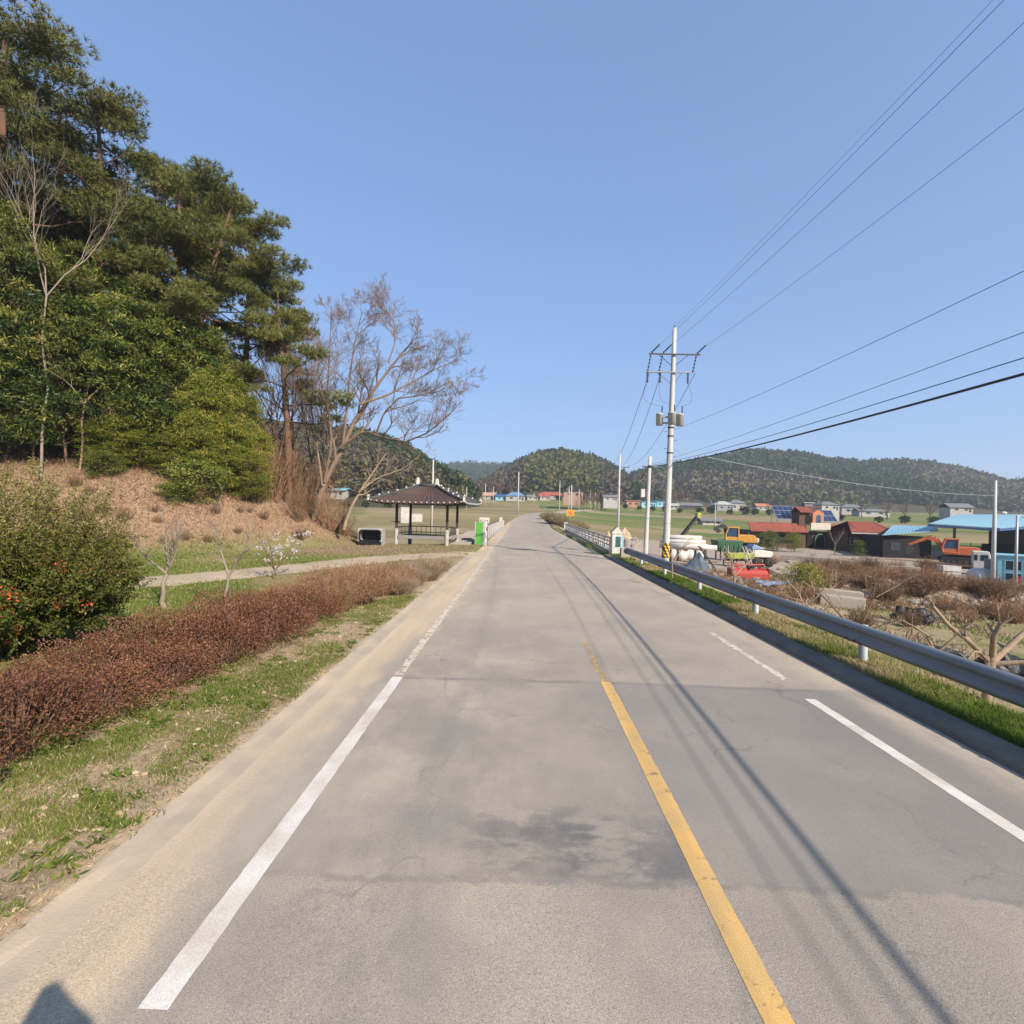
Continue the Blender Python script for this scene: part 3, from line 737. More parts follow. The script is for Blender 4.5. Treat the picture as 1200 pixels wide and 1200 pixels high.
def tint_green(x, y, n): return .20 + .45 * fbm(x, y, 1.2, 61) + RS.uniform(-.16, .16, n) + (RS.rand(n) < .22) * .42
scatter_blades('grass', 'patchy green and straw grass on the verge between kerb and hedge', M['grass'], -4.9, -2.74, 1.6, 15, 230000, .025, .075, .0055,
    lambda x, y: np.where(sm(.38, .54, fbm(x, y, 1.1, 43) * .5 + fbm(x, y, .35, 44) * .5) < RS.rand(len(x)), .95, .05) * sm(-2.72, -2.95, x + .35 * (fbm(x, y, .6, 12) - .5)), tint_green)
scatter_blades('grass', 'short lawn behind the hedge around the bare saplings', M['grass'], -22, -5.2, 5, 27, 190000, .04, .10, .0075,
    lambda x, y: (.25 + .75 * (fbm(x, y, 3.2, 41) < .56)) * (toe_dist(x, y) < 1.5), tint_green)
scatter_blades('grass', 'narrow grass strip under the guardrail', M['grass'], 5.42, 6.75, 2.5, 31, 100000, .04, .13, .008,
    lambda x, y: .25 + .75 * sm(.35, .55, fbm(x, y, 1.6, 70)), lambda x, y, n: .22 + .55 * sm(.4, .7, fbm(x, y, 1.9, 62)) + RS.uniform(-.16, .2, n))
scatter_blades('grass', 'rough dry grass on the slope below the guardrail', M['pale_dry'], 8.2, 34, 4, 33, 80000, .06, .22, .013,
    lambda x, y: sm(.45, .6, fbm(x, y, 2.6, 71)) * .8, lambda x, y, n: RS.rand(n))
scatter_blades('grass', 'green tufts in the lower yard beside the black sacks', M['grass'], 8.2, 26, 5, 26, 70000, .05, .14, .011,
    lambda x, y: sm(.5, .62, fbm(x, y, 2.2, 72)), tint_green)
scatter_blades('dead_grass', 'dead brown grass covering the bank below the pines', M['bank_grass'], -46, -9.5, 18, 60, 210000, .10, .34, .016,
    lambda x, y: sm(.2, 1.6, toe_dist(x, y)), lambda x, y, n: RS.uniform(.0, .6, n) + .7 * (fbm(x, y, 2.6, 8) - .38), lean=.9, near=False)
scatter_blades('dead_grass', 'thin straw grass in front of the pavilion', M['pale_dry'], -12, -2.9, 26, 36, 26000, .04, .14, .014,
    lambda x, y: .8 + 0 * x, lambda x, y, n: RS.uniform(0, .8, n), near=False)
scatter_blades('grass', 'tufts of green grass at the edge of the path', M['grass'], -12, -2.9, 28, 40, 14000, .05, .14, .014,
    lambda x, y: sm(.5, .6, fbm(x, y, 2, 33)), tint_green, near=False)

# small stones on the bare soil of the verge
mb = MB()
for k in range(170):
    y = 1.8 * (14 / 1.8) ** random.random(); x = random.uniform(-3.7, -2.62) - .4 * random.random(); r = random.uniform(.008, .028)
    mb.ell((x, y, gz(x, y) + r * .4), (r * 1.3, r, r * .7), 7, 5, .5, k)
obj('pebbles', mb, M['rock_tan'], kind='stuff', label='small pale pebbles lying on the bare verge soil', cat='pebbles')

# --- shrubs ---------------------------------------------------------------------
def dome_points(n, rx, ry, h, rs, shell=.35, lump=.22, seed=0):
    d = rs.normal(size=(n, 3)); d[:, 2] = np.abs(d[:, 2]) * 1.0 - .12; d = unit(d)
    q = 1 + lump * (2 * fbm(d[:, 0] * 4 + seed, d[:, 1] * 4 + d[:, 2] * 3, 1., seed, 3) - 1) * 1.6
    r = (1 - shell * rs.rand(n) ** 1.6) * q
    return d * r[:, None] * np.array([rx, ry, h]), d

def azalea(seed):
    rs = np.random.RandomState(seed); t = bpy.data.objects.new('azalea_shrub', None); COL.objects.link(t)
    P, D = dome_points(8200, .74, .62, .50, rs, .5, .36, seed); P[:, 2] += .20
    mb = MB(); mb.leaves(P, unit(D + rs.normal(size=P.shape) * .7 + [0, 0, .35]), rs.uniform(.022, .042, len(P)), rs.uniform(.006, .011, len(P)),
                         np.clip(.42 + .45 * (fbm(P[:, 0] * 3 + 9, P[:, 1] * 3 + P[:, 2] * 2, 1, seed) - .5) + rs.uniform(-.3, .3, len(P)) + (rs.rand(len(P)) < .05) * .4, 0, 1))
    obj('foliage', mb, M['azalea_leaf'], t)
    mb = MB(); a = rs.uniform(0, 6.28, 60); q = rs.uniform(.1, .62, 60)
    B = np.stack([np.cos(a) * .12, np.sin(a) * .12, np.zeros(60) - .05], 1); E = np.stack([np.cos(a) * q, np.sin(a) * q * .85, rs.uniform(.25, .6, 60)], 1)
    mb.segs(B, E, .010, .004, 5); obj('stems', mb, M['bark_brown'], t)
    return t
AZ = [azalea(1), azalea(2), azalea(3)]
hedge = [(-5.55, 3.55), (-4.75, 3.7), (-5.75, 4.6), (-4.8, 4.75), (-5.6, 5.6), (-4.75, 5.75), (-5.45, 6.5), (-4.6, 6.75), (-5.3, 7.5), (-4.5, 7.7), (-5.1, 8.45), (-4.45, 8.8), (-5.3, 9.4), (-4.55, 9.75), (-5.2, 10.4), (-4.5, 10.8)]
for i, (x, y) in enumerate(hedge):
    lab = 'red-brown azalea shrub in the low hedge between the verge and the lawn'
    o = AZ[i] if i < 3 else dup(AZ[i % 3], (0, 0, 0))
    o.location = (x, y, gz(x, y)); o.rotation_euler = (0, 0, random.uniform(0, 6.28)); o.scale = (random.uniform(.92, 1.1),) * 2 + (random.uniform(.78, 1.18),)
    tag(o, lab, 'shrub', 'azalea shrubs of the roadside hedge')

def twig_shrub(seed, n, h, spread, m, name, leafn=0, leafm=None, r=.006, ll=(.02, .04), lw=.008, lt=(.2, .8), sub=5, zleaf=.35):
    rs = np.random.RandomState(seed); t = bpy.data.objects.new(name, None); COL.objects.link(t)
    a = rs.uniform(0, 6.28, n); q = np.sqrt(rs.rand(n))
    B = np.stack([np.cos(a) * q * spread * .3, np.sin(a) * q * spread * .3, np.full(n, -.03)], 1)
    E = np.stack([np.cos(a) * q * spread, np.sin(a) * q * spread, h * (1.05 - .45 * q ** 2) * rs.uniform(.7, 1.1, n)], 1)
    Mid = (B + E) / 2 + rs.normal(size=B.shape) * .05 * h
    mb = MB(); mb.segs(np.concatenate([B, Mid]), np.concatenate([Mid, E]), np.repeat([r * 1.3, r], n), np.repeat([r, r * .4], n), 4, rs.uniform(0, 1, 2 * n), caps=False)
    k = n * sub; i = rs.randint(0, n, k); f = rs.uniform(.3, 1, k)[:, None]
    Q = np.where(f < .5, B[i] + (Mid[i] - B[i]) * f * 2, Mid[i] + (E[i] - Mid[i]) * (f * 2 - 1))
    T = Q + unit(E[i] - B[i] + rs.normal(size=Q.shape) * .6 * h) * h * rs.uniform(.08, .26, k)[:, None]
    mb.segs(Q, T, r * .55, r * .25, 3, rs.uniform(0, 1, k), caps=False)
    obj('branches', mb, m, t)
    if leafn:
        j = rs.randint(0, k, leafn); g = rs.uniform(0, 1.05, leafn)[:, None]; P = Q[j] + (T[j] - Q[j]) * g
        P = P[P[:, 2] > zleaf * h * .3]
        mb = MB(); mb.leaves(P, unit(rs.normal(size=P.shape) + [0, 0, .5]), rs.uniform(*ll, len(P)), lw, rs.uniform(*lt, len(P))); obj('foliage', mb, leafm, t)
    return t

# straw-brown shrubs closing the hedge towards the path
tw = [twig_shrub(s, 240, .95, .85, M['straw_twig'], 'dry_shrub', 2600, M['straw_twig'], .005, (.03, .06), .009) for s in (5, 6)]
spots = [(-5.0, 11.4, .85), (-4.3, 11.9, .85), (-4.85, 12.6, .95), (-4.1, 13.0, 1.), (-4.75, 13.9, 1.05), (-3.95, 14.3, 1.), (-4.6, 15.2, 1.05), (-3.8, 15.6, .95), (-5.6, 12.4, .8), (-5.5, 14.4, .9)]
for i, (x, y, s) in enumerate(spots):
    o = tw[i] if i < 2 else dup(tw[i % 2], (0, 0, 0))
    o.location = (x, y, gz(x, y)); o.rotation_euler = (0, 0, random.uniform(0, 6.28)); o.scale = (s, s, s * .85)
    tag(o, 'straw-brown leafless shrub at the far end of the red-brown hedge', 'shrub', 'dry shrubs at the hedge end')
pg = twig_shrub(8, 420, .75, .7, M['pale_dry'], 'dry_grass_clump', 0, None, .004, sub=6)
for i, (x, y, s) in enumerate([(-3.35, 14.6, .9), (-3.4, 16.2, 1.05), (-3.15, 17.6, 1.1), (-3.5, 18.9, 1.1), (-4.2, 17.4, 1.), (-3.1, 20.4, .9)]):
    o = pg if i == 0 else dup(pg, (0, 0, 0))
    o.location = (x, y, gz(x, y)); o.rotation_euler = (0, 0, random.uniform(0, 6.28)); o.scale = (s, s, s * .85)
    tag(o, 'pale dry clump of tall grass beside the road shoulder', 'grass clump', 'pale grass clumps by the shoulder')

# big fountain-shaped bush with a few orange leaves
def big_bush(x, y):
    rs = np.random.RandomState(77); t = thing('leafy_bush', 'large round green bush with orange leaves and tan twig tips', 'bush', (x, y, gz(x, y)))
    n = 520; a = rs.uniform(0, 6.28, n); el = np.arcsin(rs.uniform(.22, 1, n)); L = 2.1 * rs.uniform(.72, 1.08, n) * (.72 + .36 * np.sin(el))
    D = np.stack([np.cos(a) * np.cos(el), np.sin(a) * np.cos(el), np.sin(el)], 1)
    B = np.stack([np.cos(a) * .15, np.sin(a) * .15, rs.uniform(0, .5, n)], 1); E = B + D * L[:, None] * [.86, .86, 1.12]; Mid = B + (E - B) * .5 + [0, 0, .1] + rs.normal(size=B.shape) * .05
    mb = MB(); mb.segs(np.concatenate([B, Mid]), np.concatenate([Mid, E]), np.repeat([.012, .007], n), np.repeat([.007, .002], n), 4, caps=False)
    k = n * 14; i = rs.randint(0, n, k); f = (rs.uniform(.1, 1, k) ** .75)[:, None]
    Q = np.where(f < .5, B[i] + (Mid[i] - B[i]) * f * 2, Mid[i] + (E[i] - Mid[i]) * (f * 2 - 1))
    T = Q + unit(D[i] + rs.normal(size=Q.shape) * .45 + [0, 0, .35]) * rs.uniform(.15, .4, k)[:, None]
    mb.segs(Q, T, .004, .0015, 3, caps=False); obj('branches', mb, M['olive_twig'], t)
    m = 165000; j = rs.randint(0, k, m); g = rs.uniform(0, 1, m)[:, None]; P = Q[j] + (T[j] - Q[j]) * g + rs.normal(size=(m, 3)) * .025
    hgt = P[:, 2]; rad = np.linalg.norm(P - [0, 0, .5], axis=1)
    tint = .40 + .16 * (hgt - 1.2) + rs.uniform(-.2, .2, m)
    tint = np.where((hgt > 2.0) & (rs.rand(m) < .35), rs.uniform(.68, .9, m), np.clip(tint, 0, .88))
    ca = rs.uniform(-2.5, .9, 44); cz = rs.uniform(.35, 1.75, 44); cr = .95 + .35 * np.sin((cz - .3) * 1.6) * rs.uniform(.7, 1.05, 44); cl = np.stack([np.cos(ca) * cr, np.sin(ca) * cr, cz], 1); cd_ = np.min(np.linalg.norm(P[:, None] - cl[None], axis=2), 1) if m < 20000 else None
    tree_d = np.full(m, 9.)
    for c in cl: tree_d = np.minimum(tree_d, np.linalg.norm(P - c, axis=1))
    tint = np.where((tree_d < .12) & (rs.rand(m) < .5), rs.uniform(.93, 1, m), tint)
    big = hgt < 1.35
    mb = MB(); mb.leaves(P, unit(T[j] - Q[j] + rs.normal(size=(m, 3)) * .8), np.where(big, rs.uniform(.045, .075, m), rs.uniform(.04, .06, m)), np.where(big, .014, .010), tint)
    obj('foliage', mb, M['bush_leaf'], t)
big_bush(-7.95, 7.9)

# --- branching trees --------------------------------------------------------------
def grow(rs, pts, rad, level, out, kids, ln, spread, up, thin=.62, minr=.004, t0=.25):
    """Children along a polyline; out collects (P, Q, r0, r1)."""
    pts = np.asarray(pts); m = len(pts)
    for i in range(m - 1): out.append((pts[i], pts[i + 1], rad[i], rad[i + 1]))
    if level <= 0: return
    tot = np.linalg.norm(np.diff(pts, axis=0), axis=1).sum()
    n = kids[level - 1] if level - 1 < len(kids) else kids[-1]
    for k in range(n):
        f = t0 + (1 - t0) * (k + rs.rand()) / n; g = f * (m - 1); i = min(int(g), m - 2); q = g - i
        p = pts[i] + (pts[i + 1] - pts[i]) * q; d = unit(pts[i + 1] - pts[i]); r = rad[i] + (rad[i + 1] - rad[i]) * q
        side = unit(np.cross(d, rs.normal(size=3)))
        nd = unit(d * (1 - spread * .45) + side * spread + np.array([0, 0, up]))
        L = ln * rs.uniform(.6, 1.15) * (1.15 - .55 * f); rr = max(min(r * thin, r), minr)
        c = [p]; dd = nd; ns = 4 if level > 1 else 3
        for s_ in range(ns):
            dd = unit(dd + rs.normal(size=3) * .16 + np.array([0, 0, up * .25])); c.append(c[-1] + dd * L / ns)
        grow(rs, c, np.linspace(rr, max(rr * .35, minr * .7), ns + 1), level - 1, out, kids, L * .64, spread, up, thin, minr, .2)

def segs_mesh(out, nmin=3):
    P = np.array([o[0] for o in out]); Q = np.array([o[1] for o in out]); a = np.array([o[2] for o in out]); b = np.array([o[3] for o in out])
    Q = Q + unit(Q - P) * (b * .5)[:, None]; mb = MB()
    for lo_, hi_, n in ((.04, 99, 9), (.012, .04, 6), (0, .012, 3)):
        k = (a > lo_) & (a <= hi_)
        if k.any(): mb.segs(P[k], Q[k], a[k], b[k], n, caps=False)
    return mb, P, Q, a

def bare_from_limbs(name, label, base, limbs, Y, r0_, m, seed, kids=(4, 5, 6), ln=2.6, spread=.7, up=.12, depth=.6, minr=.006, level=3, group=None):
    """limbs: polylines in photo pixels at distance Y, turned into metres about the base, with depth added."""
    rs = np.random.RandomState(seed); t = thing(name, label, 'tree', base, group=group); to, ta = [], []
    for li, (l, ra, rb, zdir) in enumerate(limbs):
        c = np.array([at(a, b, Y) for a, b in l]) - np.array(base); n = len(c)
        c[:, 1] = c[:, 1] * 0 + np.linspace(0, 1, n) * zdir
        tt = np.linspace(0, n - 1, n * 3); cc = np.stack([np.interp(tt, range(n), c[:, k]) for k in range(3)], 1)
        if li == 0: cc[0, 2] -= .2
        rad = np.linspace(ra, rb, len(cc)); grow(rs, cc, rad, 0, to, kids, ln, spread, up)
        o2 = []; grow(rs, cc, rad, level, o2, kids, ln, spread, up, minr=minr); ta += o2[len(cc) - 1:]
    mb, *_ = segs_mesh(to); obj('trunk', mb, m, t, smooth=True)
    mb, *_ = segs_mesh(ta); obj('crown', mb, m, t)
    return t

b = at(368, 603, 34.); b[2] = gz(b[0], 34.)
bare_from_limbs('bare_tree', 'wide leafless tree with spreading grey limbs right of the pines', tuple(b), [
    ([(368, 606), (380, 562), (398, 525), (412, 490), (435, 450), (462, 412), (484, 385)], .21, .04, 1.5),
    ([(398, 525), (428, 506), (455, 515), (480, 521), (506, 512), (530, 494), (547, 479)], .10, .02, -2.5),
    ([(402, 520), (408, 480), (413, 440), (421, 400), (430, 372)], .095, .02, -1),
    ([(420, 474), (450, 462), (480, 443), (508, 424), (530, 412)], .09, .018, 2),
    ([(378, 570), (368, 525), (358, 482), (352, 435), (344, 400)], .085, .02, 2.2),
    ([(380, 565), (392, 520), (390, 470), (396, 420), (402, 372)], .095, .02, -2.0),
    ([(455, 425), (462, 400), (460, 375), (452, 360)], .05, .02, .8),
    ([(440, 510), (452, 485), (470, 470), (500, 468), (530, 455)], .07, .02, -1.6)], 34., .26, M['bark_grey'], 5, kids=(5, 6, 7, 10), ln=2.9, spread=.62, up=.13, minr=.0066, level=4)
b = at(404, 615, 32.5); b[2] = gz(b[0], 32.5)
bare_from_limbs('leaning_tree', 'slim leafless tree leaning towards the pavilion', tuple(b), [
    ([(403, 617), (412, 592), (424, 570), (436, 552), (450, 530)], .11, .03, .5), ([(420, 577), (440, 560), (470, 548), (490, 530)], .05, .015, 1.0)], 32.5, .1, M['bark_tan'], 6, kids=(3, 4, 5), ln=1.5, spread=.7, up=.1, minr=.008)

def small_bare(name, label, px, py, H, seed, m, lean=(0, 0), r=.07, kids=(4, 5, 5), fork=.35, spread=.6, Y=None, group=None, level=3, nl=3, up=.2):
    p = G(px, py) if Y is None else np.array(XY(px, Y, py)); rs = np.random.RandomState(seed)
    t = thing(name, label, 'tree', tuple(p), group=group); to = []; ta = []
    top = np.array([lean[0] * fork, lean[1] * fork, H * fork])
    trunk = np.linspace([0, 0, -.1], top, 5) + rs.normal(size=(5, 3)) * [.012, .012, 0] * H
    for i in range(4): to.append((trunk[i], trunk[i + 1], r * (1.1 - .1 * i), r * (1 - .1 * i)))
    for k in range(nl):
        a = 6.28 * k / nl + rs.uniform(-.4, .4); d = unit(np.array([math.cos(a) * spread, math.sin(a) * spread, 1.0])); c = [trunk[-1]]
        for s_ in range(5):
            d = unit(d + rs.normal(size=3) * .13 + [lean[0] * .03, 0, .06]); c.append(c[-1] + d * H * (1 - fork) / 5.2)
        rad = np.linspace(r * .62, r * .14, 6); grow(rs, c, rad, 0, to, kids, 1, .5, .1)
        o2 = []; grow(rs, c, rad, level, o2, kids, H * .27, spread, up, minr=max(.0035, r * .04), t0=.15); ta += o2[5:]
    mb, *_ = segs_mesh(to); obj('trunk', mb, m, t, smooth=True)
    mb, P, Q, a = segs_mesh(ta); obj('crown', mb, m, t)
    return t, P, Q
small_bare('sapling', 'small leafless sapling nearest the round bush on the lawn', 192, 712, 2.15, 3, M['bark_pale'], r=.055, fork=.36, spread=.7, kids=(4, 5, 6))
small_bare('sapling', 'small leafless sapling with a dark fork, right of its neighbour', 266, 714, 2.25, 9, M['bark_pale'], r=.045, fork=.34, spread=.6, nl=2, kids=(4, 5, 5))
t, P, Q = small_bare('blossom_tree', 'low young tree with white blossom beside the path', 322, 678, 1.9, 14, M['bark_brown'], r=.03, fork=.15, spread=.9, nl=5, kids=(3, 4, 4))
k = RS.randint(0, len(P), 2200); pp = P[k] + (Q[k] - P[k]) * RS.rand(2200, 1); pp = pp[(pp[:, 2] > .6) & (pp[:, 0] > -.3)]
mb = MB(); mb.leaves(pp, unit(RS.normal(size=pp.shape)), .035, .014, RS.rand(len(pp))); obj('blossom', mb, M['blossom'], t)

# --- pines -----------------------------------------------------------------------------
def pine(seed, H, lean, spreadr, name='pine_tree'):
    rs = np.random.RandomState(seed); t = bpy.data.objects.new(name, None); COL.objects.link(t); seg = []; pads = []
    n = 9; ph = rs.uniform(0, 6.28); tr = []
    for i in range(n):
        f = i / (n - 1); tr.append([lean[0] * f ** 1.3 + .25 * math.sin(ph + 4 * f) * f, lean[1] * f + .25 * math.cos(ph * 2 + 3.3 * f) * f, H * .93 * f - .3 * (i == 0)])
    tr = np.array(tr); rad = np.linspace(.26, .06, n)
    for i in range(n - 1): seg.append((tr[i], tr[i + 1], rad[i], rad[i + 1]))
    for k in range(16):
        f = .36 + .62 * (k + rs.rand() * .7) / 16; g = f * (n - 1); i = min(int(g), n - 2); p = tr[i] + (tr[i + 1] - tr[i]) * (g - i)
        a = k * 2.4 + rs.uniform(-.5, .5); L = spreadr * (1.12 - .75 * ((f - .36) / .64) ** 1.6) * rs.uniform(.65, 1.15)
        d = np.array([math.cos(a), math.sin(a), rs.uniform(-.05, .35)]); c = [p]
        for s_ in range(5):
            d = unit(d + rs.normal(size=3) * [.18, .18, .14] + [0, 0, .05]); c.append(c[-1] + d * L / 5)
        r = .028 + .055 * (1 - f); rr = np.linspace(r, .014, 6)
        for i in range(5): seg.append((c[i], c[i + 1], rr[i], rr[i + 1]))
        for j in (3, 4, 5):
            for q in range(1 if j < 5 else 2):
                o = rs.normal(size=3) * [.55, .55, .12] + [0, 0, .22]; e = c[j] + o
                seg.append((c[j], e, .016, .006)); pads.append((e, rs.uniform(.5, 1.05)))
    pads.append((tr[-1] + [0, 0, .4], .9)); pads.append((tr[-1] + [.5, 0, 0.1], .8)); pads.append((tr[-1] + [-.4, .3, 0.], .8))
    mb, *_ = segs_mesh(seg); obj('trunk', mb, M['bark_red'], t, smooth=True)
    P, D, T = [], [], []
    for c, r in pads:
        m = int(125 * r * r); u = rs.normal(size=(m, 3)); u = unit(u) * (rs.rand(m, 1) ** .45) * r; u[:, 2] = u[:, 2] * .30 + .12 * r
        base = rs.uniform(-.16, .16)
        for b_ in range(13):
            P.append(c + u); D.append(unit(rs.normal(size=(m, 3)) * .8 + unit(u) * .45 + [0, 0, .75])); T.append(.45 + base + rs.uniform(-.3, .3, m) + (rs.rand(m) < .04) * .4)
    P, D, T = np.concatenate(P), np.concatenate(D), np.concatenate(T)
    mb = MB(); mb.blades(P, D, rs.uniform(.15, .30, len(P)), .0135, np.clip(T, 0, 1)); obj('crown', mb, M['pine_needles'], t)
    return t
PI = [pine(21, 15, (1.0, 0), 3.7), pine(22, 15, (-.8, .5), 3.3), pine(23, 14, (2.2, -.3), 3.8), pine(24, 16, (.3, -.6), 3.5)]
# (px of the top, py of the top, distance, prototype, rotation, label)
pl = [(-70, -40, 30, 0, 0, 'tall pine partly cut off by the edge of the photo'), (-15, 40, 29, 3, 1.2, 'tallest pine at the edge of the photo, its top nearly at the frame'),
      (38, 74, 33, 1, 2.0, 'second tall pine on the ridge, behind the pale slim tree'), (82, 108, 36, 0, 3.9, 'tall pine with a flat crown above the pale slim tree'),
      (122, 146, 33, 3, .5, 'pine in the middle of the stepped crest line'), (160, 158, 37, 1, 5.1, 'pine on the crest behind the middle one'),
      (196, 182, 34, 0, 2.6, 'spreading pine with a reddish forked trunk above the leafy trees'), (232, 204, 38, 3, 4.0, 'dark pine behind the one with the forked trunk'),
      (268, 226, 33.5, 2, .15, 'outer pine with a leaning red trunk seen against the sky'), (305, 268, 36, 1, 2.8, 'small outermost pine next to the wide bare tree'),
      (332, 300, 34.5, 1, .4, 'low outlying pine crown just behind the bare tree twigs')]
for i, (px, py, Y, k, rz, lab) in enumerate(pl):
    x, y, z = XY(px, Y, py); ztop = at(px, py, Y)[2]; s = (ztop - z) / (15.2 if k != 2 else 14.4)
    first = PI[k].get('label') is None
    x -= {0: 1.0, 1: -.8, 2: 2.2, 3: .3}[k] * math.cos(rz) * s
    o = PI[k] if first else dup(PI[k], (0, 0, 0))
    w = s * (1.12 if i < 8 else 1.0)
    o.location = (x, y, gz(x, y)); o.rotation_euler = (0, 0, rz); o.scale = (w, w, s)
    tag(o, lab, 'pine tree', 'pines on the bank')

# --- evergreen leafy trees and bamboo in front of the pines --------------------------------
def leafy(seed, H, rr, m, lsize=(.20, .32), lw=.032, nspray=190, per=74, droop=.35, name='evergreen_tree', bark='bark_brown', base=.10, tr=.06, col=(0.05, .95)):
    rs = np.random.RandomState(seed); t = bpy.data.objects.new(name, None); COL.objects.link(t); seg = []
    n = 7; tr_ = np.array([[.2 * math.sin(i * .9 + seed), .2 * math.cos(i * .8 + seed), H * .96 * i / (n - 1) - .3 * (i == 0)] for i in range(n)]); rad = np.linspace(tr, tr * .2, n)
    for i in range(n - 1): seg.append((tr_[i], tr_[i + 1], rad[i], rad[i + 1]))
    P, D, T, L = [], [], [], []
    for k in range(nspray):
        f = base + (1 - base) * rs.rand() ** .9; g = f * (n - 1); i = min(int(g), n - 2); p = tr_[i] + (tr_[i + 1] - tr_[i]) * (g - i)
        env = rr * (math.sin(math.pi * min(1, .12 + .92 * (f - base) / (1 - base))) ** .6 + .12); a = rs.uniform(0, 6.28)
        d = np.array([math.cos(a), math.sin(a), rs.uniform(.1, .8)]); l = env * rs.uniform(.45, 1.1) * (.8 + .4 * vnoise(a * 1.2, f * 5, 1, seed)); e = p + unit(d) * l
        seg.append((p, e, .014, .005))
        m_ = int(per * rs.uniform(.6, 1.3)); q = e + rs.normal(size=(m_, 3)) * [.27, .27, .10] - [0, 0, .05]; q[:, 2] -= droop * np.linalg.norm((q - e)[:, :2], axis=1)
        P.append(q); D.append(unit(rs.normal(size=(m_, 3)) * .8 + d * .5 - [0, 0, droop])); T.append(np.clip(rs.uniform(*col) + rs.uniform(-.25, .25, m_), 0, 1)); L.append(rs.uniform(*lsize, m_))
    mb, *_ = segs_mesh(seg); obj('trunk', mb, M[bark], t)
    P, D, T, L = (np.concatenate(q) for q in (P, D, T, L)); mb = MB(); mb.leaves(P, D, L, lw, T); obj('crown', mb, m, t)
    return t
EV = [leafy(31, 9, 2.1, M['ever_leaf']), leafy(32, 8.5, 2.3, M['ever_leaf'], base=.15), leafy(33, 9.5, 1.9, M['ever_leaf'], (.2, .3), .028)]
BB = [leafy(36, 7.5, 1.35, M['bamboo_leaf'], (.16, .28), .020, 120, 95, .5, 'bamboo', 'bark_tan', .12, .03, (.2, .9)), leafy(37, 7, 1.25, M['bamboo_leaf'], (.16, .28), .020, 110, 95, .5, 'bamboo', 'bark_tan', .05, .03, (.3, 1.))]
LW = leafy(39, 2.4, 1.5, M['ever_leaf'], (.12, .2), .03, 120, 60, .2, 'evergreen_shrub', 'bark_brown', .02, .04, (.3, .9))
ev = [(-45, 27.2, 330, 0), (6, 28.6, 330, 1), (-15, 27.0, 215, 2), (42, 29.0, 350, 2), (75, 29.4, 330, 0), (105, 29.9, 360, 1), (22, 31.5, 255, 1), (62, 32.0, 280, 0), (140, 30.4, 335, 2), (98, 32.6, 300, 2),
      (170, 31.0, 345, 0), (135, 33.6, 300, 1), (198, 31.6, 355, 1), (172, 34.2, 310, 2), (222, 32.4, 372, 2), (206, 35.0, 325, 0), (-25, 30.5, 220, 0), (236, 35.6, 380, 1), (250, 34.5, 400, 0), (30, 34.5, 260, 2), (90, 36, 285, 0), (150, 37, 300, 1)]
evlab = ['dark evergreen tree with broad leaves in the front of the wood on the bank']
for i, (px, Y, py, k) in enumerate(ev):
    x, y, z = XY(px, Y, 560); s = (at(px, py, Y)[2] - z) / (9.2, 8.7, 9.6)[k]; first = EV[k].get('label') is None
    o = EV[k] if first else dup(EV[k], (0, 0, 0)); w = min(max(s, .85), 1.15)
    o.location = (x, y, gz(x, y)); o.rotation_euler = (0, 0, random.uniform(0, 6.28)); o.scale = (w, w, s)
    tag(o, 'dark evergreen tree packed in the wood below the pines', 'tree', 'evergreen trees below the pines')
for i, (px, Y, py, k) in enumerate([(238, 31.2, 425, 0), (258, 32.2, 415, 1), (277, 33.2, 440, 0), (250, 34, 440, 1), (292, 34.2, 465, 1), (224, 30.7, 470, 1), (268, 31.8, 480, 0), (302, 33.2, 500, 1), (205, 30.3, 500, 0), (190, 30.6, 470, 1), (160, 30, 500, 0), (140, 29.6, 480, 1), (288, 31.6, 520, 0), (118, 29.2, 490, 0)]):
    x, y, z = XY(px, Y, 570); s = (at(px, py, Y)[2] - z) / (7.6, 7.1)[k]
    o = BB[k] if i < 2 else dup(BB[k], (0, 0, 0)); o.location = (x, y, gz(x, y)); o.rotation_euler = (0, 0, random.uniform(0, 6.28)); o.scale = (max(s, .8), max(s, .8), s)
    tag(o, 'yellow-green bamboo clump along the front edge of the evergreen wood', 'bamboo', 'bamboo clumps at the edge of the wood')
for i, (px, py, s, lab) in enumerate([(232, 588, .95, 'low dark green shrub on the bank below the bamboo'), (262, 575, .8, 'rounded green shrub right at the foot of the bamboo'), (120, 560, .6, 'small green shrub at the shady edge of the wood'), (205, 590, .5, 'smallest green shrub spreading over the dead grass of the bank'), (298, 585, .7, 'green shrub between the bamboo and the bare tree')] + [(q, None, .9, 'dark shrub in the shade under the trees of the wood') for q in range(-30, 270, 14)]):
    p = G(px, py) if py else np.array(XY(px, 36.5 + (i % 3), 540)); o = LW if i == 0 else dup(LW, (0, 0, 0)); o.location = tuple(p); o.rotation_euler = (0, 0, i * 1.3); o.scale = (s,) * 3
    tag(o, lab, 'shrub', None if py else 'shaded shrubs under the wood')
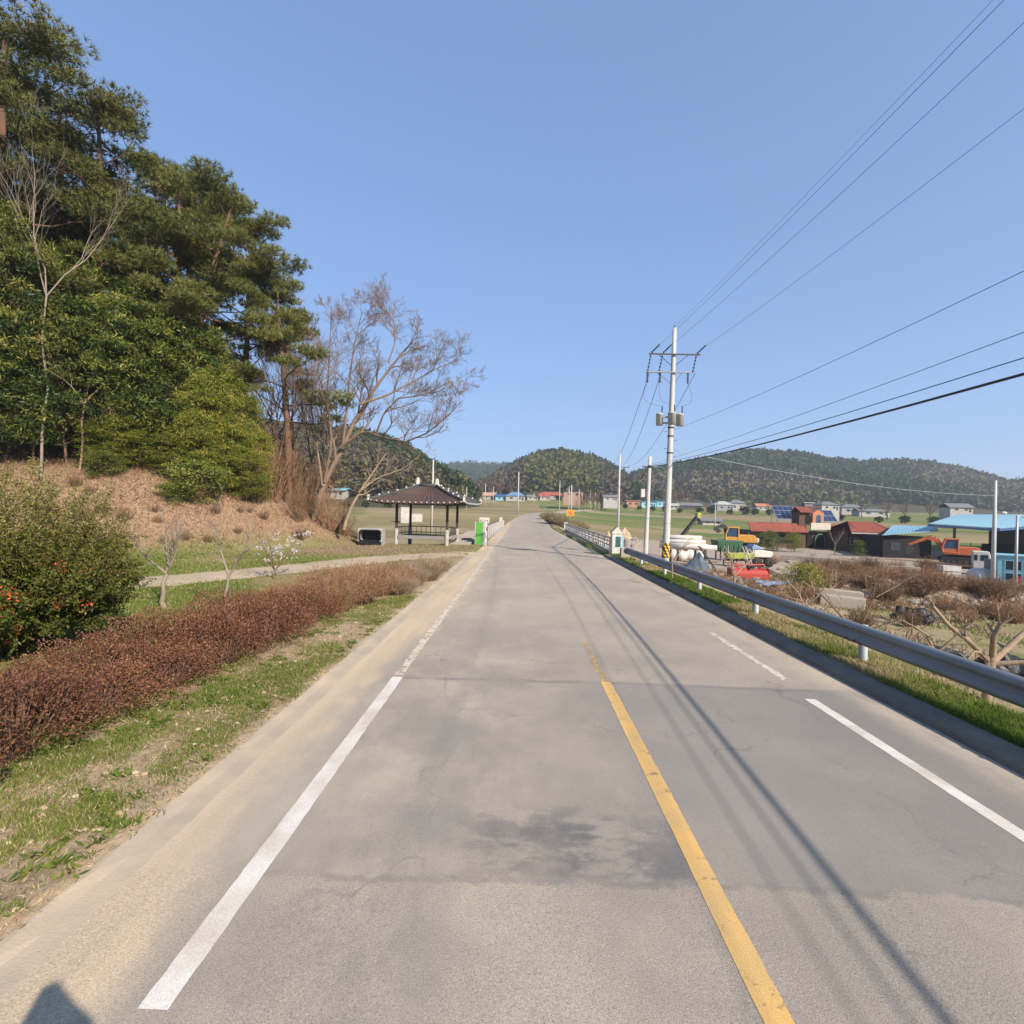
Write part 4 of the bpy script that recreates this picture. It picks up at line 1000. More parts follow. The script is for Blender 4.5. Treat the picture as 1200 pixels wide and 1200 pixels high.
# pale slim bare trees in front of the wood
x, y, z = XY(52, 27.5, 520); H = at(58, 175, 27.5)[2] - z
small_bare('slim_tree', 'tall slim pale leafless tree standing in front of the pines', 50, 520, H, 41, M['bark_pale'], lean=(.3, 0), r=.065, kids=(4, 6, 5), fork=.55, spread=.22, Y=27.5, nl=3)
for i, (px, Y, top, lab) in enumerate([(95, 28.6, 420, 'thin bare trunk at the wood edge left of the tilted one'), (128, 29.3, 470, 'thin tilted bare trunk at the dark wood edge'), (212, 31, 470, 'thin pale trunk near the bamboo')]):
    x, y, z = XY(px, Y, 560); small_bare('slim_tree', lab, px, 560, at(px, top, Y)[2] - z, 50 + i, M['bark_tan'], lean=(.6 if i == 1 else .1, 0), r=.06, kids=(3, 3, 3), fork=.6, spread=.4, Y=Y, level=2)
# leafless thicket between the bamboo and the bare tree
th = [twig_shrub(60, 60, 4.2, 1.7, M['straw_twig'], 'bare_thicket', 0, None, .012, sub=10), twig_shrub(61, 50, 3.4, 1.5, M['brown_shrub'], 'bare_thicket', 400, M['brown_shrub'], .012, (.06, .12), .02, sub=9)]
for i, (px, Y, s) in enumerate([(318, 33.5, 1.0), (338, 35, 1.1), (358, 36, 1.), (330, 38, 1.3), (385, 33.8, .75), (350, 32.8, .7), (312, 36, 1.25), (402, 35, .7), (372, 38, 1.2), (300, 32.2, .5)]):
    x, y, z = XY(px, Y, 600); o = th[i] if i < 2 else dup(th[i % 2], (0, 0, 0)); o.location = (x, y, gz(x, y)); o.rotation_euler = (0, 0, i * 2.1); o.scale = (s, s, s)
    tag(o, 'tan leafless thicket bush around the foot of the wide bare tree', 'bush', 'leafless thicket on the bank')
# more slim leafless trees behind the thicket
for i, (px, Y, top) in enumerate([(318, 37, 395), (342, 38.5, 400), (300, 36, 420), (362, 39, 410), (330, 41, 380), (384, 38, 440)]):
    x, y, z = XY(px, Y, 590); small_bare('slim_tree', 'thin grey leafless tree in the thicket between the bamboo and the wide bare tree', px, 590, at(px, top, Y)[2] - z, 80 + i, M['bark_grey'], r=.085, kids=(5, 7, 9), fork=.3, spread=.45, Y=Y, nl=4, group='thin leafless trees in the thicket')
# weeds and rubble over the bank between the lower yard and the shed
scatter_blades('dead_grass', 'brown weeds standing all over the rubble bank', M['brown_shrub'], 11, 46, 23, 37, 90000, .12, .5, .014,
    lambda x, y: .25 + .75 * sm(.42, .6, fbm(x, y, 2.2, 91)), lambda x, y, n: RS.rand(n), lean=.6, near=False)
mb = MB()
for k in range(900):
    y = random.uniform(23.5, 33); x = random.uniform(12, 40); r = random.uniform(.05, .17) * (1.6 if random.random() < .08 else 1)
    mb.ell((x, y, gz(x, y) + r * .3), (r * 1.3, r, r * .8), 7, 5, .5, k)
obj('rubble', mb, M['rock_grey'], kind='stuff', label='grey broken rubble scattered on the bank in front of the shed', cat='rubble')
# broad-leaved weeds, dead leaves and straw on the verge
def rosettes(n, x0, x1, y0, y1, keep, name, label, m, lmin, lmax, w, leaves_, tint):
    x = RS.uniform(x0, x1, n); y = y0 * (y1 / y0) ** RS.rand(n); k = keep(x, y) > RS.rand(n); x, y = x[k], y[k]; n = len(x)
    s = RS.uniform(.6, 1.5, n); P = np.repeat(np.stack([x, y, groundz(x, y) + .004], 1), leaves_, 0); m_ = len(P)
    a = RS.uniform(0, 6.28, m_); D = unit(np.stack([np.cos(a), np.sin(a), RS.uniform(.15, 1.2, m_)], 1)); ss = np.repeat(s, leaves_)
    P = P + np.stack([RS.normal(size=m_) * .025, RS.normal(size=m_) * .025, np.zeros(m_)], 1) * ss[:, None]
    mb = MB(); mb.leaves(P, D, RS.uniform(lmin, lmax, m_) * ss, w * ss, np.clip(tint(m_), 0, 1)); obj(name, mb, m, kind='stuff', label=label, cat='weeds')
rosettes(1500, -4.9, -2.85, 1.7, 14, lambda x, y: sm(.42, .58, fbm(x, y, .9, 143)), 'weeds', 'low leafy green weeds in tufts on the roadside verge', M['grass'], .03, .075, .008, 16, lambda n: RS.uniform(.1, .62, n))
rosettes(6500, -4.6, -2.5, 1.7, 16, lambda x, y: .8 + 0 * x, 'leaf_litter', 'dry straw and dead leaves strewn over the verge soil', M['pale_dry'], .02, .06, .005, 2, lambda n: RS.rand(n))
rosettes(1200, 5.5, 7.4, 3, 30, lambda x, y: .6 + 0 * x, 'leaf_litter', 'dead leaves in the grass below the guardrail', M['brown_shrub'], .03, .08, .010, 4, lambda n: RS.rand(n))
# ================================================================== STREET FURNITURE AND BUILT THINGS
def catenary(a, b, sag, n=24):
    t = np.linspace(0, 1, n)[:, None]; p = np.array(a) * (1 - t) + np.array(b) * t; p[:, 2] -= (4 * sag * t * (1 - t))[:, 0]; return p

def wire(label, a, b, sag, r=.012, m='wire', name='power_line', group=None):
    mb = MB(); mb.tube(catenary(a, b, sag), r, 5); return obj(name, mb, M[m], None, True, label=label, cat='cable', group=group)

# --- guardrail ---------------------------------------------------------------------
gr = thing('guardrail', 'long grey steel guardrail with a rounded beam along the yard side of the road', 'guardrail', (5.85, 0, 0))
prof = [(0, .40), (-.035, .415), (-.075, .45), (-.085, .485), (-.06, .52), (-.02, .555), (-.02, .60), (-.06, .635), (-.085, .67), (-.075, .705), (-.035, .735), (0, .75)]
mb = MB(); ys = np.arange(-6, 27.61, 1.2); V = []
for y in ys:
    for x, z in prof: V.append((x, y, z))
    for x, z in prof[::-1]: V.append((x + .006 + .004, y, z))
n2 = len(prof) * 2
F = [(a * n2 + k, a * n2 + (k + 1) % n2, (a + 1) * n2 + (k + 1) % n2, (a + 1) * n2 + k) for a in range(len(ys) - 1) for k in range(n2)]
mb.add(V, np.array(F)); obj('beam', mb, M['galv'], gr, True)
mb = MB(); mb.tube([(-.04, 27.5, .575), (0.02, 27.8, .575), (.10, 27.75, .575)], .17, 12); obj('end_cap', mb, M['galv'], gr, True)
for k, y in enumerate(np.arange(-3.1, 27.6, 4.0)):
    mb = MB(); mb.lathe([(.07, -.45), (.07, .70), (.06, .715), (.0, .72)], (.13, y, 0), 14); p = obj('post', mb, M['galv_post'], gr, True)
    mb = MB(); mb.box(.03, y, .575, .08, .10, .2); obj('bracket', mb, M['galv'], p, bevel=.008)

# --- utility poles --------------------------------------------------------------------
def insulator(mb, p, L=.32, r=.055, d=(0, 0, -1)):
    d = np.array(d, float); d /= np.linalg.norm(d); p = np.array(p)
    for k in range(5):
        a = p + d * L * (k + .2) / 5; mb.segs([a], [a + d * L * .1], r, r * .5, 8)
    mb.bar(p, p + d * L, .016, n=6)

PX, PY = 7.45, 26.0; pz = gz(PX, PY); HT = at(789, 384, PY)[2]
pole = thing('utility_pole', 'tall concrete utility pole with three transformers and a yellow-black striped foot', 'utility pole', (PX, PY, pz)); H1 = HT - pz
TX = np.array([.09, .05])      # the pole leans a touch
def pp(z, dx=0, dy=0): return (TX[0] * z / H1 * 2 + dx, TX[1] * z / H1 + dy, z)
mb = MB(); mb.tube([pp(z) for z in np.linspace(-.6, H1, 8)], np.linspace(.185, .10, 8), 18); obj('shaft', mb, M['pole_concrete'], pole, True)
mb = MB(); mb.tube([pp(H1 - .05), pp(H1 + .12)], [.05, .03], 8); obj('cap', mb, M['steel_dark'], pole, True)
mb = MB()
bz0, bz1 = at(780, 653, PY)[2] - pz, at(780, 636, PY)[2] - pz
for k in range(5):
    za = bz0 + (bz1 - bz0) * k / 5; zb = bz0 + (bz1 - bz0) * (k + 1) / 5
    mb.tube([pp(za), pp(zb)], .195, 18, tint=float(k % 2))
m_, nt_, out_ = _nodes('striped_band'); a_ = N(nt_, 'ShaderNodeNewGeometry'); sp_ = N(nt_, 'ShaderNodeSeparateXYZ'); nt_.links.new(a_.outputs['Position'], sp_.inputs[0])
ma_ = N(nt_, 'ShaderNodeMath', operation='MULTIPLY_ADD'); ma_.inputs[1].default_value = 2.2; nt_.links.new(sp_.outputs[0], ma_.inputs[0]); nt_.links.new(sp_.outputs[2], ma_.inputs[2])
mm_ = N(nt_, 'ShaderNodeMath', operation='PINGPONG'); mm_.inputs[1].default_value = .22; nt_.links.new(ma_.outputs[0], mm_.inputs[0])
rr_ = ramp(nt_, [(.11, (.62, .36, .03)), (.115, (.03, .03, .03))]); nt_.links.new(mm_.outputs[0], rr_.inputs[0])
b_ = N(nt_, 'ShaderNodeBsdfPrincipled'); b_.inputs['Roughness'].default_value = .6; nt_.links.new(rr_.outputs[0], b_.inputs['Base Color']); nt_.links.new(b_.outputs[0], out_.inputs[0])
obj('striped_band', mb, m_, pole, True)
za1, za2 = at(788, 416, PY)[2] - pz, at(788, 437, PY)[2] - pz
for za, x0, x1, sig in ((za1, -1.13, 1.45, 0), (za2, -1.25, .95, 1)):
    mb = MB(); mb.bx((x0, -.04 - .12, za - .03), (x1, .03 - .12, za + .03)); mb.bar((x0 * .6, -.12, za), pp(za - .6), .018, n=5); mb.bar((x1 * .6, -.12, za), pp(za - .6), .018, n=5)
    obj('crossarm', mb, M['steel_dark' if sig == 0 else 'galv'], pole)
A1 = []
for x in (-1.0, -.42, 1.28):
    mb = MB(); insulator(mb, (x, -.12, za1 + .06), .58, .06, (.42, -.5, .42)); obj('insulator', mb, M['porcelain'], pole)
    mb = MB(); insulator(mb, (x - .03, -.1, za1 - .05), .85, .055, (-.12, .25, -1)); obj('insulator', mb, M['porcelain'], pole)
    A1.append((PX + x + .25, PY - .42, pz + za1 + .3))
for x in (-1.18, -.55, .85):
    mb = MB(); insulator(mb, (x, -.12, za2 - .02), .55, .07, (0, 0, -1)); obj('fuse_cutout', mb, M['porcelain'], pole)
zt0, zt1 = at(786, 499, PY)[2] - pz, at(786, 486, PY)[2] - pz
for dx, dy, s in ((-.50, -.08, .92), (.02, -.42, 1.05), (.52, -.05, 1.0)):
    mb = MB(); r = .19 * s; mb.lathe([(0, zt0), (r, zt0), (r, zt1 - .04), (r * 1.08, zt1 - .03), (r * 1.08, zt1), (r * .8, zt1 + .05), (0, zt1 + .07)], pp(0, dx, dy), 18)
    tr = obj('transformer', mb, M['tank_grey'], pole, True)
    mb = MB(); insulator(mb, pp(zt1 + .42, dx, dy), .38, .05); obj('bushing', mb, M['porcelain'], tr)
mb = MB(); mb.bx((-.6, -.06, zt0 + .1), (.6, .02, zt0 + .17)); mb.bx((-.6, -.06, zt1 - .16), (.6, .02, zt1 - .09)); obj('transformer_bracket', mb, M['galv'], pole)
for k in range(12):
    z = zt0 - .3 - k * .42; sgn = 1 if k % 2 else -1; mb = MB(); mb.bar(pp(z), pp(z, sgn * .34), .011, n=5); obj('step_bolt', mb, M['steel_dark'], pole)
for z in (zt0 - .12, zt0 - .55, zt0 - 1.4, 2.4):
    mb = MB(); mb.tube([pp(z), pp(z + .06)], .165, 16); obj('clamp_band', mb, M['steel_dark'], pole, True)
def T1(dx, dy, z): return (PX + pp(z)[0] + dx, PY + dy, pz + z)
for k, (a, b) in enumerate((((-1.18, -.12, za2 - .55), (-.5, -.08, zt1 + .42)), ((-.55, -.12, za2 - .55), (0, -.42, zt1 + .42)), ((.85, -.12, za2 - .55), (.52, -.05, zt1 + .42)))):
    mb = MB(); q = catenary(a, b, .25, 12); q[:, 0] += np.sin(np.linspace(0, 3.14, 12)) * (-.45, -.25, .4)[k]; mb.tube(q, .009, 4); obj('jumper_wire', mb, M['wire'], pole)

# second pole, carrying the low cables
P2X, P2Y = XY(757.5, 31.5)[:2]; p2z = gz(P2X, P2Y); H2 = at(761, 535, P2Y)[2] - p2z
pole2 = thing('telephone_pole', 'shorter plain concrete pole with a white box, carrying the thick black cables', 'utility pole', (P2X, P2Y, p2z))
mb = MB(); mb.tube([(.02 * z, 0, z) for z in np.linspace(-.6, H2, 6)], np.linspace(.15, .10, 6), 16); obj('shaft', mb, M['pole_concrete'], pole2, True)
zb_ = at(757, 578, P2Y)[2] - p2z
mb = MB(); mb.box(-.26, -.02, zb_, .24, .2, .50); obj('junction_box', mb, M['white_paint'], pole2, bevel=.02)
mb = MB(); mb.tube([(.02 * (H2 - .65), 0, H2 - .7), (.02 * H2, 0, H2 - .55)], .125, 12); mb.bar((-.35, 0, H2 - .62), (.3, 0, H2 - .62), .03, n=6); obj('cable_clamp', mb, M['steel_dark'], pole2)
mb = MB(); q = np.array([(.22, -.06, H2 - .7), (.42, -.06, H2 - 1.6), (.30, -.06, H2 - 2.6), (.18, -.06, H2 - 3.0)]); mb.tube(q, .012, 5); obj('hanging_cable', mb, M['wire'], pole2)

# pole behind the photographer only carries the wires on: its top ends stay out of the frame
B0Y = -19.0
for k, (a, dx, lab) in enumerate(zip(A1, (-.9, -.2, 1.35), ('uppermost thin overhead power line crossing the sky to the pole', 'second overhead power line running just under the uppermost one', 'third overhead power line, ending at the long side of the crossarm'))):
    wire(lab, a, (8.0 + dx, B0Y, a[2] - .2), .75, .0055)
wire('single thin neutral wire meeting the pole below the transformers', T1(.15, -.05, zt0 - .2), (8.1, B0Y, pz + 8.1), .75, .007)
wire('faint thin ground wire running to the very top of the tall pole', T1(0, 0, H1 + .05), (8.5, B0Y, pz + H1 + .2), .6, .004)
c2 = (P2X + .12, P2Y, p2z + H2 - .62)
wire('thick black telephone cable hanging lowest over the yard side', c2, (6.3, B0Y, 5.3), .75, .024, 'cable')
wire('black telephone cable a little above the thickest one', (c2[0], c2[1], c2[2] + .06), (6.55, B0Y, 5.75), .72, .009, 'cable')
wire('thin grey telephone cable above the two black ones', (c2[0], c2[1], c2[2] + .12), (6.9, B0Y, 6.15), .5, .007, 'wire')

# far crossarm poles
def far_pole(name, label, px, Y, top, py=610, arms=((.95, .9),), r=.16, group=None, z=None, m='pole_concrete'):
    x, y, zz = XY(px, Y, py); H = at(px, top, Y)[2] - zz; t = thing(name, label, 'utility pole', (x, y, zz), 0, group)
    mb = MB(); mb.tube([(0, 0, -.5), (0, 0, H * .5), (0, 0, H)], [r, r * .82, r * .6], 10); obj('shaft', mb, M[m], t, True)
    for f, w in arms:
        mb = MB(); mb.bx((-w, -.05, H * f - .05), (w, .05, H * f + .05)); obj('crossarm', mb, M['steel_dark'], t)
        for q in (-.9, .0, .9):
            if abs(q) > .1 or w > 1: 
                mb = MB(); insulator(mb, (q * w, 0, H * f + .32), .3, .06); obj('insulator', mb, M['porcelain'], t)
    return t, (x, y, zz, H)
t3, q3 = far_pole('utility_pole', 'crossarm pole beyond the boulders at the end of the bridge', 724.5, 78, 531, arms=((.84, 1.5), (.74, 1.2)), r=.19)
for dx in (-1.4, 1.4, .2):
    wire('power line from the transformer pole to the next pole, %s' % {-1.4: 'road side', 1.4: 'field side', .2: 'middle one'}[dx], (PX + {-1.4: -1.05, 1.4: 1.25, .2: -.45}[dx], PY, pz + za1 - .9), (q3[0] + dx, q3[1], q3[2] + q3[3] * .84 + .3), 1.3, .016)
wire('low telephone cable sagging from the shorter pole towards the next pole', c2, (q3[0], q3[1], q3[2] + q3[3] * .62), .9, .03, 'cable')
t4, q4 = far_pole('utility_pole', 'thin crossarm pole standing beside the far road bend', 606.5, 128, 553, arms=((.87, 1.4),), r=.2)
wire('power line over the far road between two crossarm poles', (q3[0] - 1.2, q3[1], q3[2] + q3[3] * .84), (q4[0], q4[1], q4[2] + q4[3] * .9), 2.0, .03, 'cable')
for i, (px, Y, top, lab) in enumerate([(655, 190, 563, 'distant crossarm pole in front of the red roofs'), (669, 150, 568, 'distant pole just behind the orange warning sign'), (666, 175, 570, 'distant pole touching its neighbour behind the orange sign'), (625, 260, 578, 'distant pole near the white house'),
        (633.5, 280, 580, 'distant pole at the edge of the red roofed house'), (568, 230, 567, 'distant pole next to the pale pink house'), (577.5, 260, 570, 'distant pole behind the field at the foot of the brown trees'), (678, 230, 573, 'short distant pole beyond the orange sign'), (691, 260, 576, 'distant pole among the bare trees by the far road'),
        (697, 270, 577, 'distant pole close to the violet roofed house'), (546, 150, 571, 'thin pole behind the right roof tip of the pavilion'), (506, 60, 539, 'thin pole rising behind the pavilion ridge'), (838, 130, 589, 'short thin pole in the green field')]):
    far_pole('utility_pole', lab, px, Y, top, arms=() if i in (10, 11, 12, 7, 8, 9) else ((.9, 1.3),), r=.13 if i in (10, 11, 12) else .2)
# poles of the yard on the far side
t5, q5 = far_pole('utility_pole', 'concrete pole in front of the blue shed roof', 1163.5, 41, 563, 683, arms=(), r=.17)
t6, q6 = far_pole('utility_pole', 'thin pole at the edge of the photo in front of the pale blue kiosk', 1190, 36, 604, 686, arms=(), r=.11, m='galv_post')
mb = MB(); mb.tube([(0, 0, q6[3] * .98), (.25, 0, q6[3] * 1.0), (.6, 0, q6[3] * .96)], .035, 6); obj('lamp_arm', mb, M['galv_post'], t6)
wire('pale service wire from the tall pole to the pole by the blue shed', T1(.15, 0, H1 * .50), (q5[0], q5[1], q5[2] + q5[3] * .86), .5, .014, 'galv_post')
mb = MB(); mb.ell((.55, -.2, q5[3] * .70), (.22, .14, .12), 10, 6); mb.bar((0, 0, q5[3] * .68), (.5, -.2, q5[3] * .70), .02); obj('lamp', mb, M['white_paint'], t5)

# --- bridge parapets --------------------------------------------------------------------
def parapet(label, xa, ya, xb, yb, h, n, panel, side):
    L = math.hypot(xb - xa, yb - ya); rz = math.atan2(yb - ya, xb - xa); t = thing('bridge_railing', label, 'railing', (xa, ya, 0), rz)
    mb = MB(); mb.box(L / 2, 0, .06, L, .34, .30); obj('plinth', mb, M['concrete'], t, bevel=.02)
    for k in range(n + 1):
        mb = MB(); mb.box(L * k / n, 0, .2 + h / 2, .16, .16, h); obj('post', mb, M['parapet'], t, bevel=.015)
    for q in (.38, .66, .95):
        mb = MB(); mb.box(L / 2, 0, .2 + h * q, L, .08, .08); obj('rail', mb, M['parapet'], t)
    if panel:
        for k in range(n):
            mb = MB(); a, b = L * k / n, L * (k + 1) / n; w = b - a
            for j in range(3):
                c = a + w * (j + .5) / 3; r = w / 6.4
                mb.tube([(c + r * math.cos(u), 0, .2 + h * .5 + r * math.sin(u) * .9) for u in np.linspace(0, 6.283, 11)], .035, 5)
            obj('ring_panel', mb, M['parapet'], t)
    return t
parapet('patterned white bridge parapet on the yard side of the road', 5.95, 32.6, 6.95, 76, .85, 14, True, 1)
parapet('white three-rail bridge railing on the pavilion side of the road', -2.95, 42.5, -2.55, 85, .95, 14, False, -1)
# end pillars
def pillar(name, label, x, y, w, d, h, m, plaque=True):
    t = thing(name, label, 'bridge pillar', (x, y, gz(x, y) - .02)); mb = MB(); mb.box(0, 0, h / 2, w, d, h); obj('shaft', mb, M[m], t, bevel=.03)
    mb = MB(); mb.box(0, 0, h + .05, w * 1.12, d * 1.12, .11); obj('cap', mb, M[m], t, bevel=.03)
    if plaque:
        mb = MB(); mb.box(.12 * w, -d / 2 - .012, h * .62, w * .5, .03, h * .5); obj('plaque', mb, M['plaque'], t, bevel=.01)
    return t
t = pillar('bridge_pillar', 'white bridge pillar with a dark green plaque at the head of the guardrail', 6.0, 31.6, .60, .60, 1.25, 'white_paint')
mb = MB(); mb.prism([(-.31, 0), (.31, 0), (0, .32)], -.31, .31, 'y', off=(0, 0, 1.36)); obj('gable_top', mb, M['cream'], t)
mb = MB(); mb.box(.36, 0, .6, .10, .5, 1.1); obj('side_face', mb, M['teal_paint'], t, bevel=.01)
mb = MB(); mb.box(0, 0, .32, .5, .36, .7); t = obj('concrete_post', mb, M['dusty_concrete'], None, bevel=.04, loc=(5.95, 28.7, .0)); tag(t, 'low mossy concrete stub between the guardrail end and the bridge pillar', 'post')
# green cabinet at the near end of the left railing
x, y, z = XY(564.5, 37.5, 630); t = thing('green_cabinet', 'bright green cabinet with a white side at the near end of the left railing', 'cabinet', (x, y, z), R(-14)); h_ = at(564, 612, 37.5)[2] - z
mb = MB(); mb.box(-.12, 0, h_ / 2 + .04, .55, .62, h_ - .08); obj('body', mb, M['bright_green'], t, bevel=.02)
mb = MB(); mb.box(.27, 0, h_ / 2 + .05, .22, .64, h_ + .04); sd_ = obj('white_side', mb, M['white_paint'], t, bevel=.02)
mb = MB(); mb.box(.386, -.05, h_ * .72, .02, .2, .28); obj('label_plate', mb, M['steel_dark'], sd_)
mb = MB(); mb.box(-.405, -.3, h_ / 2, .05, .06, h_ + .1); obj('corner_post', mb, M['white_paint'], t)
# bridge end block with writing and end block far away
x, y, z = XY(567.5, 50, 612); t = thing('name_block', 'small white block sign with dark lettering behind the green cabinet', 'sign', (x, y, at(567, 613, 50)[2]))
mb = MB(); mb.box(0, 0, .27, 1.0, .3, .56); obj('block', mb, M['white_paint'], t, bevel=.04)
mb = MB()
for k, (a, b, c, d) in enumerate([(-.36, .30, .10, .03), (-.36, .20, .03, .16), (-.28, .24, .03, .2), (-.12, .30, .14, .03), (-.12, .2, .03, .18), (-.06, .16, .12, .03), (.1, .3, .03, .2), (.17, .25, .10, .03), (.3, .28, .12, .03), (.3, .2, .03, .16), (.36, .2, .03, .2)]):
    mb.box(a, -.155, b, c, .012, d)
obj('lettering', mb, M['steel_dark'], t)
mb = MB(); mb.box(0, 0, -1.2, .3, .2, 2.44); obj('foot', mb, M['concrete'], t)
x, y, z = XY(587, 86, 607); t = pillar('bridge_pillar', 'small white end post closing the left railing at the far side of the bridge', x, y, .5, .5, 1.25, 'white_paint', False)
x, y, z = XY(667, 77, 612); t = pillar('bridge_pillar', 'white end post at the far end of the patterned parapet', 7.0, 76.8, .5, .5, 1.25, 'white_paint', False)
# steps going down beside the railing
t = thing('stone_steps', 'flight of shallow grey stone steps between the pavilion and the green cabinet', 'steps', (-3.5, 36.6, 0)); mb = MB()
for k in range(11):
    mb = MB(); mb.box(-.75 + .06 * k, .62 * k + .4, .03 + .065 * k, 1.5, .46, .26); obj('step', mb, M['stone_step'], t, bevel=.03)
mb = MB(); mb.tube([(-1.65, 0, .25), (-1.5, 3, .4), (-1.0, 7, .55)], .10, 8); obj('handrail', mb, M['rock_tan'], t, True)
# orange warning sign
x, y, z = XY(668, 92, 610); zs = at(668, 601, 92)[2] - z; t = thing('warning_sign', 'small orange warning sign on a thin post beside the far road', 'sign', (x, y, z))
mb = MB(); mb.bar((0, 0, 0), (0, 0, zs + .6), .05); obj('post', mb, M['galv_post'], t)
mb = MB(); mb.box(0, -.07, zs, 1.35, .04, 1.1); p_ = obj('plate', mb, M['sign_orange'], t, bevel=.01)
mb = MB(); mb.box(-.15, -.1, zs + .1, .4, .012, .12, rz=0); mb.box(.12, -.1, zs - .08, .12, .012, .38); mb.box(0, -.1, zs - .25, .6, .012, .1); obj('symbol', mb, M['steel_dark'], p_)

# --- pavilion -----------------------------------------------------------------------------
def pavilion():
    Y = 35.0; xa, ya, za = XY(464, Y, 640); z0 = gz((xa + at(524, 640, Y)[0]) / 2, Y + 1.5); xb = at(524.5, 640, Y)[0]; W = xb - xa; D = 3.0
    t = thing('pavilion', 'open timber pavilion with a dark tiled hipped roof and white ridge ends', 'pavilion', (xa, Y, z0), R(-6))
    ze = at(495, 590, Y)[2] - z0
    for k, (x, y) in enumerate([(0, 0), (W, 0), (W, D), (0, D)]):
        mb = MB(); mb.box(x, y, ze / 2 + .5, .15, .15, ze - 1.0); p = obj('post', mb, M['wood_dark'], t)
        mb = MB(); mb.lathe([(.14, -.4), (.14, 1.15), (.12, 1.2), (0, 1.2)], (x, y, 0), 12); obj('stone_base', mb, M['concrete'], p, True)
    zd = at(495, 629, Y)[2] - z0
    mb = MB(); mb.box(W / 2, D / 2, zd, W - .06, D - .06, .10); obj('deck', mb, M['wood_dark'], t)
    mb = MB(); mb.box(W / 2, -.09, zd - .03, W - .32, .10, .24); obj('deck_edge', mb, M['wood_grey'], t, bevel=.01)
    mb = MB(); mb.box(W + .09, D / 2, zd - .03, .10, D - .3, .24); obj('deck_edge', mb, M['wood_grey'], t, bevel=.01)
    for x0, y0, x1, y1 in ((.1, D, W - .1, D), (0, .12, 0, D - .1), (W, D * .35, W, D - .1)):
        mb = MB(); n = 9; mb.bar((x0, y0, zd + .62), (x1, y1, zd + .62), .035, n=6); mb.bar((x0, y0, zd + .2), (x1, y1, zd + .2), .025, n=6)
        for k in range(n + 1): mb.bar((x0 + (x1 - x0) * k / n, y0 + (y1 - y0) * k / n, zd + .05), (x0 + (x1 - x0) * k / n, y0 + (y1 - y0) * k / n, zd + .62), .02, n=5)
        obj('railing', mb, M['wood_dark'], t)
    mb = MB()
    for a, b in (((-.1, 0), (W + .1, 0)), ((-.1, D), (W + .1, D)), ((0, -.1), (0, D + .1)), ((W, -.1), (W, D + .1))): mb.bar((*a, ze + .0), (*b, ze + .0), .09, n=4)
    obj('beam', mb, M['wood_dark'], t)
    o = 1.45; zr_ = 1.22; e = [(-o, -o), (W + o, -o), (W + o, D + o), (-o, D + o)]; rg = [(W / 2 - .75, D / 2), (W / 2 + .55, D / 2)]
    def lift(i): return .22
    mb = MB(); n = 14; zE = ze + .02
    def eave(a, b, u): x = a[0] + (b[0] - a[0]) * u; y = a[1] + (b[1] - a[1]) * u; return np.array([x, y, zE + .13 * (2 * u - 1) ** 4])
    faces = [(0, 1, rg[0], rg[1], 'giwa_rust'), (1, 2, rg[1], rg[1], 'giwa'), (2, 3, rg[1], rg[0], 'giwa'), (3, 0, rg[0], rg[0], 'giwa')]
    for i, j, ra, rb, mm in faces:
        mb = MB(); m = 7; cols = 34; V = []
        for r in range(m + 1):
            f = r / m
            for c in range(cols + 1):
                u = c / cols; E = eave(e[i], e[j], u); T = np.array([ra[0] + (rb[0] - ra[0]) * u, ra[1] + (rb[1] - ra[1]) * u, zE + zr_])
                p = E + (T - E) * f; p[2] -= .07 * math.sin(math.pi * f); p[2] += .05 * (c % 2); V.append(p)
        F = [(r * (cols + 1) + c, r * (cols + 1) + c + 1, (r + 1) * (cols + 1) + c + 1, (r + 1) * (cols + 1) + c) for r in range(m) for c in range(cols)]
        mb.add(V, np.array(F)); V2 = [v - np.array([0, 0, .10]) for v in V]; mb.add(V2, np.array([f[::-1] for f in F]))
        E0 = [(c, c + 1) for c in range(cols)]; mb.add([V[c] for c in range(cols + 1)] + [V2[c] for c in range(cols + 1)], np.array([(c + cols + 1, c + cols + 2, c + 1, c) for c in range(cols)]))
        rf = obj('roof_slope', mb, M[mm], t)
        mb = MB()
        for c in range(1, cols, 2): mb.lathe([(0, -.03), (.055, -.03), (.055, .03), (0, .03)], V[c] + np.array([0, 0, -.02]) + (np.array([0, -.04, 0]) if i == 0 else np.array([.04, 0, 0]) if i == 1 else 0), 8, axis='y' if i in (0, 2) else 'x')
        obj('end_tile', mb, M['tank_grey'], rf)
    for k, (c, rr) in enumerate(((e[0], rg[0]), (e[1], rg[1]), (e[2], rg[1]), (e[3], rg[0]))):
        p0 = np.array([c[0], c[1], zE + .20]); p1 = np.array([rr[0], rr[1], zE + zr_ + .08]); pts = [p0 + (p1 - p0) * f - [0, 0, .07 * math.sin(math.pi * f)] for f in np.linspace(0, 1, 9)]
        mb = MB(); mb.tube(pts, .11, 8); h = obj('hip_ridge', mb, M['giwa'], t, True)
        mb = MB(); mb.box(p0[0], p0[1], p0[2] + .10, .16, .16, .36, top=.7); obj('ridge_end', mb, M['white_paint'], h)
        for f in (.2, .38, .56, .74, .9):
            q = p0 + (p1 - p0) * f - [0, 0, .07 * math.sin(math.pi * f)]; mb = MB(); mb.ell(q + [0, 0, .12], (.075, .075, .08), 8, 6); obj('ridge_cap', mb, M['white_paint'], h)
    mb = MB(); mb.tube([(rg[0][0] - .1, D / 2, zE + zr_ + .1), (W / 2, D / 2, zE + zr_ + .06), (rg[1][0] + .1, D / 2, zE + zr_ + .1)], .13, 8); r_ = obj('top_ridge', mb, M['giwa'], t, True)
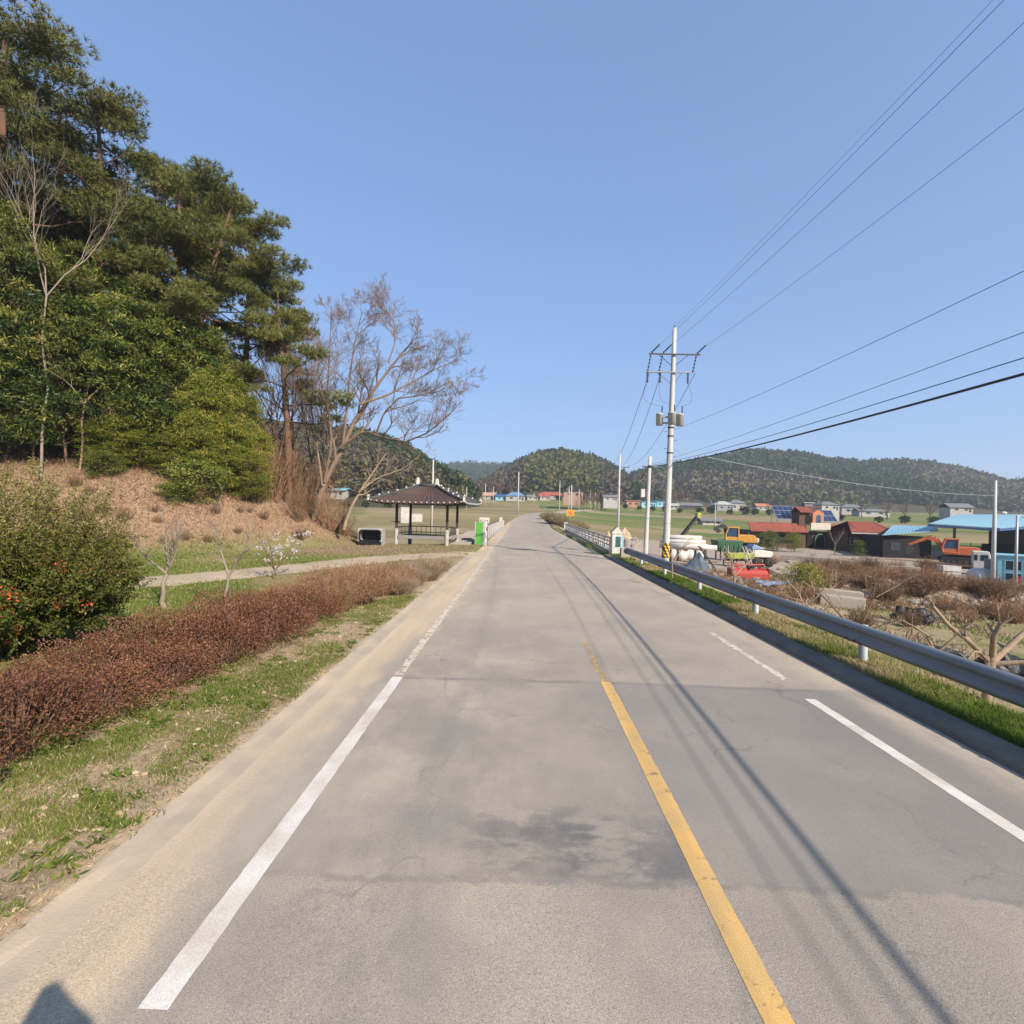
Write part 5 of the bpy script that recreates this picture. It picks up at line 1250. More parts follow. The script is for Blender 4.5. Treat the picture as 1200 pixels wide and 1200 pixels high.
    for x, s_ in ((rg[0][0] - .05, 1.0), (rg[1][0] + .05, .8)):
        mb = MB(); mb.box(x, D / 2, zE + zr_ + .34, .26, .24, .56 * s_, top=.65); obj('ridge_end', mb, M['white_paint'], r_, bevel=.03)
pavilion()
def block_box():
    p = XY(433.5, 33.5, 640); t = thing('concrete_trough', 'concrete box with a dark rounded opening standing left of the pavilion', 'concrete box', p, R(4))
    hw, hh = .80, 1.12; mb = MB()
    ow, oz, oh, rr = .68, .66, .34, .16
    inner = [(sx * (ow - rr) + rr * math.cos(a), oz + sz * (oh - rr) + rr * math.sin(a)) for sx, sz, a0 in ((1, 1, 0), (-1, 1, 90), (-1, -1, 180), (1, -1, 270)) for a in np.radians(np.linspace(a0, a0 + 90, 6))]
    outer = [(np.clip(1.6 * x, -hw, hw), np.clip(oz + (z - oz) * 2.6, .0, hh)) for x, z in inner]
    n = len(inner); V = [(x, 0, z) for x, z in inner] + [(x, 0, z) for x, z in outer] + [(x, .9, z) for x, z in inner] + [(x, 1.0, z) for x, z in outer]
    F = []
    for i in range(n):
        j = (i + 1) % n; F += [(i, j, n + j, n + i), (i, 2 * n + i, 2 * n + j, j), (n + i, n + j, 3 * n + j, 3 * n + i)]
    mb.add(V, np.array(F)); obj('shell', mb, M['concrete'], t)
    mb = MB(); mb.box(0, .85, oz, 2 * ow, .05, 2 * oh); obj('back', mb, M['black_plastic'], t)
    mb = MB(); mb.tube([(x * 1.0, -.03, z) for x, z in inner + inner[:1]], .055, 6); obj('rim', mb, M['black_plastic'], t, True)
    mb = MB(); mb.box(0, -.12, .16, 1.5, .2, .22); obj('sill', mb, M['near_black'], t, bevel=.03)
block_box()
def simple_box(name, label, cat, px, py, Y, w, d, h, m, lid=None, base=None):
    x, y, z = XY(px, Y, py); q = G(px, py); x, y, z = q; t = thing(name, label, cat, (x, y, z), 0, scale=y / Y); mb = MB(); mb.box(0, 0, h / 2, w, d, h); obj('body', mb, M[m], t, bevel=.03)
    mb = MB(); mb.box(0, 0, h + .03, w * 1.05, d * 1.05, .07); obj('lid', mb, M[lid or m], t, bevel=.02)
    mb = MB(); mb.box(w * .18, -d / 2 - .015, h * .5, w * .5, .03, h * .7); obj('door', mb, M[lid or m], t, bevel=.01); return t
simple_box('storage_cabinet', 'tall white cabinet standing in the field behind the pavilion', 'cabinet', 475.5, 613, 55, .95, .8, 1.65, 'white_paint')
simple_box('storage_chest', 'low wide white chest next to the tall white cabinet', 'chest', 487.5, 612, 56, 1.25, .8, .85, 'white_paint')
mb = MB(); mb.tube([(0, 0, -.3), (.05, 0, 1.6)], [.09, .08], 8); p = tuple(G(505, 617)); o = obj('wooden_stake', mb, M['rock_tan'], None, True, loc=p); o.scale = (p[1] / 48,) * 3; tag(o, 'pale upright stake seen between the pavilion posts', 'stake')
# bolted overlaps on the guardrail beam and small reflectors on it
for k, y in enumerate(np.arange(-3.1, 27.6, 4.0)):
    mb = MB(); V = [(x - .006, yy, z) for yy in (y - .18, y + .18) for x, z in prof] ; n_ = len(prof)
    mb.add(V, np.array([(i, i + 1, n_ + i + 1, n_ + i) for i in range(n_ - 1)])); sl = obj('splice', mb, M['galv'], gr, True)
    mb = MB()
    for dz in (.47, .685):
        for dy in (-.11, .11): mb.lathe([(0, -.012), (.018, -.012), (.018, .012), (0, .012)], (-.10, y + dy, dz), 8, axis='x')
    obj('bolts', mb, M['steel_dark'], sl)
# ================================================================== YARD
def win(parent, x, y, z, w, h, axis='y', m='glass_dark', fm='white_paint', d=.06):
    mb = MB(); t_ = .06
    if axis == 'y':
        for a, b, c, e in ((x, z + h / 2, w + .12, t_), (x, z - h / 2, w + .12, t_), (x - w / 2, z, t_, h), (x + w / 2, z, t_, h), (x, z, .04, h)): mb.box(a, y, b, c, d, e)
    else:
        for a, b, c, e in ((y, z + h / 2, w + .12, t_), (y, z - h / 2, w + .12, t_), (y - w / 2, z, t_, h), (y + w / 2, z, t_, h), (y, z, .04, h)): mb.box(x, a, b, d, c, e)
    f = obj('window', mb, M[fm], parent); mb = MB()
    if axis == 'y': mb.box(x, y + .01, z, w, d * .4, h)
    else: mb.box(x, y, z, d * .4, w, h)
    obj('pane', mb, M[m], f); return f

def excavator(name, label, paint, loc, rz, s, boom, cabglass='glass_blue', wheels=False, boompaint=None):
    """Faces +x in its own frame: track/wheels, upper body, cab, boom, stick and bucket."""
    t = thing(name, label, 'excavator', loc, rz, scale=s)
    for sy in (-1, 1):
        if wheels:
            for x in (-1.3, 1.3):
                mb = MB(); mb.lathe([(.28, -.16), (.44, -.15), (.5, -.08), (.5, .08), (.44, .15), (.28, .16)], (x, sy * .95, .5), 20, axis='y'); w = obj('wheel', mb, M['rubber'], t, True)
                mb = MB(); mb.lathe([(0, -.12), (.27, -.12), (.27, .12), (0, .12)], (x, sy * .95, .5), 14, axis='y'); obj('rim', mb, M['white_paint'], w, True)
        else:
            mb = MB(); pts = [(1.55, .45), (1.35, .78), (-1.35, .78), (-1.55, .45), (-1.3, .05), (1.3, .05)]; mb.prism(pts, sy * 1.0 - .25, sy * 1.0 + .25, 'y'); k = obj('track', mb, M['rubber'], t, bevel=.06)
            mb = MB()
            for x in np.linspace(-1.25, 1.25, 6): mb.lathe([(0, -.28), (.17, -.28), (.17, .28), (0, .28)], (x, sy * 1.0, .3), 10, axis='y')
            obj('rollers', mb, M['steel_dark'], k)
    mb = MB(); mb.box(0, 0, .72, 2.3, 1.3, .42); mb.lathe([(.6, .9), (.6, 1.08)], (0, 0, 0), 20); obj('undercarriage', mb, M['steel_dark'], t, bevel=.05)
    mb = MB(); mb.prism([(1.15, 1.08), (1.15, 1.3), (.1, 1.5), (-.1, 1.95), (-1.75, 1.95), (-1.95, 1.7), (-1.95, 1.08)], -1.15, 1.15, 'y'); obj('upper_body', mb, M[paint], t, bevel=.06)
    mb = MB(); mb.prism([(-1.97, 1.12), (-1.97, 1.72), (-2.25, 1.6), (-2.25, 1.2)], -1.1, 1.1, 'y'); obj('counterweight', mb, M['steel_dark' if paint == 'orange_paint' else 'white_paint'], t, bevel=.06)
    # the cab: frame posts round tinted glass
    cx0, cx1, cy0, cy1, z0, z1 = -.1, 1.2, .15, 1.12, 1.3, 2.75
    side = [(cx0, z0), (cx1, z0), (cx1 + .05, z0 + .55), (cx1 - .22, z1), (cx0, z1)]
    mb = MB(); mb.prism(side, cy0 + .03, cy1 - .03, 'y'); c = obj('cab_glass', mb, M[cabglass], t)
    mb = MB()
    for y in (cy0, cy1):
        q = [(x, y, z) for x, z in side]
        for a, b in zip(q, q[1:] + q[:1]): mb.bar(a, b, .075, n=6)
    for x, z in side: mb.bar((x, cy0, z), (x, cy1, z), .075, n=6)
    mb.box((cx0 + cx1) / 2 - .1, (cy0 + cy1) / 2, z1 + .05, cx1 - cx0, cy1 - cy0 + .1, .10); mb.box((cx0 + cx1) / 2, (cy0 + cy1) / 2, z0 + .2, cx1 - cx0 + .04, cy1 - cy0 + .04, .4)
    obj('cab', mb, M[paint], t, bevel=.02)
    mb = MB(); mb.bar((-1.3, -.7, 1.95), (-1.3, -.7, 2.4), .06); obj('exhaust', mb, M['steel_dark'], t)
    (bx, bz), (tx, tz), (ex, ez), (kx, kz) = boom
    mid = ((bx + tx) / 2 * .9 + .1 * bx, (bz + tz) / 2 + .55)
    def beam(a, b, w0, w1, th): 
        d = np.array([b[0] - a[0], b[1] - a[1]]); n = np.array([-d[1], d[0]]) / (np.linalg.norm(d) + 1e-9); return [(a[0] - n[0] * w0, a[1] - n[1] * w0), (b[0] - n[0] * w1, b[1] - n[1] * w1), (b[0] + n[0] * w1, b[1] + n[1] * w1), (a[0] + n[0] * w0, a[1] + n[1] * w0)]
    mb = MB(); mb.prism(beam((bx, bz), mid, .2, .28, 0), -.42, -.08, 'y'); mb.prism(beam(mid, (tx, tz), .27, .16, 0), -.419, -.081, 'y'); b = obj('boom', mb, M[boompaint or paint], t, bevel=.02)
    mb = MB(); mb.bar((bx + .2, -.25, bz - .1), ((bx + tx) / 2, -.25, (bz + tz) / 2 + .3), .07); obj('hydraulic_ram', mb, M['steel_dark'], b)
    mb = MB(); mb.prism(beam((tx, tz), (ex, ez), .2, .12, 0), -.40, -.10, 'y'); k = obj('stick', mb, M[boompaint or paint], t, bevel=.02)
    mb = MB(); mb.bar(((tx + mid[0]) / 2, -.25, (tz + mid[1]) / 2 + .35), ((tx + ex) / 2, -.25, (tz + ez) / 2 + .2), .06); obj('hydraulic_ram', mb, M['steel_dark'], k)
    mb = MB(); mb.prism([(ex, ez + .1), (kx, kz + .35), (kx + .1, kz), (kx - .35, kz - .35), (ex - .55, ez - .5), (ex - .2, ez - .1)], -.62, .12, 'y'); obj('bucket', mb, M['steel_dark'], t, bevel=.03)
    return t
x, y, z = G(863, 646); sE = 10. * y / 600
excavator('excavator', 'yellow excavator with a tinted cab working among the scrap', 'yellow_paint', (x, y, z), math.pi - .33, sE, ((1.0, 1.5), (1.5, 2.9), (2.2, 2.75), (2.45, 2.4)), boompaint='steel_dark')
x, y, z = G(1120, 661); sE = 10.4 * y / 600
excavator('excavator', 'orange excavator parked before the dark shed', 'orange_paint', (x, y, z), math.pi - .62, sE, ((1.0, 1.5), (2.6, 2.75), (4.2, 1.9), (4.5, 1.0)))

# truck with a white cab in front of the orange excavator
def truck():
    x, y, z = G(1122, 672); s = 10.2 * y / 600; t = thing('flatbed_truck', 'white-cabbed flatbed truck beside the orange excavator', 'truck', (x, y, z), -.66, scale=s)
    mb = MB(); mb.prism([(1.2, .75), (2.75, .75), (2.8, 1.5), (2.55, 2.65), (1.2, 2.65)], -1.0, 1.0, 'y'); c = obj('cab', mb, M['white_paint'], t, bevel=.07)
    for wx, ww in ((2.15, .62), (1.45, .3)):
        mb = MB(); mb.box(wx, -1.01, 1.98, ww, .03, .62); obj('window', mb, M['glass_dark'], c)
    mb = MB(); mb.prism([(2.80, 1.58), (2.83, 1.58), (2.62, 2.5), (2.59, 2.5)], -.88, .88, 'y'); obj('windscreen', mb, M['glass_dark'], c)
    mb = MB(); mb.box(1.95, -1.02, 1.1, 1.3, .03, .5); obj('door', mb, M['white_paint'], c)
    mb = MB(); mb.box(-1.1, 0, .95, 4.4, 2.05, .25); obj('flatbed', mb, M['rust'], t, bevel=.03)
    mb = MB(); mb.box(-.3, 0, .70, 5.8, .9, .24); obj('chassis', mb, M['steel_dark'], t)
    for wx in (2.1, -1.9, -.9):
        for sy in (-1, 1):
            mb = MB(); mb.lathe([(.2, -.14), (.44, -.13), (.5, -.06), (.5, .06), (.44, .13), (.2, .14)], (wx, sy * .85, .5), 18, axis='y'); w = obj('wheel', mb, M['rubber'], t, True)
            mb = MB(); mb.lathe([(0, -.11), (.22, -.12), (.22, .12), (0, .11)], (wx, sy * .85, .5), 12, axis='y'); obj('rim', mb, M['tank_grey'], w, True)
truck()

def yard(name, label, cat, px, py, Y=None, rz=0, scale=1):
    p = G(px, py) if Y is None else np.array(XY(px, Y, py)); return thing(name, label, cat, tuple(p), rz, scale=scale), p
# green hopper
t, p = yard('steel_hopper', 'dark green steel hopper in front of the yellow excavator', 'hopper', 851, 657)
mb = MB(); mb.box(0, 0, 1.45, 2.0, 1.6, 1.1, top=1.25); obj('bin', mb, M['green_paint'], t, bevel=.03)
for k in range(5): mb = MB(); mb.box(-.85 + k * .42, -.92, 1.45, .07, .10, 1.05); obj('rib', mb, M['green_paint'], t)
for a in (-.8, .8):
    for b in (-.6, .6): mb = MB(); mb.bar((a, b, -.2), (a, b, 1.0), .07, n=6); obj('leg', mb, M['steel_dark'], t)
# lime seeder
t, p = yard('seed_drill', 'lime yellow farm seeder with hoppers behind the red tiller', 'farm machine', 866, 665); t.scale = (p[1] * 30 / 600 / 2.1,) * 3
mb = MB(); mb.box(0, 0, .95, 2.0, .6, .45, top=1.2); obj('hopper', mb, M['lime_paint'], t, bevel=.04)
mb = MB(); mb.bar((-1.05, 0, .6), (1.05, 0, .6), .07); mb.bar((0, -.1, .6), (0, -.8, .8), .05); obj('frame', mb, M['steel_dark'], t)
for a in (-.9, .9): mb = MB(); mb.tube([(a + .42 * math.cos(u), -.1, .42 + .42 * math.sin(u)) for u in np.linspace(0, 6.283, 17)], .05, 6); obj('wheel', mb, M['rubber'], t, True)
for k in range(6): mb = MB(); mb.bar((-.85 + k * .34, .1, .75), (-.9 + k * .34, -.25, .05), .035, n=5); obj('drill_tube', mb, M['orange_tile'], t)
mb = MB(); mb.tube([(.55, -.1, 1.2), (.75, -.1, 1.55), (1.0, -.1, 1.2)], .04, 6); mb.bar((-.9, -.1, 1.15), (-.95, -.1, 1.75), .03); obj('handle', mb, M['white_paint'], t)
# white cart with a blue-white hood
t, p = yard('farm_cart', 'small white wheeled cart with a blue sheet over its hood', 'cart', 888, 664); t.scale = (p[1] * 24 / 600 / 1.6,) * 3
mb = MB(); mb.prism([(-.65, .75), (.75, .75), (.95, .95), (.9, 1.2), (-.1, 1.35), (-.65, 1.3)], -.5, .5, 'y'); obj('body', mb, M['white_paint'], t, bevel=.06)
mb = MB(); mb.prism([(-.7, 1.31), (.0, 1.37), (.3, 1.42), (-.55, 1.75), (-.75, 1.5)], -.56, .56, 'y'); obj('sheet', mb, M['blue_tarp'], t, bevel=.06)
for a in (-.35, .6):
    for b in (-.5, .5): mb = MB(); mb.lathe([(.1, -.09), (.36, -.08), (.38, 0), (.36, .08), (.1, .09)], (a, b, .38), 16, axis='y'); obj('wheel', mb, M['rubber'], t, True)
mb = MB(); mb.box(.1, 0, .62, 1.3, .6, .2); obj('chassis', mb, M['rust'], t)
# red tiller
t, p = yard('rotary_tiller', 'bright red rotary tiller lying in the scrap nearest the guardrail', 'tiller', 876.5, 679, None, R(-3)); t.scale = (p[1] * 42 / 600 / 2.05,) * 3
s_ = 1.0; mb = MB(); mb.prism([(-.42, .12), (-.34, .52), (0, .66), (.30, .55), (.42, .2), (.42, .12)], -.98, .98, 'x'); obj('hood', mb, M['red_paint'], t, bevel=.02)
mb = MB(); mb.box(0, -.46, .22, 1.9, .05, .34, top=1); obj('rear_flap', mb, M['red_paint'], t, bevel=.02)
mb = MB(); mb.bar((-.95, 0, .78), (.9, 0, .86), .05); mb.bar((-.6, 0, .6), (-.6, 0, .82), .04); mb.bar((.6, 0, .6), (.6, 0, .85), .04); obj('toolbar', mb, M['red_paint'], t)
mb = MB(); mb.box(.12, 0, .70, .34, .34, .26); mb.bar((.12, -.1, .75), (.12, -.55, .75), .05); obj('gearbox', mb, M['steel_dark'], t, bevel=.03)
for a in (-1.02, 1.02): mb = MB(); mb.box(a, 0, .36, .05, .8, .55); obj('side_plate', mb, M['red_paint'], t, bevel=.02)
mb = MB()
for k in range(12): u = k * 1.1; mb.bar((-.9 + k * .16, 0, .2), (-.9 + k * .16 + .05, .26 * math.cos(u), .2 + .2 * math.sin(u)), .02, n=4)
obj('tines', mb, M['rust'], t)
# white pipes, individually
for i, (px, py, Y, L, rz, r, lab) in enumerate([(801, 640, 40, 3.6, -.25, .22, 'lowest white plastic pipe of the stack behind the tall pole'), (812, 641, 39, 3.4, -.3, .2, 'white plastic pipe jutting out lowest on the yellow machine side'), (800, 635, 40.6, 3.4, -.22, .2, 'white plastic pipe in the middle of the stack'), (799, 630, 41, 3.0, -.2, .2, 'topmost white plastic pipe of the stack')]):
    q = at(px, py, Y); mb = MB(); mb.tube([(-L / 2, 0, 0), (0, 0, .0), (L / 2, 0, 0)], r, 14); o = obj('plastic_pipe', mb, M['white_sheet'], None, True); o.location = tuple(q); o.rotation_euler = (0, 0, rz); tag(o, lab, 'pipe')
q = np.array(XY(806, 40.6, 640)); t = thing('pipe_rack', 'low steel rack under the stack of white pipes', 'rack', tuple(q), -.25)
zr1 = at(801, 644, 40)[2] - q[2]
for a in (-1.3, 1.3): mb = MB(); mb.box(a, 0, zr1 / 2 - .1, .12, .9, zr1 + .2); obj('support', mb, M['steel_dark'], t)
# white rolled sheet
t, p = yard('sheet_roll', 'big roll of dirty white sheeting beside the striped pole foot', 'sheet roll', 805, 659, None, R(-12)); t.scale = (p[1] * 37 / 600 / 1.8,) * 3
mb = MB(); n = 15; c = np.linspace(-.9, .9, n); mb.tube([(x, .04 * math.sin(x * 5), .38 + .03 * math.sin(x * 7)) for x in c], [.30 + .05 * math.sin(k * 1.7) for k in range(n)], 16); obj('roll', mb, M['white_sheet'], t, True)
for a in (-.5, .45): mb = MB(); mb.tube([(a - .03, 0, .38), (a + .03, 0, .38)], .37, 14); obj('strap', mb, M['steel_dark'], t, True)
# grey tarp heap
def lump(name, label, cat, px, py, Y, rx, ry, rz_, m, seed, bump=.5, rot=0, z=None):
    q = np.array(XY(px, Y, py)); 
    if z is not None: q[2] = z
    mb = MB(); mb.ell((0, 0, 0), (rx, ry, rz_), 26, 14, bump, seed, zmin=-.35); o = obj(name, mb, M[m], None, True); o.location = tuple(q); o.rotation_euler = (0, 0, rot); tag(o, label, cat); return o
def on_ground(px, py, Y): return XY(px, Y, py)
def drape():
    q = np.array(G(815, 668)); mb = MB(); n, m = 34, 24; V = []; w = q[1] * 32 / 600; h = q[1] * 20 / 600
    for i in range(n):
        for j in range(m):
            u, v = i / (n - 1), j / (m - 1); x, y = (u - .5) * w, (v - .5) * 1.7
            k = max(0, 1 - abs(u - .62) / (.62 if u < .62 else .38)) ** .8 * max(0, 1 - abs(2 * v - 1)) ** .7
            rdg = abs(2 * float(fbm(x * 1.6 + 3, y * 1.1 + 8, .5, 4)) - 1)
            V.append((x + .12 * (rdg - .3), y, -.05 + h * k * (.8 + .4 * float(fbm(x, y, .7, 2))) + .22 * rdg * (k > 0)))
    mb.add(V, np.array([(i * m + j, (i + 1) * m + j, (i + 1) * m + j + 1, i * m + j + 1) for i in range(n - 1) for j in range(m - 1)])); o = obj('tarpaulin_heap', mb, M['grey_tarp'], None, False); o.location = tuple(q); tag(o, 'grey-blue tarpaulin heap between the white roll and the black lattice', 'tarpaulin')
drape()
# lattice frames
def lattice(label, px, py, Y, L, w, rot, tilt, m='steel_dark', n=6):
    q = XY(px, Y, py); t = thing('lattice_frame', label, 'steel frame', q, rot); e = np.array([L * math.cos(tilt), 0, L * math.sin(tilt)])
    for a in (-w / 2, w / 2): mb = MB(); mb.bar((0, a, 0), (e[0], a, e[2]), .035, n=6); obj('side_bar', mb, M[m], t)
    mb = MB()
    for k in range(n):
        f, g = k / n, (k + 1) / n; mb.bar(e * f + [0, -w / 2, 0], e * g + [0, w / 2, 0], .022, n=5); mb.bar(e * g + [0, -w / 2, 0], e * g + [0, w / 2, 0], .022, n=5)
    obj('cross_bars', mb, M[m], t); return t
lattice('black lattice frame leaning up beside the grey tarpaulin', 840, 670, G(840, 670)[1], 2.2, .6, math.pi - .1, .95)
lattice('long black lattice ramp sloping away from the red tiller', 926, 682, G(926, 682)[1], 2.6, 1.0, math.pi + .2, .42)
lattice('thin white pipe frame standing behind the red tiller', 882, 668, G(882, 668)[1], 2.0, .8, math.pi - .1, 1.2, 'white_paint', 3)
# conveyor arm and engine
t, p = yard('conveyor_arm', 'dark tilted loader arm with a yellow tip pointing up above the white pipes', 'loader arm', 797, 652, 47)
zt_ = at(818, 604, 47)[2] - p[2]; zb2 = at(799, 628, 47)[2] - p[2]; dx_ = at(818, 604, 47)[0] - p[0]; dx0 = at(799, 628, 47)[0] - p[0]
mb = MB()
for a in (-.25, .25): mb.bar((dx0, a, zb2), (dx_, a, zt_), .13, .09, n=6)
for k in range(5): f = (k + .5) / 5; mb.bar((dx0 + (dx_ - dx0) * f, -.25, zb2 + (zt_ - zb2) * f), (dx0 + (dx_ - dx0) * f, .25, zb2 + (zt_ - zb2) * f), .05, n=5)
obj('arm', mb, M['steel_dark'], t)
mb = MB(); mb.box(dx_, 0, zt_, .35, .7, .5); obj('tip', mb, M['lime_paint'], t, bevel=.05)
mb = MB(); mb.box(dx0 - .2, 0, zb2 / 2 - .1, .9, .9, zb2 + .2); obj('base', mb, M['rust'], t, bevel=.05)
t, p = yard('pump_engine', 'small dark engine block with an upright pipe before the white pipes', 'engine', 808, 648)
mb = MB(); mb.box(0, 0, .45, .62, .5, .5); obj('block', mb, M['rust'], t, bevel=.05)
mb = MB(); mb.bar((0, 0, .7), (0.02, 0, 1.25), .09, .07); obj('pipe', mb, M['steel_dark'], t)
for a in (-.36, .36): mb = MB(); mb.lathe([(0, -.05), (.28, -.05), (.28, .05), (0, .05)], (a, -.1, .3), 14, axis='x'); obj('flywheel', mb, M['steel_dark'], t, True)
# blue tarp on the ground
def tarp():
    q = np.array(G(907, 687)); mb = MB(); n = 16; V = []
    for i in range(n):
        for j in range(n):
            x, y = -.95 + 1.9 * i / (n - 1), -.7 + 1.4 * j / (n - 1); V.append((x + .1 * fbm(y * 3, x, 1, 2), y, gz(q[0] + x, q[1] + y) - q[2] + .04 + .30 * float(fbm(x * 2 + 7, y * 2 + 3, .8, 5))))
    mb.add(V, np.array([(i * n + j, (i + 1) * n + j, (i + 1) * n + j + 1, i * n + j + 1) for i in range(n - 1) for j in range(n - 1)])); o = obj('blue_tarpaulin', mb, M['blue_tarp'], None, True); o.location = tuple(q); tag(o, 'crumpled blue and white tarpaulin on the ground beyond the red tiller', 'tarpaulin')
tarp()
# boulders near the bridge
for i, (px, py, Y, r, m, lab) in enumerate([(703, 629, 45, (1.0, .8, .55), 'rock_tan', 'flat tan boulder behind the parapet end'), (716, 628, 46, (1.1, .9, .75), 'rock_tan', 'tan boulder in the middle of the pile by the bridge'), (731, 629, 45, (1.35, 1., .9), 'rock_tan', 'largest tan boulder, sloping down towards the poles'), (724, 636, 41, (.6, .5, .4), 'rust', 'dark brown boulder in front of the tan ones'),
        (741, 637, 42, (1.25, 1., .8), 'rock_grey', 'pinkish grey heap of rubble right of the boulders'), (736, 645, 38, (.9, .7, .5), 'rock_grey', 'low grey stone in front of the rubble heap'), (708, 636, 40, (.9, .6, .4), 'rock_tan', 'yellowish stone just above the parapet rail')]):
    q = at(px, py, Y); zg = gz(q[0], q[1]); hh = max(q[2] - zg, .2) + r[2] * .6
    mb = MB(); mb.ell((0, 0, 0), (r[0], r[1], hh), 22, 12, .28, 30 + i, zmin=-.25); o = obj('boulder', mb, M[m], None, False); o.location = (q[0], q[1], zg); o.rotation_euler = (0, 0, i); tag(o, lab, 'boulder')
# concrete blocks
for px, py, Y, w, d, h, rz, lab in ((985, 708, 23.3, 1.75, .6, .55, -.35, 'front grey concrete block lying on the slope'), (983, 697, 24.6, 1.85, .55, .62, -.35, 'long grey concrete block behind the front one')):
    q = XY(px, Y, py); mb = MB(); mb.box(0, 0, h / 2 - .08, w, d, h + .1); o = obj('concrete_block', mb, M['dusty_concrete'], None, bevel=.03); o.location = q; o.rotation_euler = (0, R(3), rz); tag(o, lab, 'concrete block')
# black plastic heaps
def plastic(label, px, py, Y, s, seed, k=5):
    q = XY(px, Y, py); t = thing('black_sack', label, 'plastic sack', q); rs = np.random.RandomState(seed); mb = MB()
    P, D = dome_points(700, s[0], s[1], s[2], rs, .02, .5, seed); n, m = 30, 16
    mb.ell((0, 0, 0), s, n, m, .7, seed, zmin=-.2); obj('sheet', mb, M['black_plastic'], t, False)
    mb = MB(); mb.tube([(s[0] * .5, -s[1] * .5, s[2] * .5), (s[0] * .75, -s[1] * .7, s[2] * .7), (s[0] * .85, -s[1] * .9, s[2] * .3)], .035, 5); obj('loose_corner', mb, M['black_plastic'], t); return t
plastic('black plastic-wrapped roll lying below the rubble bank', 1068, 727, 20.5, (.72, .55, .62), 3)
plastic('long black plastic heap on the grass right behind the guardrail', 1075, 766, 13.2, (1.05, .42, .28), 7)
plastic('black plastic bag at the very edge of the photo behind the pruned tree', 1192, 795, 10.5, (.7, .6, .62), 9)
# grey crates, round tank, kiosk
for px, py, Y, w, h, lab in ((1108, 677, G(1108, 677)[1], 1.05, 1.1, 'grey crate left of its paler twin'), (1117.5, 677, G(1117, 677)[1] - .3, .8, 1.05, 'pale grey crate with a dark slit beside the grey one')):
    q = XY(px, Y, py); z0 = at(px, py, Y)[2]; t = thing('crate', lab, 'crate', (q[0], q[1], min(z0, q[2] + .3))); mb = MB(); mb.box(0, 0, h / 2, w, .7, h); obj('body', mb, M['tank_grey' if 'pale' in lab else 'galv'], t, bevel=.03)
    mb = MB(); mb.box(0, -.36, h * .55, w * .9, .03, .05); obj('slit', mb, M['near_black'], t); mb = MB(); mb.box(0, 0, h + .02, w * 1.04, .74, .05); obj('lid', mb, M['tank_grey'], t, bevel=.01)
q = np.array(G(1152, 684)); z0 = q[2]
t = thing('round_tank', 'pale round-ended tank lying in front of the concrete pole', 'tank', (q[0], q[1], z0), .15, scale=q[1] * 30 / 600 / 2.0); mb = MB(); mb.lathe([(0, -1.0), (.5, -.97), (.62, -.8), (.62, .8), (.5, .97), (0, 1.0)], (0, 0, .58), 22, axis='x'); obj('shell', mb, M['white_sheet'], t, True)
mb = MB(); mb.bx((-.8, -.45, -.5), (-.6, .45, .2)); mb.bx((.6, -.45, -.5), (.8, .45, .2)); obj('saddle', mb, M['concrete'], t)
for a in (-.45, .45): mb = MB(); mb.tube([(a - .03, 0, .58), (a + .03, 0, .58)], .632, 22); obj('hoop', mb, M['tank_grey'], t, True)
q = np.array(G(1168, 687)); z0 = q[2]; hk = at(1168, 651, q[1])[2] - z0
t = thing('kiosk', 'pale blue kiosk with a grid of windows at the edge of the photo', 'kiosk', (q[0] + 2.1 * math.cos(.65) + 1.1 * math.sin(.65), q[1] - 2.1 * math.sin(.65) + 1.1 * math.cos(.65), z0), -.65); wk = 4.2
mb = MB(); mb.box(0, 0, hk / 2, wk, 2.2, hk); mb.box(0, 0, -.6, wk * .95, 2.0, 1.2); obj('wall', mb, M['teal_paint'], t, bevel=.03)
mb = MB(); mb.box(0, 0, hk + .05, wk + .25, 2.45, .12); obj('roof', mb, M['teal_paint'], t, bevel=.02)
for a in (-1.35, -.2, .95):
    for b in (.30, .70): win(t, a + .2, -1.11, hk * b, .98, hk * .32, 'y', 'glass_dark', 'teal_paint', .05)
mb = MB(); mb.box(-.9, -1.14, hk * .27, .5, .04, hk * .2); obj('poster', mb, M['red_paint'], t)
mb = MB(); mb.box(-2.45, .5, hk * .42, .6, .6, hk * .85); obj('side_cabinet', mb, M['galv'], t, bevel=.03)

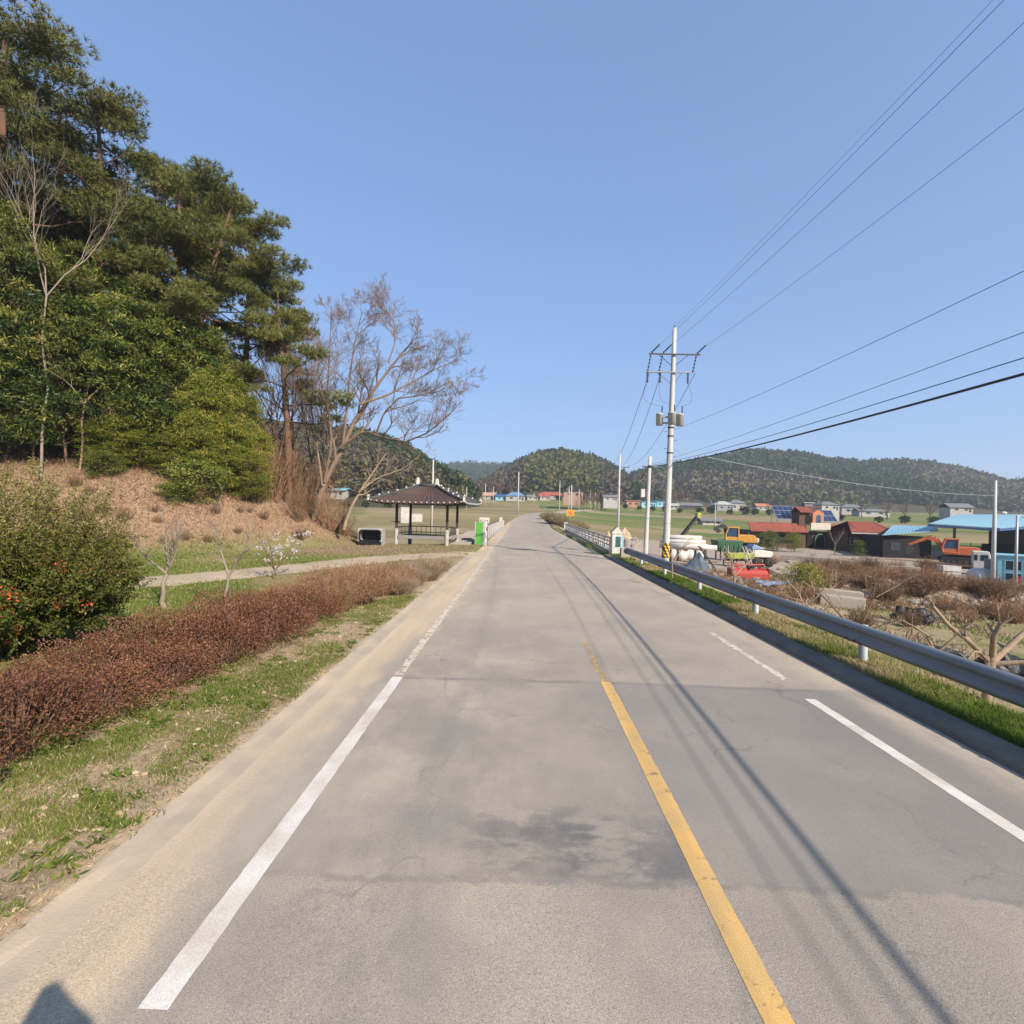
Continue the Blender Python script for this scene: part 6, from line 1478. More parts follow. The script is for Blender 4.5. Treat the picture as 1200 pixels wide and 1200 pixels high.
# --- warehouse ------------------------------------------------------------------------
def corrugated(mb, V4, n, amp):
    a, b, c, d = [np.array(v, float) for v in V4]; up = np.cross(b - a, d - a); up /= np.linalg.norm(up); V = []
    for k in range(2 * n + 1):
        f = k / (2 * n); o = up * (amp if k % 2 else 0); V += [a + (b - a) * f + o, d + (c - d) * f + o, a + (b - a) * f + o - up * .08, d + (c - d) * f + o - up * .08]
    F = []
    for k in range(2 * n): i = 4 * k; F += [(i, i + 4, i + 5, i + 1), (i + 3, i + 7, i + 6, i + 2), (i + 2, i + 6, i + 4, i), (i + 1, i + 5, i + 7, i + 3)]
    mb.add(V, np.array(F))
def shed():
    A, B, Cc, D = at(1088, 613.5, 72), at(1172, 619, 67), at(1255, 603, 96), at(1121, 603, 96); E = at(1300, 608, 67)
    t = thing('open_shed', 'large open shed with a sky-blue metal roof and a dark inside', 'shed', (A[0], 72, 0)); o = np.array([A[0], 72, 0])
    mb = MB(); corrugated(mb, [A - o, B - o, Cc - o, D - o], 22, .05); obj('roof', mb, M['blue_roof'], t)
    mb = MB(); corrugated(mb, [B - o + [.02, 0, 0], E - o, Cc - o + [14, 0, 0], Cc - o + [.02, 0, 0]], 26, .05); obj('roof', mb, M['blue_roof'], t)
    zg = gz(A[0] + 10, 78); q = D - o
    mb = MB(); mb.bx((q[0] - 1, 16, zg - .5), (60, 16.3, q[2] - 1.3)); obj('back_wall', mb, M['wood_dark'], t)  # dark wall colour stands in for the shade inside the open shed
    for P_, Q_ in ((A, B), (B, E)):
        V = [P_ - o + [0, 0, -.1], Q_ - o + [0, 0, -.1], Q_ - o + [0, 0, -.42], P_ - o + [0, 0, -.36]]; V2 = [v + [0, .15, 0] for v in V]
        mb = MB(); mb.add(V + V2, np.array([(3, 2, 1, 0), (4, 5, 6, 7), (0, 1, 5, 4), (2, 3, 7, 6)])); obj('fascia', mb, M['blue_dark'], t)
    for f, P_, Q_ in ((.42, A, B), (.97, A, B), (.5, B, E)):
        p = P_ + (Q_ - P_) * f - o; mb = MB(); mb.bx((p[0] - .11, p[1] + .3, zg - .4), (p[0] + .11, p[1] + .52, p[2] - .3)); obj('post', mb, M['steel_dark'], t)
    mb = MB(); mb.bx((18, 9, zg), (30, 12, zg + 2.0)); obj('stored_stack', mb, M['near_black'], t, bevel=.1)
shed()
def low_blue():
    Y0 = 72.; xa = at(1036, 626, Y0)[0]; xb = at(1102, 622, Y0)[0]; z1 = at(1060, 627.5, Y0)[2]; z2 = at(1060, 616, Y0 + 11)[2]; t = thing('low_building', 'low building with a pale blue sheet roof between the red roof and the big shed', 'building', (xa, Y0, 0)); w = xb - xa
    oo = np.array([xa, Y0, 0]); mb = MB(); corrugated(mb, [at(1034, 627, Y0) - oo, at(1100, 622, Y0) - oo, at(1096, 617, Y0 + 11) - oo, at(1046, 615.5, Y0 + 11) - oo], 16, .05); obj('roof', mb, M['blue_roof'], t)
    mb = MB(); zg = gz(xa + 2, Y0 + 3); mb.prism([(.6, 1.0), (w - .4, 1.0), (w - .3, 9.5), (3.2, 9.5)], zg - .3, z1 - .15, 'z'); obj('wall', mb, M['near_black'], t)  # wall coloured near-black in place of the shade beneath the roof
    win(t, w * .3, .98, (zg + z1) / 2, 1.2, 1.0, 'y', 'glass_dark', 'steel_dark')
low_blue()

# --- restaurant ---------------------------------------------------------------------------
def restaurant():
    Y = 88.; X0 = at(881, 640, Y)[0]; X1 = at(1000, 640, Y)[0]; zg = gz(X0 + 6, Y + 3); W = X1 - X0
    def px(p): return at(p, 630, Y)[0] - X0
    def pz_(py, p=930, yy=Y): return at(p, py, yy)[2] - zg
    t = thing('restaurant', 'low dark brick restaurant with red tile eaves, a little tower and a green arch', 'restaurant', (X0, Y, zg))
    ztop = pz_(618); zeb = pz_(623)
    zet = pz_(613.5)
    mb = MB(); mb.box(W / 2 + .8, 5.2, (zeb + .1) / 2 - .2, W - 2, 10, zeb + .3); obj('wall', mb, M['brick_dark'], t)
    mb = MB(); mb.box(W / 2 + 2.5, 5.2, zet - .12, W - 5.5, 8.6, .3); obj('flat_roof', mb, M['far_roof_grey'], t)
    def tiles(a, b, name='roof_eave'):
        mb = MB(); n = int((b - a) / .34); V = []
        for k in range(2 * n + 1):
            x = a + (b - a) * k / (2 * n); o = .07 * (k % 2); V += [(x, -.9, zeb + .02 + o), (x, .35, zet + o), (x, .35, zet - .15), (x, -.9, zeb - .10)]
        F = []
        for k in range(2 * n):
            i = 4 * k
            for j in range(4): F.append((i + j, i + 4 + j, i + 4 + (j + 1) % 4, i + (j + 1) % 4))
        mb.add(V, np.array(F)); obj(name, mb, M['red_tile'], t)
    tiles(-.6, px(944)); tiles(px(975), W + .3)
    mb = MB(); mb.box(px(958), -.75, (pz_(612) + pz_(620)) / 2, px(973) - px(950), .35, pz_(612) - pz_(620)); obj('sign_board', mb, M['cream'], t, bevel=.03)
    # tower
    tx0, tx1 = px(936), px(964); tz0, tz1 = zet - .3, pz_(600)
    mb = MB(); mb.box((tx0 + px(951)) / 2, 1.2, (tz0 + tz1) / 2, px(951) - tx0, 2.4, tz1 - tz0); tw_ = obj('tower_wall', mb, M['brick_dark'], t)
    mb = MB(); mb.prism([(px(951), tz0), (tx1, tz0), (tx1, tz1 - .1), ((px(951) + tx1) / 2, pz_(596.5)), (px(951), tz1 - .1)], -.2, 2.4, 'y'); g_ = obj('tower_gable', mb, M['orange_tile'], t)
    cx = (px(951) + tx1) / 2 + .05; arch = [(cx - .38, tz0 + .1), (cx + .38, tz0 + .1)] + [(cx + .38 * math.cos(u), tz1 - .75 + .38 * math.sin(u)) for u in np.linspace(0, math.pi, 9)]
    mb = MB(); mb.prism(arch, -.23, -.205, 'y'); obj('arched_window', mb, M['glass_blue'], g_)
    cx2 = (tx0 + px(951)) / 2 + .4; arch = [(cx2 - .5, tz0 + .3), (cx2 + .5, tz0 + .3)] + [(cx2 + .5 * math.cos(u), tz1 - .9 + .5 * math.sin(u)) for u in np.linspace(0, math.pi, 9)]
    mb = MB(); mb.prism(arch, -.03, -.003, 'y'); obj('arched_window', mb, M['near_black'], tw_)
    mb = MB(); mb.prism([(-.5, tz1 - .05), (1.2, tz1 + .75), (2.7, tz1 - .05), (2.7, tz1 + .1), (1.2, tz1 + .92), (-.5, tz1 + .1)], tx0 - .1, px(950), 'x'); obj('tower_roof', mb, M['red_tile'], t)
    mb = MB(); mb.box(px(956), 1.5, tz1 + .95, 2.6, .25, .22); obj('roof_ridge', mb, M['red_tile'], t, bevel=.05)
    mb = MB(); mb.box(px(955), 2.6, tz1 + 1.35, 1.5, 1.0, .55); ch = obj('chimney', mb, M['far_roof_grey'], t, bevel=.06); mb = MB(); mb.box(px(955), 2.6, tz1 + 1.7, 2.0, 1.4, .12); obj('chimney_cap', mb, M['tank_grey'], ch)
    # openings
    for p, w in ((897, 1.6), (915, 1.7), (925, 1.3), (986, 1.8)):
        win(t, px(p), .17, zeb * .52, w, 1.3, 'y', 'glass_dark', 'wood_dark', .08)
    ax = px(961); arch = [(ax - .7, 0), (ax + .7, 0), (ax + .7, zeb * .55)] + [(ax + .7 * math.cos(u), zeb * .55 + .7 * math.sin(u)) for u in np.linspace(0, math.pi, 10)][1:]
    mb = MB(); mb.prism(arch, .05, .19, 'y'); obj('doorway', mb, M['near_black'], t)
    rim = [(ax - .85, -.1)] + [(ax + .85 * math.cos(u), zeb * .55 + .85 * math.sin(u)) for u in np.linspace(math.pi, 0, 12)] + [(ax + .85, -.1)]
    mb = MB(); mb.tube([(a, -.05, b) for a, b in rim], .16, 8); obj('arch', mb, M['green_paint'], t, True)
    mb = MB(); mb.box(px(949), .1, zeb * .45, .9, .12, zeb * .85); obj('door', mb, M['near_black'], t)
    for p in (993,): mb = MB(); mb.lathe([(.42, 0), (.42, .2), (.30, .3), (.30, zeb - .35), (.42, zeb - .2), (.42, zeb - .1)], (px(p), -.7, 0), 16); obj('column', mb, M['cream'], t, True)
    mb = MB(); mb.box((px(968) + W) / 2, -.75, zeb - .16, W - px(968), .25, .3); obj('porch_beam', mb, M['concrete'], t)
    # the annexe
    Y2 = 82.; a0, a1 = at(996, 640, Y2)[0], at(1048, 640, Y2)[0]; t2 = thing('annexe', 'low annexe with a brick-red tiled roof and pink columns next to the restaurant', 'building', (a0, Y2, gz(a0 + 3, Y2 + 2))); z2 = gz(a0 + 3, Y2 + 2); w = a1 - a0
    h0 = at(1020, 623, Y2)[2] - z2; h1 = at(1020, 611.5, Y2 + 3)[2] - z2
    mb = MB(); n = 18; V = []
    for k in range(2 * n + 1):
        x = -.3 + (w + .6) * k / (2 * n); xx = np.clip(x, 1.4, w - 1.4); o = .06 * (k % 2); V += [(x, -.6, h0 + o), (xx, 3, h1 + o), (x, 6.6, h0 + o), (x, 6.6, h0 - .15), (x, -.6, h0 - .15)]
    mb.add(V, np.array([(5 * k + j, 5 * k + 5 + j, 5 * k + 5 + (j + 1) % 5, 5 * k + (j + 1) % 5) for k in range(2 * n) for j in range(5)])); obj('roof', mb, M['red_tile'], t2)
    mb = MB(); mb.box(w / 2, 3.6, h0 / 2 - .2, w - .3, 5.4, h0 + .1); obj('wall', mb, M['brick_dark'], t2)
    mb = MB(); mb.box(w / 2, -.45, h0 - .28, w + .2, .2, .2); obj('gutter', mb, M['concrete'], t2)
    for p in (1016, 1034): mb = MB(); mb.lathe([(.32, 0), (.26, .2), (.26, h0 - .4), (.34, h0 - .2)], (at(p, 640, Y2)[0] - a0, -.2, 0), 14); obj('column', mb, M['pink_render'], t2, True)
    for p in (1024, 1028): mb = MB(); mb.box(at(p, 640, Y2)[0] - a0, .86, h0 * .5, .55, .06, h0 * .75); obj('door', mb, M['tank_grey'], t2, bevel=.01)
    win(t2, at(1005, 640, Y2)[0] - a0, .87, h0 * .5, 1.2, 1.1, 'y', 'glass_dark', 'cream')
    # solar arrays on the roof
    for pa, pb, ya, yb, lab in ((911, 935, 593, 608, 'tilted solar array on the restaurant roof left of the tower'), (966, 982, 598, 611, 'smaller dark solar array on the roof right of the tower')):
        Ys = Y + 4.5; s0 = at(pa, yb, Ys); s1 = at(pb, yb, Ys); zt = at(pa, ya, Ys + 2.2)[2]; zb = s0[2]; o = thing('solar_array', lab, 'solar panels', (s0[0], Ys, zb)); w = s1[0] - s0[0]; h = zt - zb; nx, ny = (4, 3) if pa == 911 else (3, 2)
        for i in range(nx):
            for j in range(ny):
                x0, x1 = w * i / nx + .03, w * (i + 1) / nx - .03; f0, f1 = j / ny + .01, (j + 1) / ny - .01; V = [(x0, 2.2 * f0, h * f0), (x1, 2.2 * f0, h * f0), (x1, 2.2 * f1, h * f1), (x0, 2.2 * f1, h * f1)]; V += [(a, b + .03, c - .06) for a, b, c in V]
                mb = MB(); mb.add(V, np.array([(0, 1, 2, 3), (7, 6, 5, 4), (0, 4, 5, 1), (1, 5, 6, 2), (2, 6, 7, 3), (3, 7, 4, 0)])); obj('panel', mb, M['solar'], o)
        mb = MB()
        for i in range(nx + 1): mb.bar((w * i / nx, .02, -.02 + .03), (w * i / nx, 2.22, h + .01), .04, n=4)
        for j in range(ny + 1): mb.bar((0, 2.2 * j / ny, h * j / ny), (w, 2.2 * j / ny, h * j / ny), .04, n=4)
        for i in (0, nx): mb.bar((w * i / nx, 2.1, h), (w * i / nx, 2.1, -.9), .05, n=4); mb.bar((w * i / nx, .1, 0), (w * i / nx, .1, -.9), .05, n=4)
        obj('frame', mb, M['alu'], o)
restaurant()
# low pale wall before the restaurant, in lengths
for i, (pa, pb, ya, yb, Y, lab) in enumerate([(915, 950, 654, 656, 57, 'first pale length of low wall in front of the dark restaurant front'), (952, 985, 656, 660, 55, 'middle length of the pale low wall, before the green arch'), (987, 1025, 659, 664, 53, 'length of pale low wall before the pink columns'), (1027, 1078, 664, 671, 50, 'last length of the pale low wall, behind the brown shrubs')]):
    a = at(pa, ya, Y); b = at(pb, yb, Y - 1.5); L = math.hypot(b[0] - a[0], b[1] - a[1]); zg = gz((a[0] + b[0]) / 2, Y); h = max(.5, (a[2] + b[2]) / 2 - zg + .35)
    mb = MB(); mb.box(L / 2, 0, h / 2 - .1, L, .35, h + .2); o = obj('low_wall', mb, M['dusty_concrete'], None, bevel=.04); o.location = (a[0], a[1], zg); o.rotation_euler = (0, 0, math.atan2(b[1] - a[1], b[0] - a[0])); tag(o, lab, 'wall')

# --- yard plants -----------------------------------------------------------------------------
bs = [twig_shrub(70, 130, 1.5, .95, M['brown_shrub'], 'brown_shrub', 1100, M['brown_shrub'], .008, (.05, .10), .016, sub=8), twig_shrub(71, 110, 1.25, 1.0, M['straw_twig'], 'brown_shrub', 700, M['straw_twig'], .008, (.05, .10), .014, sub=8)]
pts = [(948, 668, 38), (968, 672, 36), (985, 665, 42), (1003, 668, 42), (1018, 672, 40), (1036, 675, 40), (1052, 678, 39), (1068, 680, 38.5), (1085, 683, 38), (1042, 668, 45), (1060, 670, 45), (1078, 672, 45), (1024, 664, 48), (960, 690, 29), (1000, 690, 30), (1030, 693, 29), (1055, 690, 30),
       (1085, 690, 29), (1110, 690, 30), (1130, 694, 29), (1160, 694, 30), (1185, 700, 29), (1140, 700, 27), (1100, 700, 27), (1015, 700, 26.5), (1170, 715, 24), (970, 655, 50), (905, 655, 52), (1075, 705, 26), (1190, 690, 32), (1000, 656, 55), (935, 700, 24)]
for i, (px, py, Y) in enumerate(pts):
    q = XY(px, Y, py); o = bs[i] if i < 2 else dup(bs[i % 2], (0, 0, 0)); s = random.uniform(.75, 1.15); o.location = q; o.rotation_euler = (0, 0, random.uniform(0, 6.28)); o.scale = (s * 1.1, s * 1.1, s * .9 * (.7 if Y < 31 else 1))
    tag(o, 'brown leafless shrub on the waste ground around the yard', 'shrub', 'brown shrubs of the waste ground')
yb_ = leafy(90, 1.7, .8, M['bamboo_leaf'], (.07, .12), .02, 90, 40, .2, 'yellow_shrub', 'bark_brown', .05, .03, (.3, 1.))
yb_.location = XY(938, 25.5, 700); tag(yb_, 'yellow-green leafy shrub between the lattice ramp and the concrete blocks', 'shrub')
for i, (px, py, Y, s, lab) in enumerate([(903, 655, 80, 1.2, 'dark clipped pine in front of the restaurant windows'), (929, 655, 79, 1.15, 'yellowish clipped tree under the sign of the restaurant'), (1005, 652, 74, .9, 'small green tree before the annexe columns'), (889, 655, 79, 1., 'rounded dark shrub at the corner of the restaurant')]):
    o = leafy(95 + i, 2.6, .9, M['ever_leaf' if i != 1 else 'bamboo_leaf'], (.10, .18), .03, 80, 50, .1, 'garden_tree', 'bark_brown', .08, .05, (.2, .8)); o.location = XY(px, Y, py); o.scale = (s,) * 3; tag(o, lab, 'tree')
small_bare('fruit_tree', 'thin bare white-barked tree before the doorway of the restaurant', 978, 655, 4.2, 101, M['bark_pale'], r=.06, Y=76, kids=(3, 4, 4), level=2)
# pruned fruit trees behind the guardrail
def pruned(label, Y, limbs, seed, base, level=2, kids=(2, 3), ln=.5, m='bark_tan', minr=.008):
    q = at(*base, Y); q[2] = gz(q[0], Y); return bare_from_limbs('pruned_tree', label, tuple(q), limbs, Y, .1, M[m], seed, kids, ln, .8, .25, minr=minr, level=level)
pruned('pruned fruit tree with thick pale stubs behind the guardrail at the edge of the photo', 9.0, [
    ([(1155, 838), (1158, 800), (1162, 772)], .075, .07, 0), ([(1160, 775), (1140, 752), (1122, 735), (1108, 712)], .05, .03, .3), ([(1163, 772), (1158, 745), (1160, 728), (1168, 718)], .05, .03, -.3), ([(1163, 775), (1180, 765), (1200, 752), (1225, 735)], .06, .04, .2),
    ([(1162, 778), (1185, 772), (1215, 770)], .045, .03, -.4), ([(1150, 765), (1138, 762), (1128, 768), (1122, 775)], .025, .012, -.2)], 5, (1155, 838))
pruned('low bare fruit tree with dark curved twigs behind the middle of the guardrail', 12.0, [
    ([(1028, 795), (1020, 770), (1004, 738), (985, 715), (968, 695), (955, 668)], .035, .012, .4), ([(1008, 742), (1030, 730), (1045, 720)], .02, .01, -.3), ([(1012, 728), (1026, 705), (1032, 690)], .018, .008, .2), ([(1026, 700), (1050, 690), (1075, 678), (1090, 675)], .016, .007, .3), ([(1000, 735), (975, 730), (950, 712)], .016, .007, -.3)], 8, (1028, 795), 2, (3, 4), .6, 'bark_brown', .005)
pruned('small bare fruit tree right in front of the red tiller', 15.0, [
    ([(861, 693), (861, 672), (858, 655), (850, 640)], .035, .015, .1), ([(861, 675), (872, 664), (884, 655), (890, 640)], .025, .01, .2), ([(861, 668), (850, 658), (843, 650)], .02, .01, -.1)], 9, (861, 694), 2, (3, 3), .45, 'bark_tan', .005)
pruned('thin bare fruit tree below the striped pole foot', 18.0, [
    ([(788, 672), (788, 655), (783, 640)], .025, .01, .1), ([(788, 660), (797, 648), (805, 636), (815, 630)], .018, .008, .2)], 10, (788, 675), 2, (3, 3), .5, 'bark_tan', .005)
pruned('bare fruit tree with wide tangled twigs before the concrete blocks', 16.5, [
    ([(948, 735), (945, 715), (938, 695), (925, 680)], .045, .014, .2), ([(944, 712), (958, 695), (965, 678)], .03, .01, -.3), ([(942, 705), (925, 700), (910, 690)], .025, .01, .3), ([(957, 697), (975, 690), (990, 680)], .018, .008, .1)], 21, (948, 738), 3, (3, 4, 4), .6, 'bark_tan', .005)
pruned('bare fruit tree with pale bark left of the big pruned stubs', 11.0, [
    ([(1105, 800), (1100, 770), (1090, 745)], .05, .02, .1), ([(1098, 765), (1115, 745), (1125, 730)], .03, .012, -.2), ([(1092, 748), (1075, 735), (1062, 728)], .025, .01, .2)], 23, (1105, 812), 3, (3, 3, 4), .5, 'bark_tan', .005)
pruned('bare dark twigged sapling between the blocks and the black heap', 14.5, [
    ([(1055, 770), (1072, 742), (1075, 720)], .03, .012, .2), ([(1066, 752), (1085, 735), (1092, 728)], .018, .008, .1)], 12, (1052, 790), 2, (3, 3), .5, 'bark_brown', .005)

# pale stones strewn over the yard
for i, (px, py, w) in enumerate([(896, 655, 9), (907, 656, 7), (872, 690, 10), (915, 668, 8), (925, 690, 9), (945, 706, 11), (890, 697, 8), (935, 668, 8), (845, 675, 7), (960, 715, 10), (1012, 712, 9), (1035, 700, 8), (1120, 712, 9), (1150, 706, 8), (1090, 712, 8), (832, 664, 6)]):
    p = G(px, py); q = p[1] * w / 1200; mb = MB(); mb.ell((0, 0, q * .3), (q, q * .75, q * .6), 12, 8, .45, 60 + i); o = obj('stone', mb, M['dusty_concrete']); o.location = tuple(p); tag(o, 'pale broken stone lying in the waste ground of the yard', 'stone', 'pale stones of the yard')
# slabs, rusty pipes and more brush among the scrap
for i, (px, py, w, h, rz, kind) in enumerate([(842, 683, 12, 3, .3, 's'), (905, 676, 16, 3, -.2, 's'), (948, 688, 14, 4, .4, 's'), (930, 660, 14, 3, .1, 's'), (1020, 688, 16, 4, -.3, 's'), (1058, 694, 12, 4, .2, 's'), (1000, 680, 12, 3, .5, 's'), (860, 700, 12, 3, -.4, 's'),
        (855, 688, 18, 1, .5, 'p'), (918, 694, 20, 1, -.6, 'p'), (835, 660, 14, 1, .2, 'p'), (1045, 684, 20, 1, .4, 'p')]):
    p = G(px, py); q = p[1] / 600.
    mb = MB()
    if kind == 's': mb.box(0, 0, h * q * .5, w * q, w * q * .6, h * q)
    else: mb.tube([(-w * q / 2, 0, .05), (0, 0, .12), (w * q / 2, 0, .06)], .05, 8)
    o = obj('paving_stone' if kind == 's' else 'rusty_pipe', mb, M['dusty_concrete' if kind == 's' else 'rust'], None, kind == 'p', .03 if kind == 's' else 0); o.location = tuple(p); o.rotation_euler = (R(4), R(-5), rz)
    tag(o, 'pale stone slab lying among the scrap of the yard' if kind == 's' else 'thin rusty pipe lying among the scrap of the yard', 'slab' if kind == 's' else 'pipe', 'pale slabs of the yard' if kind == 's' else 'rusty pipes of the yard')
for i, (px, py, s_) in enumerate([(955, 700, .9), (975, 690, 1.), (1040, 705, .8), (1110, 715, .7), (1165, 705, .9), (1095, 690, 1.), (1015, 672, 1.2), (1050, 672, 1.2), (1085, 672, 1.2), (990, 672, 1.1), (1065, 735, .5), (1130, 730, .6), (1010, 735, .5), (905, 705, .5), (880, 704, .5), (1185, 730, .7)]):
    p = G(px, py); o = dup(bs[i % 2], tuple(p), i * 1.3, (s_ * 1.1, s_ * 1.1, s_ * .9)); tag(o, 'brown leafless shrub on the waste ground around the yard', 'shrub', 'brown shrubs of the waste ground')
# small dry shrubs over the dead-grass bank
bk = twig_shrub(150, 60, .7, .5, M['brown_shrub'], 'dry_shrub', 260, M['brown_shrub'], .006, (.04, .08), .012, sub=6)
for i in range(26):
    px, py = random.uniform(60, 400), random.uniform(560, 640); p = G(px, py)
    if toe_dist(p[0], p[1]) < .8: p = G(140 + 9 * i, 585 + (i * 7) % 40)
    s_ = random.uniform(.5, 1.2); o = bk if i == 0 else dup(bk, (0, 0, 0)); o.location = tuple(p); o.scale = (s_,) * 3; o.rotation_euler = (0, 0, i); tag(o, 'small dry brown shrub on the dead-grass bank below the wood', 'shrub', 'dry shrubs of the bank')
# ================================================================== FAR VILLAGE
def house(label, px, py, Y, w, d, h, rh, wall, roof, kind='gable', rz=0, wins=2, name='house', cat='house'):
    p = G(px, py, 100, 420); Y0 = Y; Y = min(max(p[1], Y * .75), Y * 1.25); x, y, z = XY(px, Y, py); z = max(at(px, py, Y)[2], gz(x, y)); zg = gz(x, y); t = thing(name, label, cat, (x, y, z), rz, scale=(Y / Y0, Y / Y0, .8 * Y / Y0))
    mb = MB(); mb.box(0, 0, (h + zg - z - 1) / 2, w, d, h + z - zg + 1); wl = obj('wall', mb, M[wall], t)
    mb = MB(); o = .5
    if kind == 'gable': mb.prism([(-d / 2 - o, h - .1), (0, h + rh), (d / 2 + o, h - .1), (d / 2 + o, h + .1), (0, h + rh + .22), (-d / 2 - o, h + .1)], -w / 2 - o, w / 2 + o, 'x')
    elif kind == 'hip': 
        q = [(-w / 2 - o, -d / 2 - o), (w / 2 + o, -d / 2 - o), (w / 2 + o, d / 2 + o), (-w / 2 - o, d / 2 + o)]; rr = w / 2 - d / 2 * .8
        V = [(*p, h - .05) for p in q] + [(-max(rr, .3), 0, h + rh), (max(rr, .3), 0, h + rh)]
        mb.add(V, [(0, 1, 5, 4), (1, 2, 5), (2, 3, 4, 5), (3, 0, 4), (3, 2, 1, 0)])
    else: mb.prism([(-d / 2 - o, h), (d / 2 + o, h + rh), (d / 2 + o, h + rh + .15), (-d / 2 - o, h + .15)], -w / 2 - o, w / 2 + o, 'x')
    obj('roof', mb, M[roof], t)
    for k in range(wins):
        mb = MB(); mb.box(w * ((k + .7) / (wins + .4) - .5), -d / 2 - .03, h * .52, w * .14, .06, h * .34); obj('window', mb, M['glass_dark'], t)
    mb = MB(); mb.box(w * .38, -d / 2 - .03, h * .38, w * .09, .06, h * .7); obj('door', mb, M['wood_dark'], t)
    return t
V_ = [('large house with a sky blue roof straight behind the far road pole', 604, 586.5, 300, 11, 8, 3.2, 3.0, 'far_white', 'far_blue', 'hip'), ('teal sided house left of the sky blue roof', 588, 586, 310, 8, 6, 2.6, 1.5, 'teal_paint', 'blue_dark', 'gable'),
      ('pale pink gabled house beside a distant pole', 574, 585, 300, 7, 7, 2.4, 2.4, 'far_white', 'pink_render', 'gable'), ('white house with a grey roof right of the blue roof', 623, 586, 310, 6.5, 6, 2.3, 1.5, 'far_white', 'far_roof_grey', 'gable'),
      ('long low house with a bright red roof at the foot of the round hill', 645, 585, 300, 15, 7, 2.8, 2.6, 'far_white', 'far_red', 'hip'), ('house with an orange-red roof left of the longer red one', 637, 586, 296, 6, 6, 2.4, 1.6, 'far_white', 'far_red', 'gable'),
      ('grey flat roofed house in front of the round hill', 672, 583, 330, 12, 8, 4.5, .6, 'pink_render', 'far_roof_grey', 'shed'), ('small house with a violet-grey roof at the gap between the hills', 714, 587, 320, 9, 6, 2.8, 1.8, 'far_white', 'far_roof_grey', 'gable'),
      ('salmon coloured box-shaped house by the field', 741, 594, 280, 7.4, 7, 4.0, .5, 'far_orange', 'far_orange', 'shed'), ('light blue shed next to the salmon house', 757, 595, 280, 8.2, 7, 3.8, .7, 'teal_paint', 'far_blue', 'shed'), ('light blue shed behind the shorter concrete pole', 773, 594, 285, 5.5, 7, 3.6, .7, 'teal_paint', 'far_blue', 'shed'),
      ('dark roofed farmhouse with a white gable between the two near poles', 806, 597, 280, 13, 7, 2.6, 1.8, 'wood_dark', 'far_roof_grey', 'gable'), ('small white vinyl-walled house by the farmhouse', 788, 597, 282, 5, 5, 2.5, 1.5, 'far_white', 'far_white', 'gable'),
      ('blue-grey house with a pale roof at the foot of the bamboo wood', 846, 598, 270, 9, 7, 3.6, 2.4, 'galv', 'far_white', 'hip'), ('traditional house with a grey tiled roof right of the pale roofed one', 862, 598, 275, 8, 7, 4.6, 2.6, 'far_white', 'far_roof_grey', 'hip'), ('house with a weak orange roof beyond the field', 892, 598, 280, 7, 6, 2.6, 1.8, 'far_white', 'orange_tile', 'gable'),
      ('grey roofed house peeping out behind the restaurant tower', 968, 598, 230, 8, 6, 3.0, 1.8, 'far_white', 'far_roof_grey', 'hip'), ('dark roofed house behind the smaller solar array', 996, 602, 230, 9, 6, 3.4, 1.8, 'far_white', 'far_roof_grey', 'hip'), ('low grey farm building beyond the annexe', 1020, 604, 220, 12, 6, 2.2, 1.0, 'far_white', 'far_roof_grey', 'gable'),
      ('grey gabled house on the slope above the blue shed', 1120, 600, 230, 9, 7, 2.4, 2.2, 'far_white', 'far_roof_grey', 'gable'), ('turquoise roofed shed seen through the bare tree branches', 392, 580, 150, 9, 6, 1.6, 1.0, 'far_white', 'teal_paint', 'gable'), ('pale roofed house left of the pavilion roof', 446, 583, 180, 8, 5, 1.8, 1.3, 'far_white', 'far_roof_grey', 'gable'),
      ('whitish row of sheds in front of the far wood behind the pavilion', 546, 575, 420, 16, 8, 3, 1.2, 'far_white', 'far_white', 'gable'), ('low dark roofed farm shed standing in the green field', 831, 614, 120, 4.2, 3, .9, .5, 'far_white', 'far_roof_grey', 'gable'),
      ('small shed with a pale roof at the edge of the photo beyond the big shed', 1185, 612, 200, 9, 6, 2.5, 1.2, 'far_white', 'far_roof_grey', 'gable')]
for v in V_: house(*v, rz=random.uniform(-.2, .2))
vt = leafy(140, 5, 2.3, M['ever_leaf'], (.5, .8), .14, 70, 34, .2, 'village_bush', 'bark_brown', .05, .15, (.0, .6))
for i, (px, py, Y, s) in enumerate([(581, 588, 285, .6), (596, 588, 292, .5), (614, 588, 290, .7), (629, 588, 288, .55), (655, 588, 285, .6), (664, 586, 300, .8), (681, 587, 300, .9), (702, 588, 300, .7), (722, 590, 300, .6), (733, 596, 270, .45), (749, 597, 268, .4), (765, 597, 268, .5), (780, 598, 270, .6), (797, 600, 262, .45), (820, 600, 262, .6), (833, 600, 262, .7), (855, 601, 255, .5), (873, 600, 258, .8), (885, 600, 262, .6), (902, 600, 262, .6), (560, 585, 290, .8), (549, 582, 350, .9), (1030, 604, 205, .5), (1060, 604, 205, .6), (1095, 604, 205, .6), (1135, 604, 215, .6), (985, 603, 215, .5), (455, 588, 172, .5), (428, 588, 165, .4), (405, 588, 140, .4)]):
    x, y, z = XY(px, Y, py); o = vt if i == 0 else dup(vt, (0, 0, 0)); o.location = (x, y, z); o.scale = (s * 1.3, s * 1.3, s); o.rotation_euler = (0, 0, i * 1.1); tag(o, 'dark evergreen bush in a garden of the far village', 'bush', 'garden bushes of the far village')
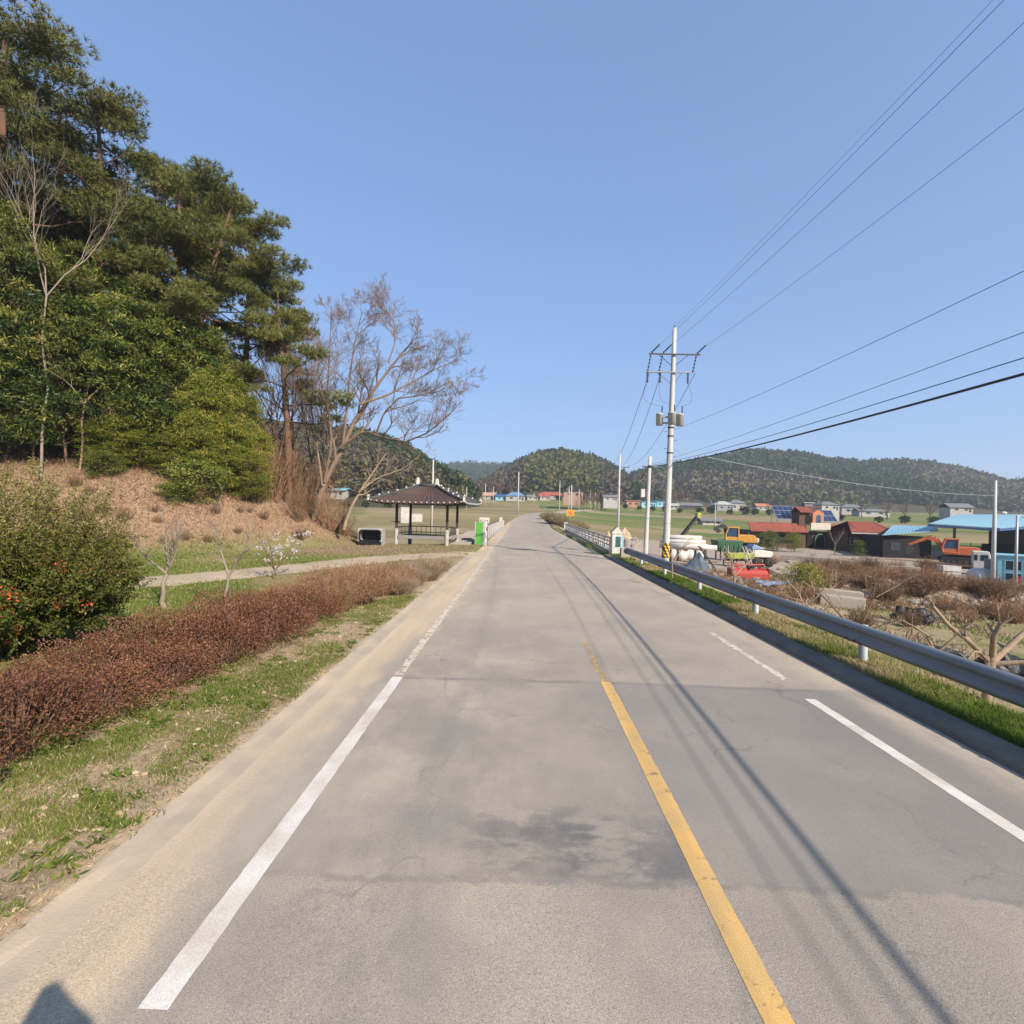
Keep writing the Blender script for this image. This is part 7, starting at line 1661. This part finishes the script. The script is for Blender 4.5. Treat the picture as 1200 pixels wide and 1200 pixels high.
# wild grass mound at the bend of the road
mg = [twig_shrub(110, 300, 1.7, 1.7, M['pale_dry'], 'grass_mound', 1500, M['grass'], .02, (.15, .3), .03, sub=5, lt=(.3, .9))]
for i, (px, py, Y, s) in enumerate([(647, 612, 97, 1.2), (654, 613, 95, 1.1), (660, 614, 92, 1.0), (675, 615, 95, 1.1), (682, 618, 90, .9), (640, 610, 112, 1.0), (668, 616, 88, .8)]):
    q = XY(px, Y, py); o = mg[0] if i == 0 else dup(mg[0], (0, 0, 0)); o.location = q; o.scale = (s, s, s); o.rotation_euler = (0, 0, i); tag(o, 'olive mound of wild grass at the bend of the far road', 'grass clump', 'grass mounds at the road bend')
# leafless trees around the far village
bt = [small_bare('village_tree', 'leafless grey tree among the far village houses', 700, 592, 9, 120, M['bark_brown'], Y=250, r=.25, kids=(5, 6, 7), level=3, nl=4)[0]]
for i, (px, Y, s) in enumerate([(681, 235, .8), (688, 240, .9), (695, 245, 1.0), (704, 240, .9), (710, 250, .8), (684, 225, .6), (780, 300, 1.1), (796, 300, 1.2), (788, 310, 1.3), (812, 305, 1.1), (598, 330, 1.0), (585, 330, 1.1), (575, 330, 1.2), (565, 330, 1.0), (900, 290, .9), (925, 280, 1.0), (1040, 240, 1.0), (1060, 235, .9), (1090, 230, 1.0), (1010, 250, .9), (520, 230, .9), (500, 200, .7), (556, 320, 1.0), (728, 300, .9), (440, 190, .8), (470, 200, .9)]):
    x, y, z = XY(px, Y, 597); o = dup(bt[0], (x, y, z), i * 1.7, s); tag(o, 'leafless grey tree among the far village houses', 'tree', 'leafless trees of the far village')
bt[0]['group'] = 'leafless trees of the far village'

# survey camera on its mast, placed for its shadow; the unseen stand is added
t = thing('camera_mast', 'slim camera mast of the photographer, seen only as a shadow on the sandy shoulder', 'camera mast', (.10, -.26, -.12))
mb = MB(); mb.bar((0, 0, .0), (0, 0, 2.2), .05, .04, 10); obj('mast', mb, M['steel_dark'], t)
mb = MB(); mb.lathe([(0, 2.12), (.16, 2.14), (.17, 2.36), (.12, 2.44), (.04, 2.6), (0, 2.62)], (0, 0, 0), 16); obj('camera_head', mb, M['steel_dark'], t, True)
mb = MB()
for a in (0, 2.1, 4.2): mb.bar((0, 0, .6), (.5 * math.cos(a), .5 * math.sin(a), .0), .025)
obj('added_tripod', mb, M['steel_dark'], t)
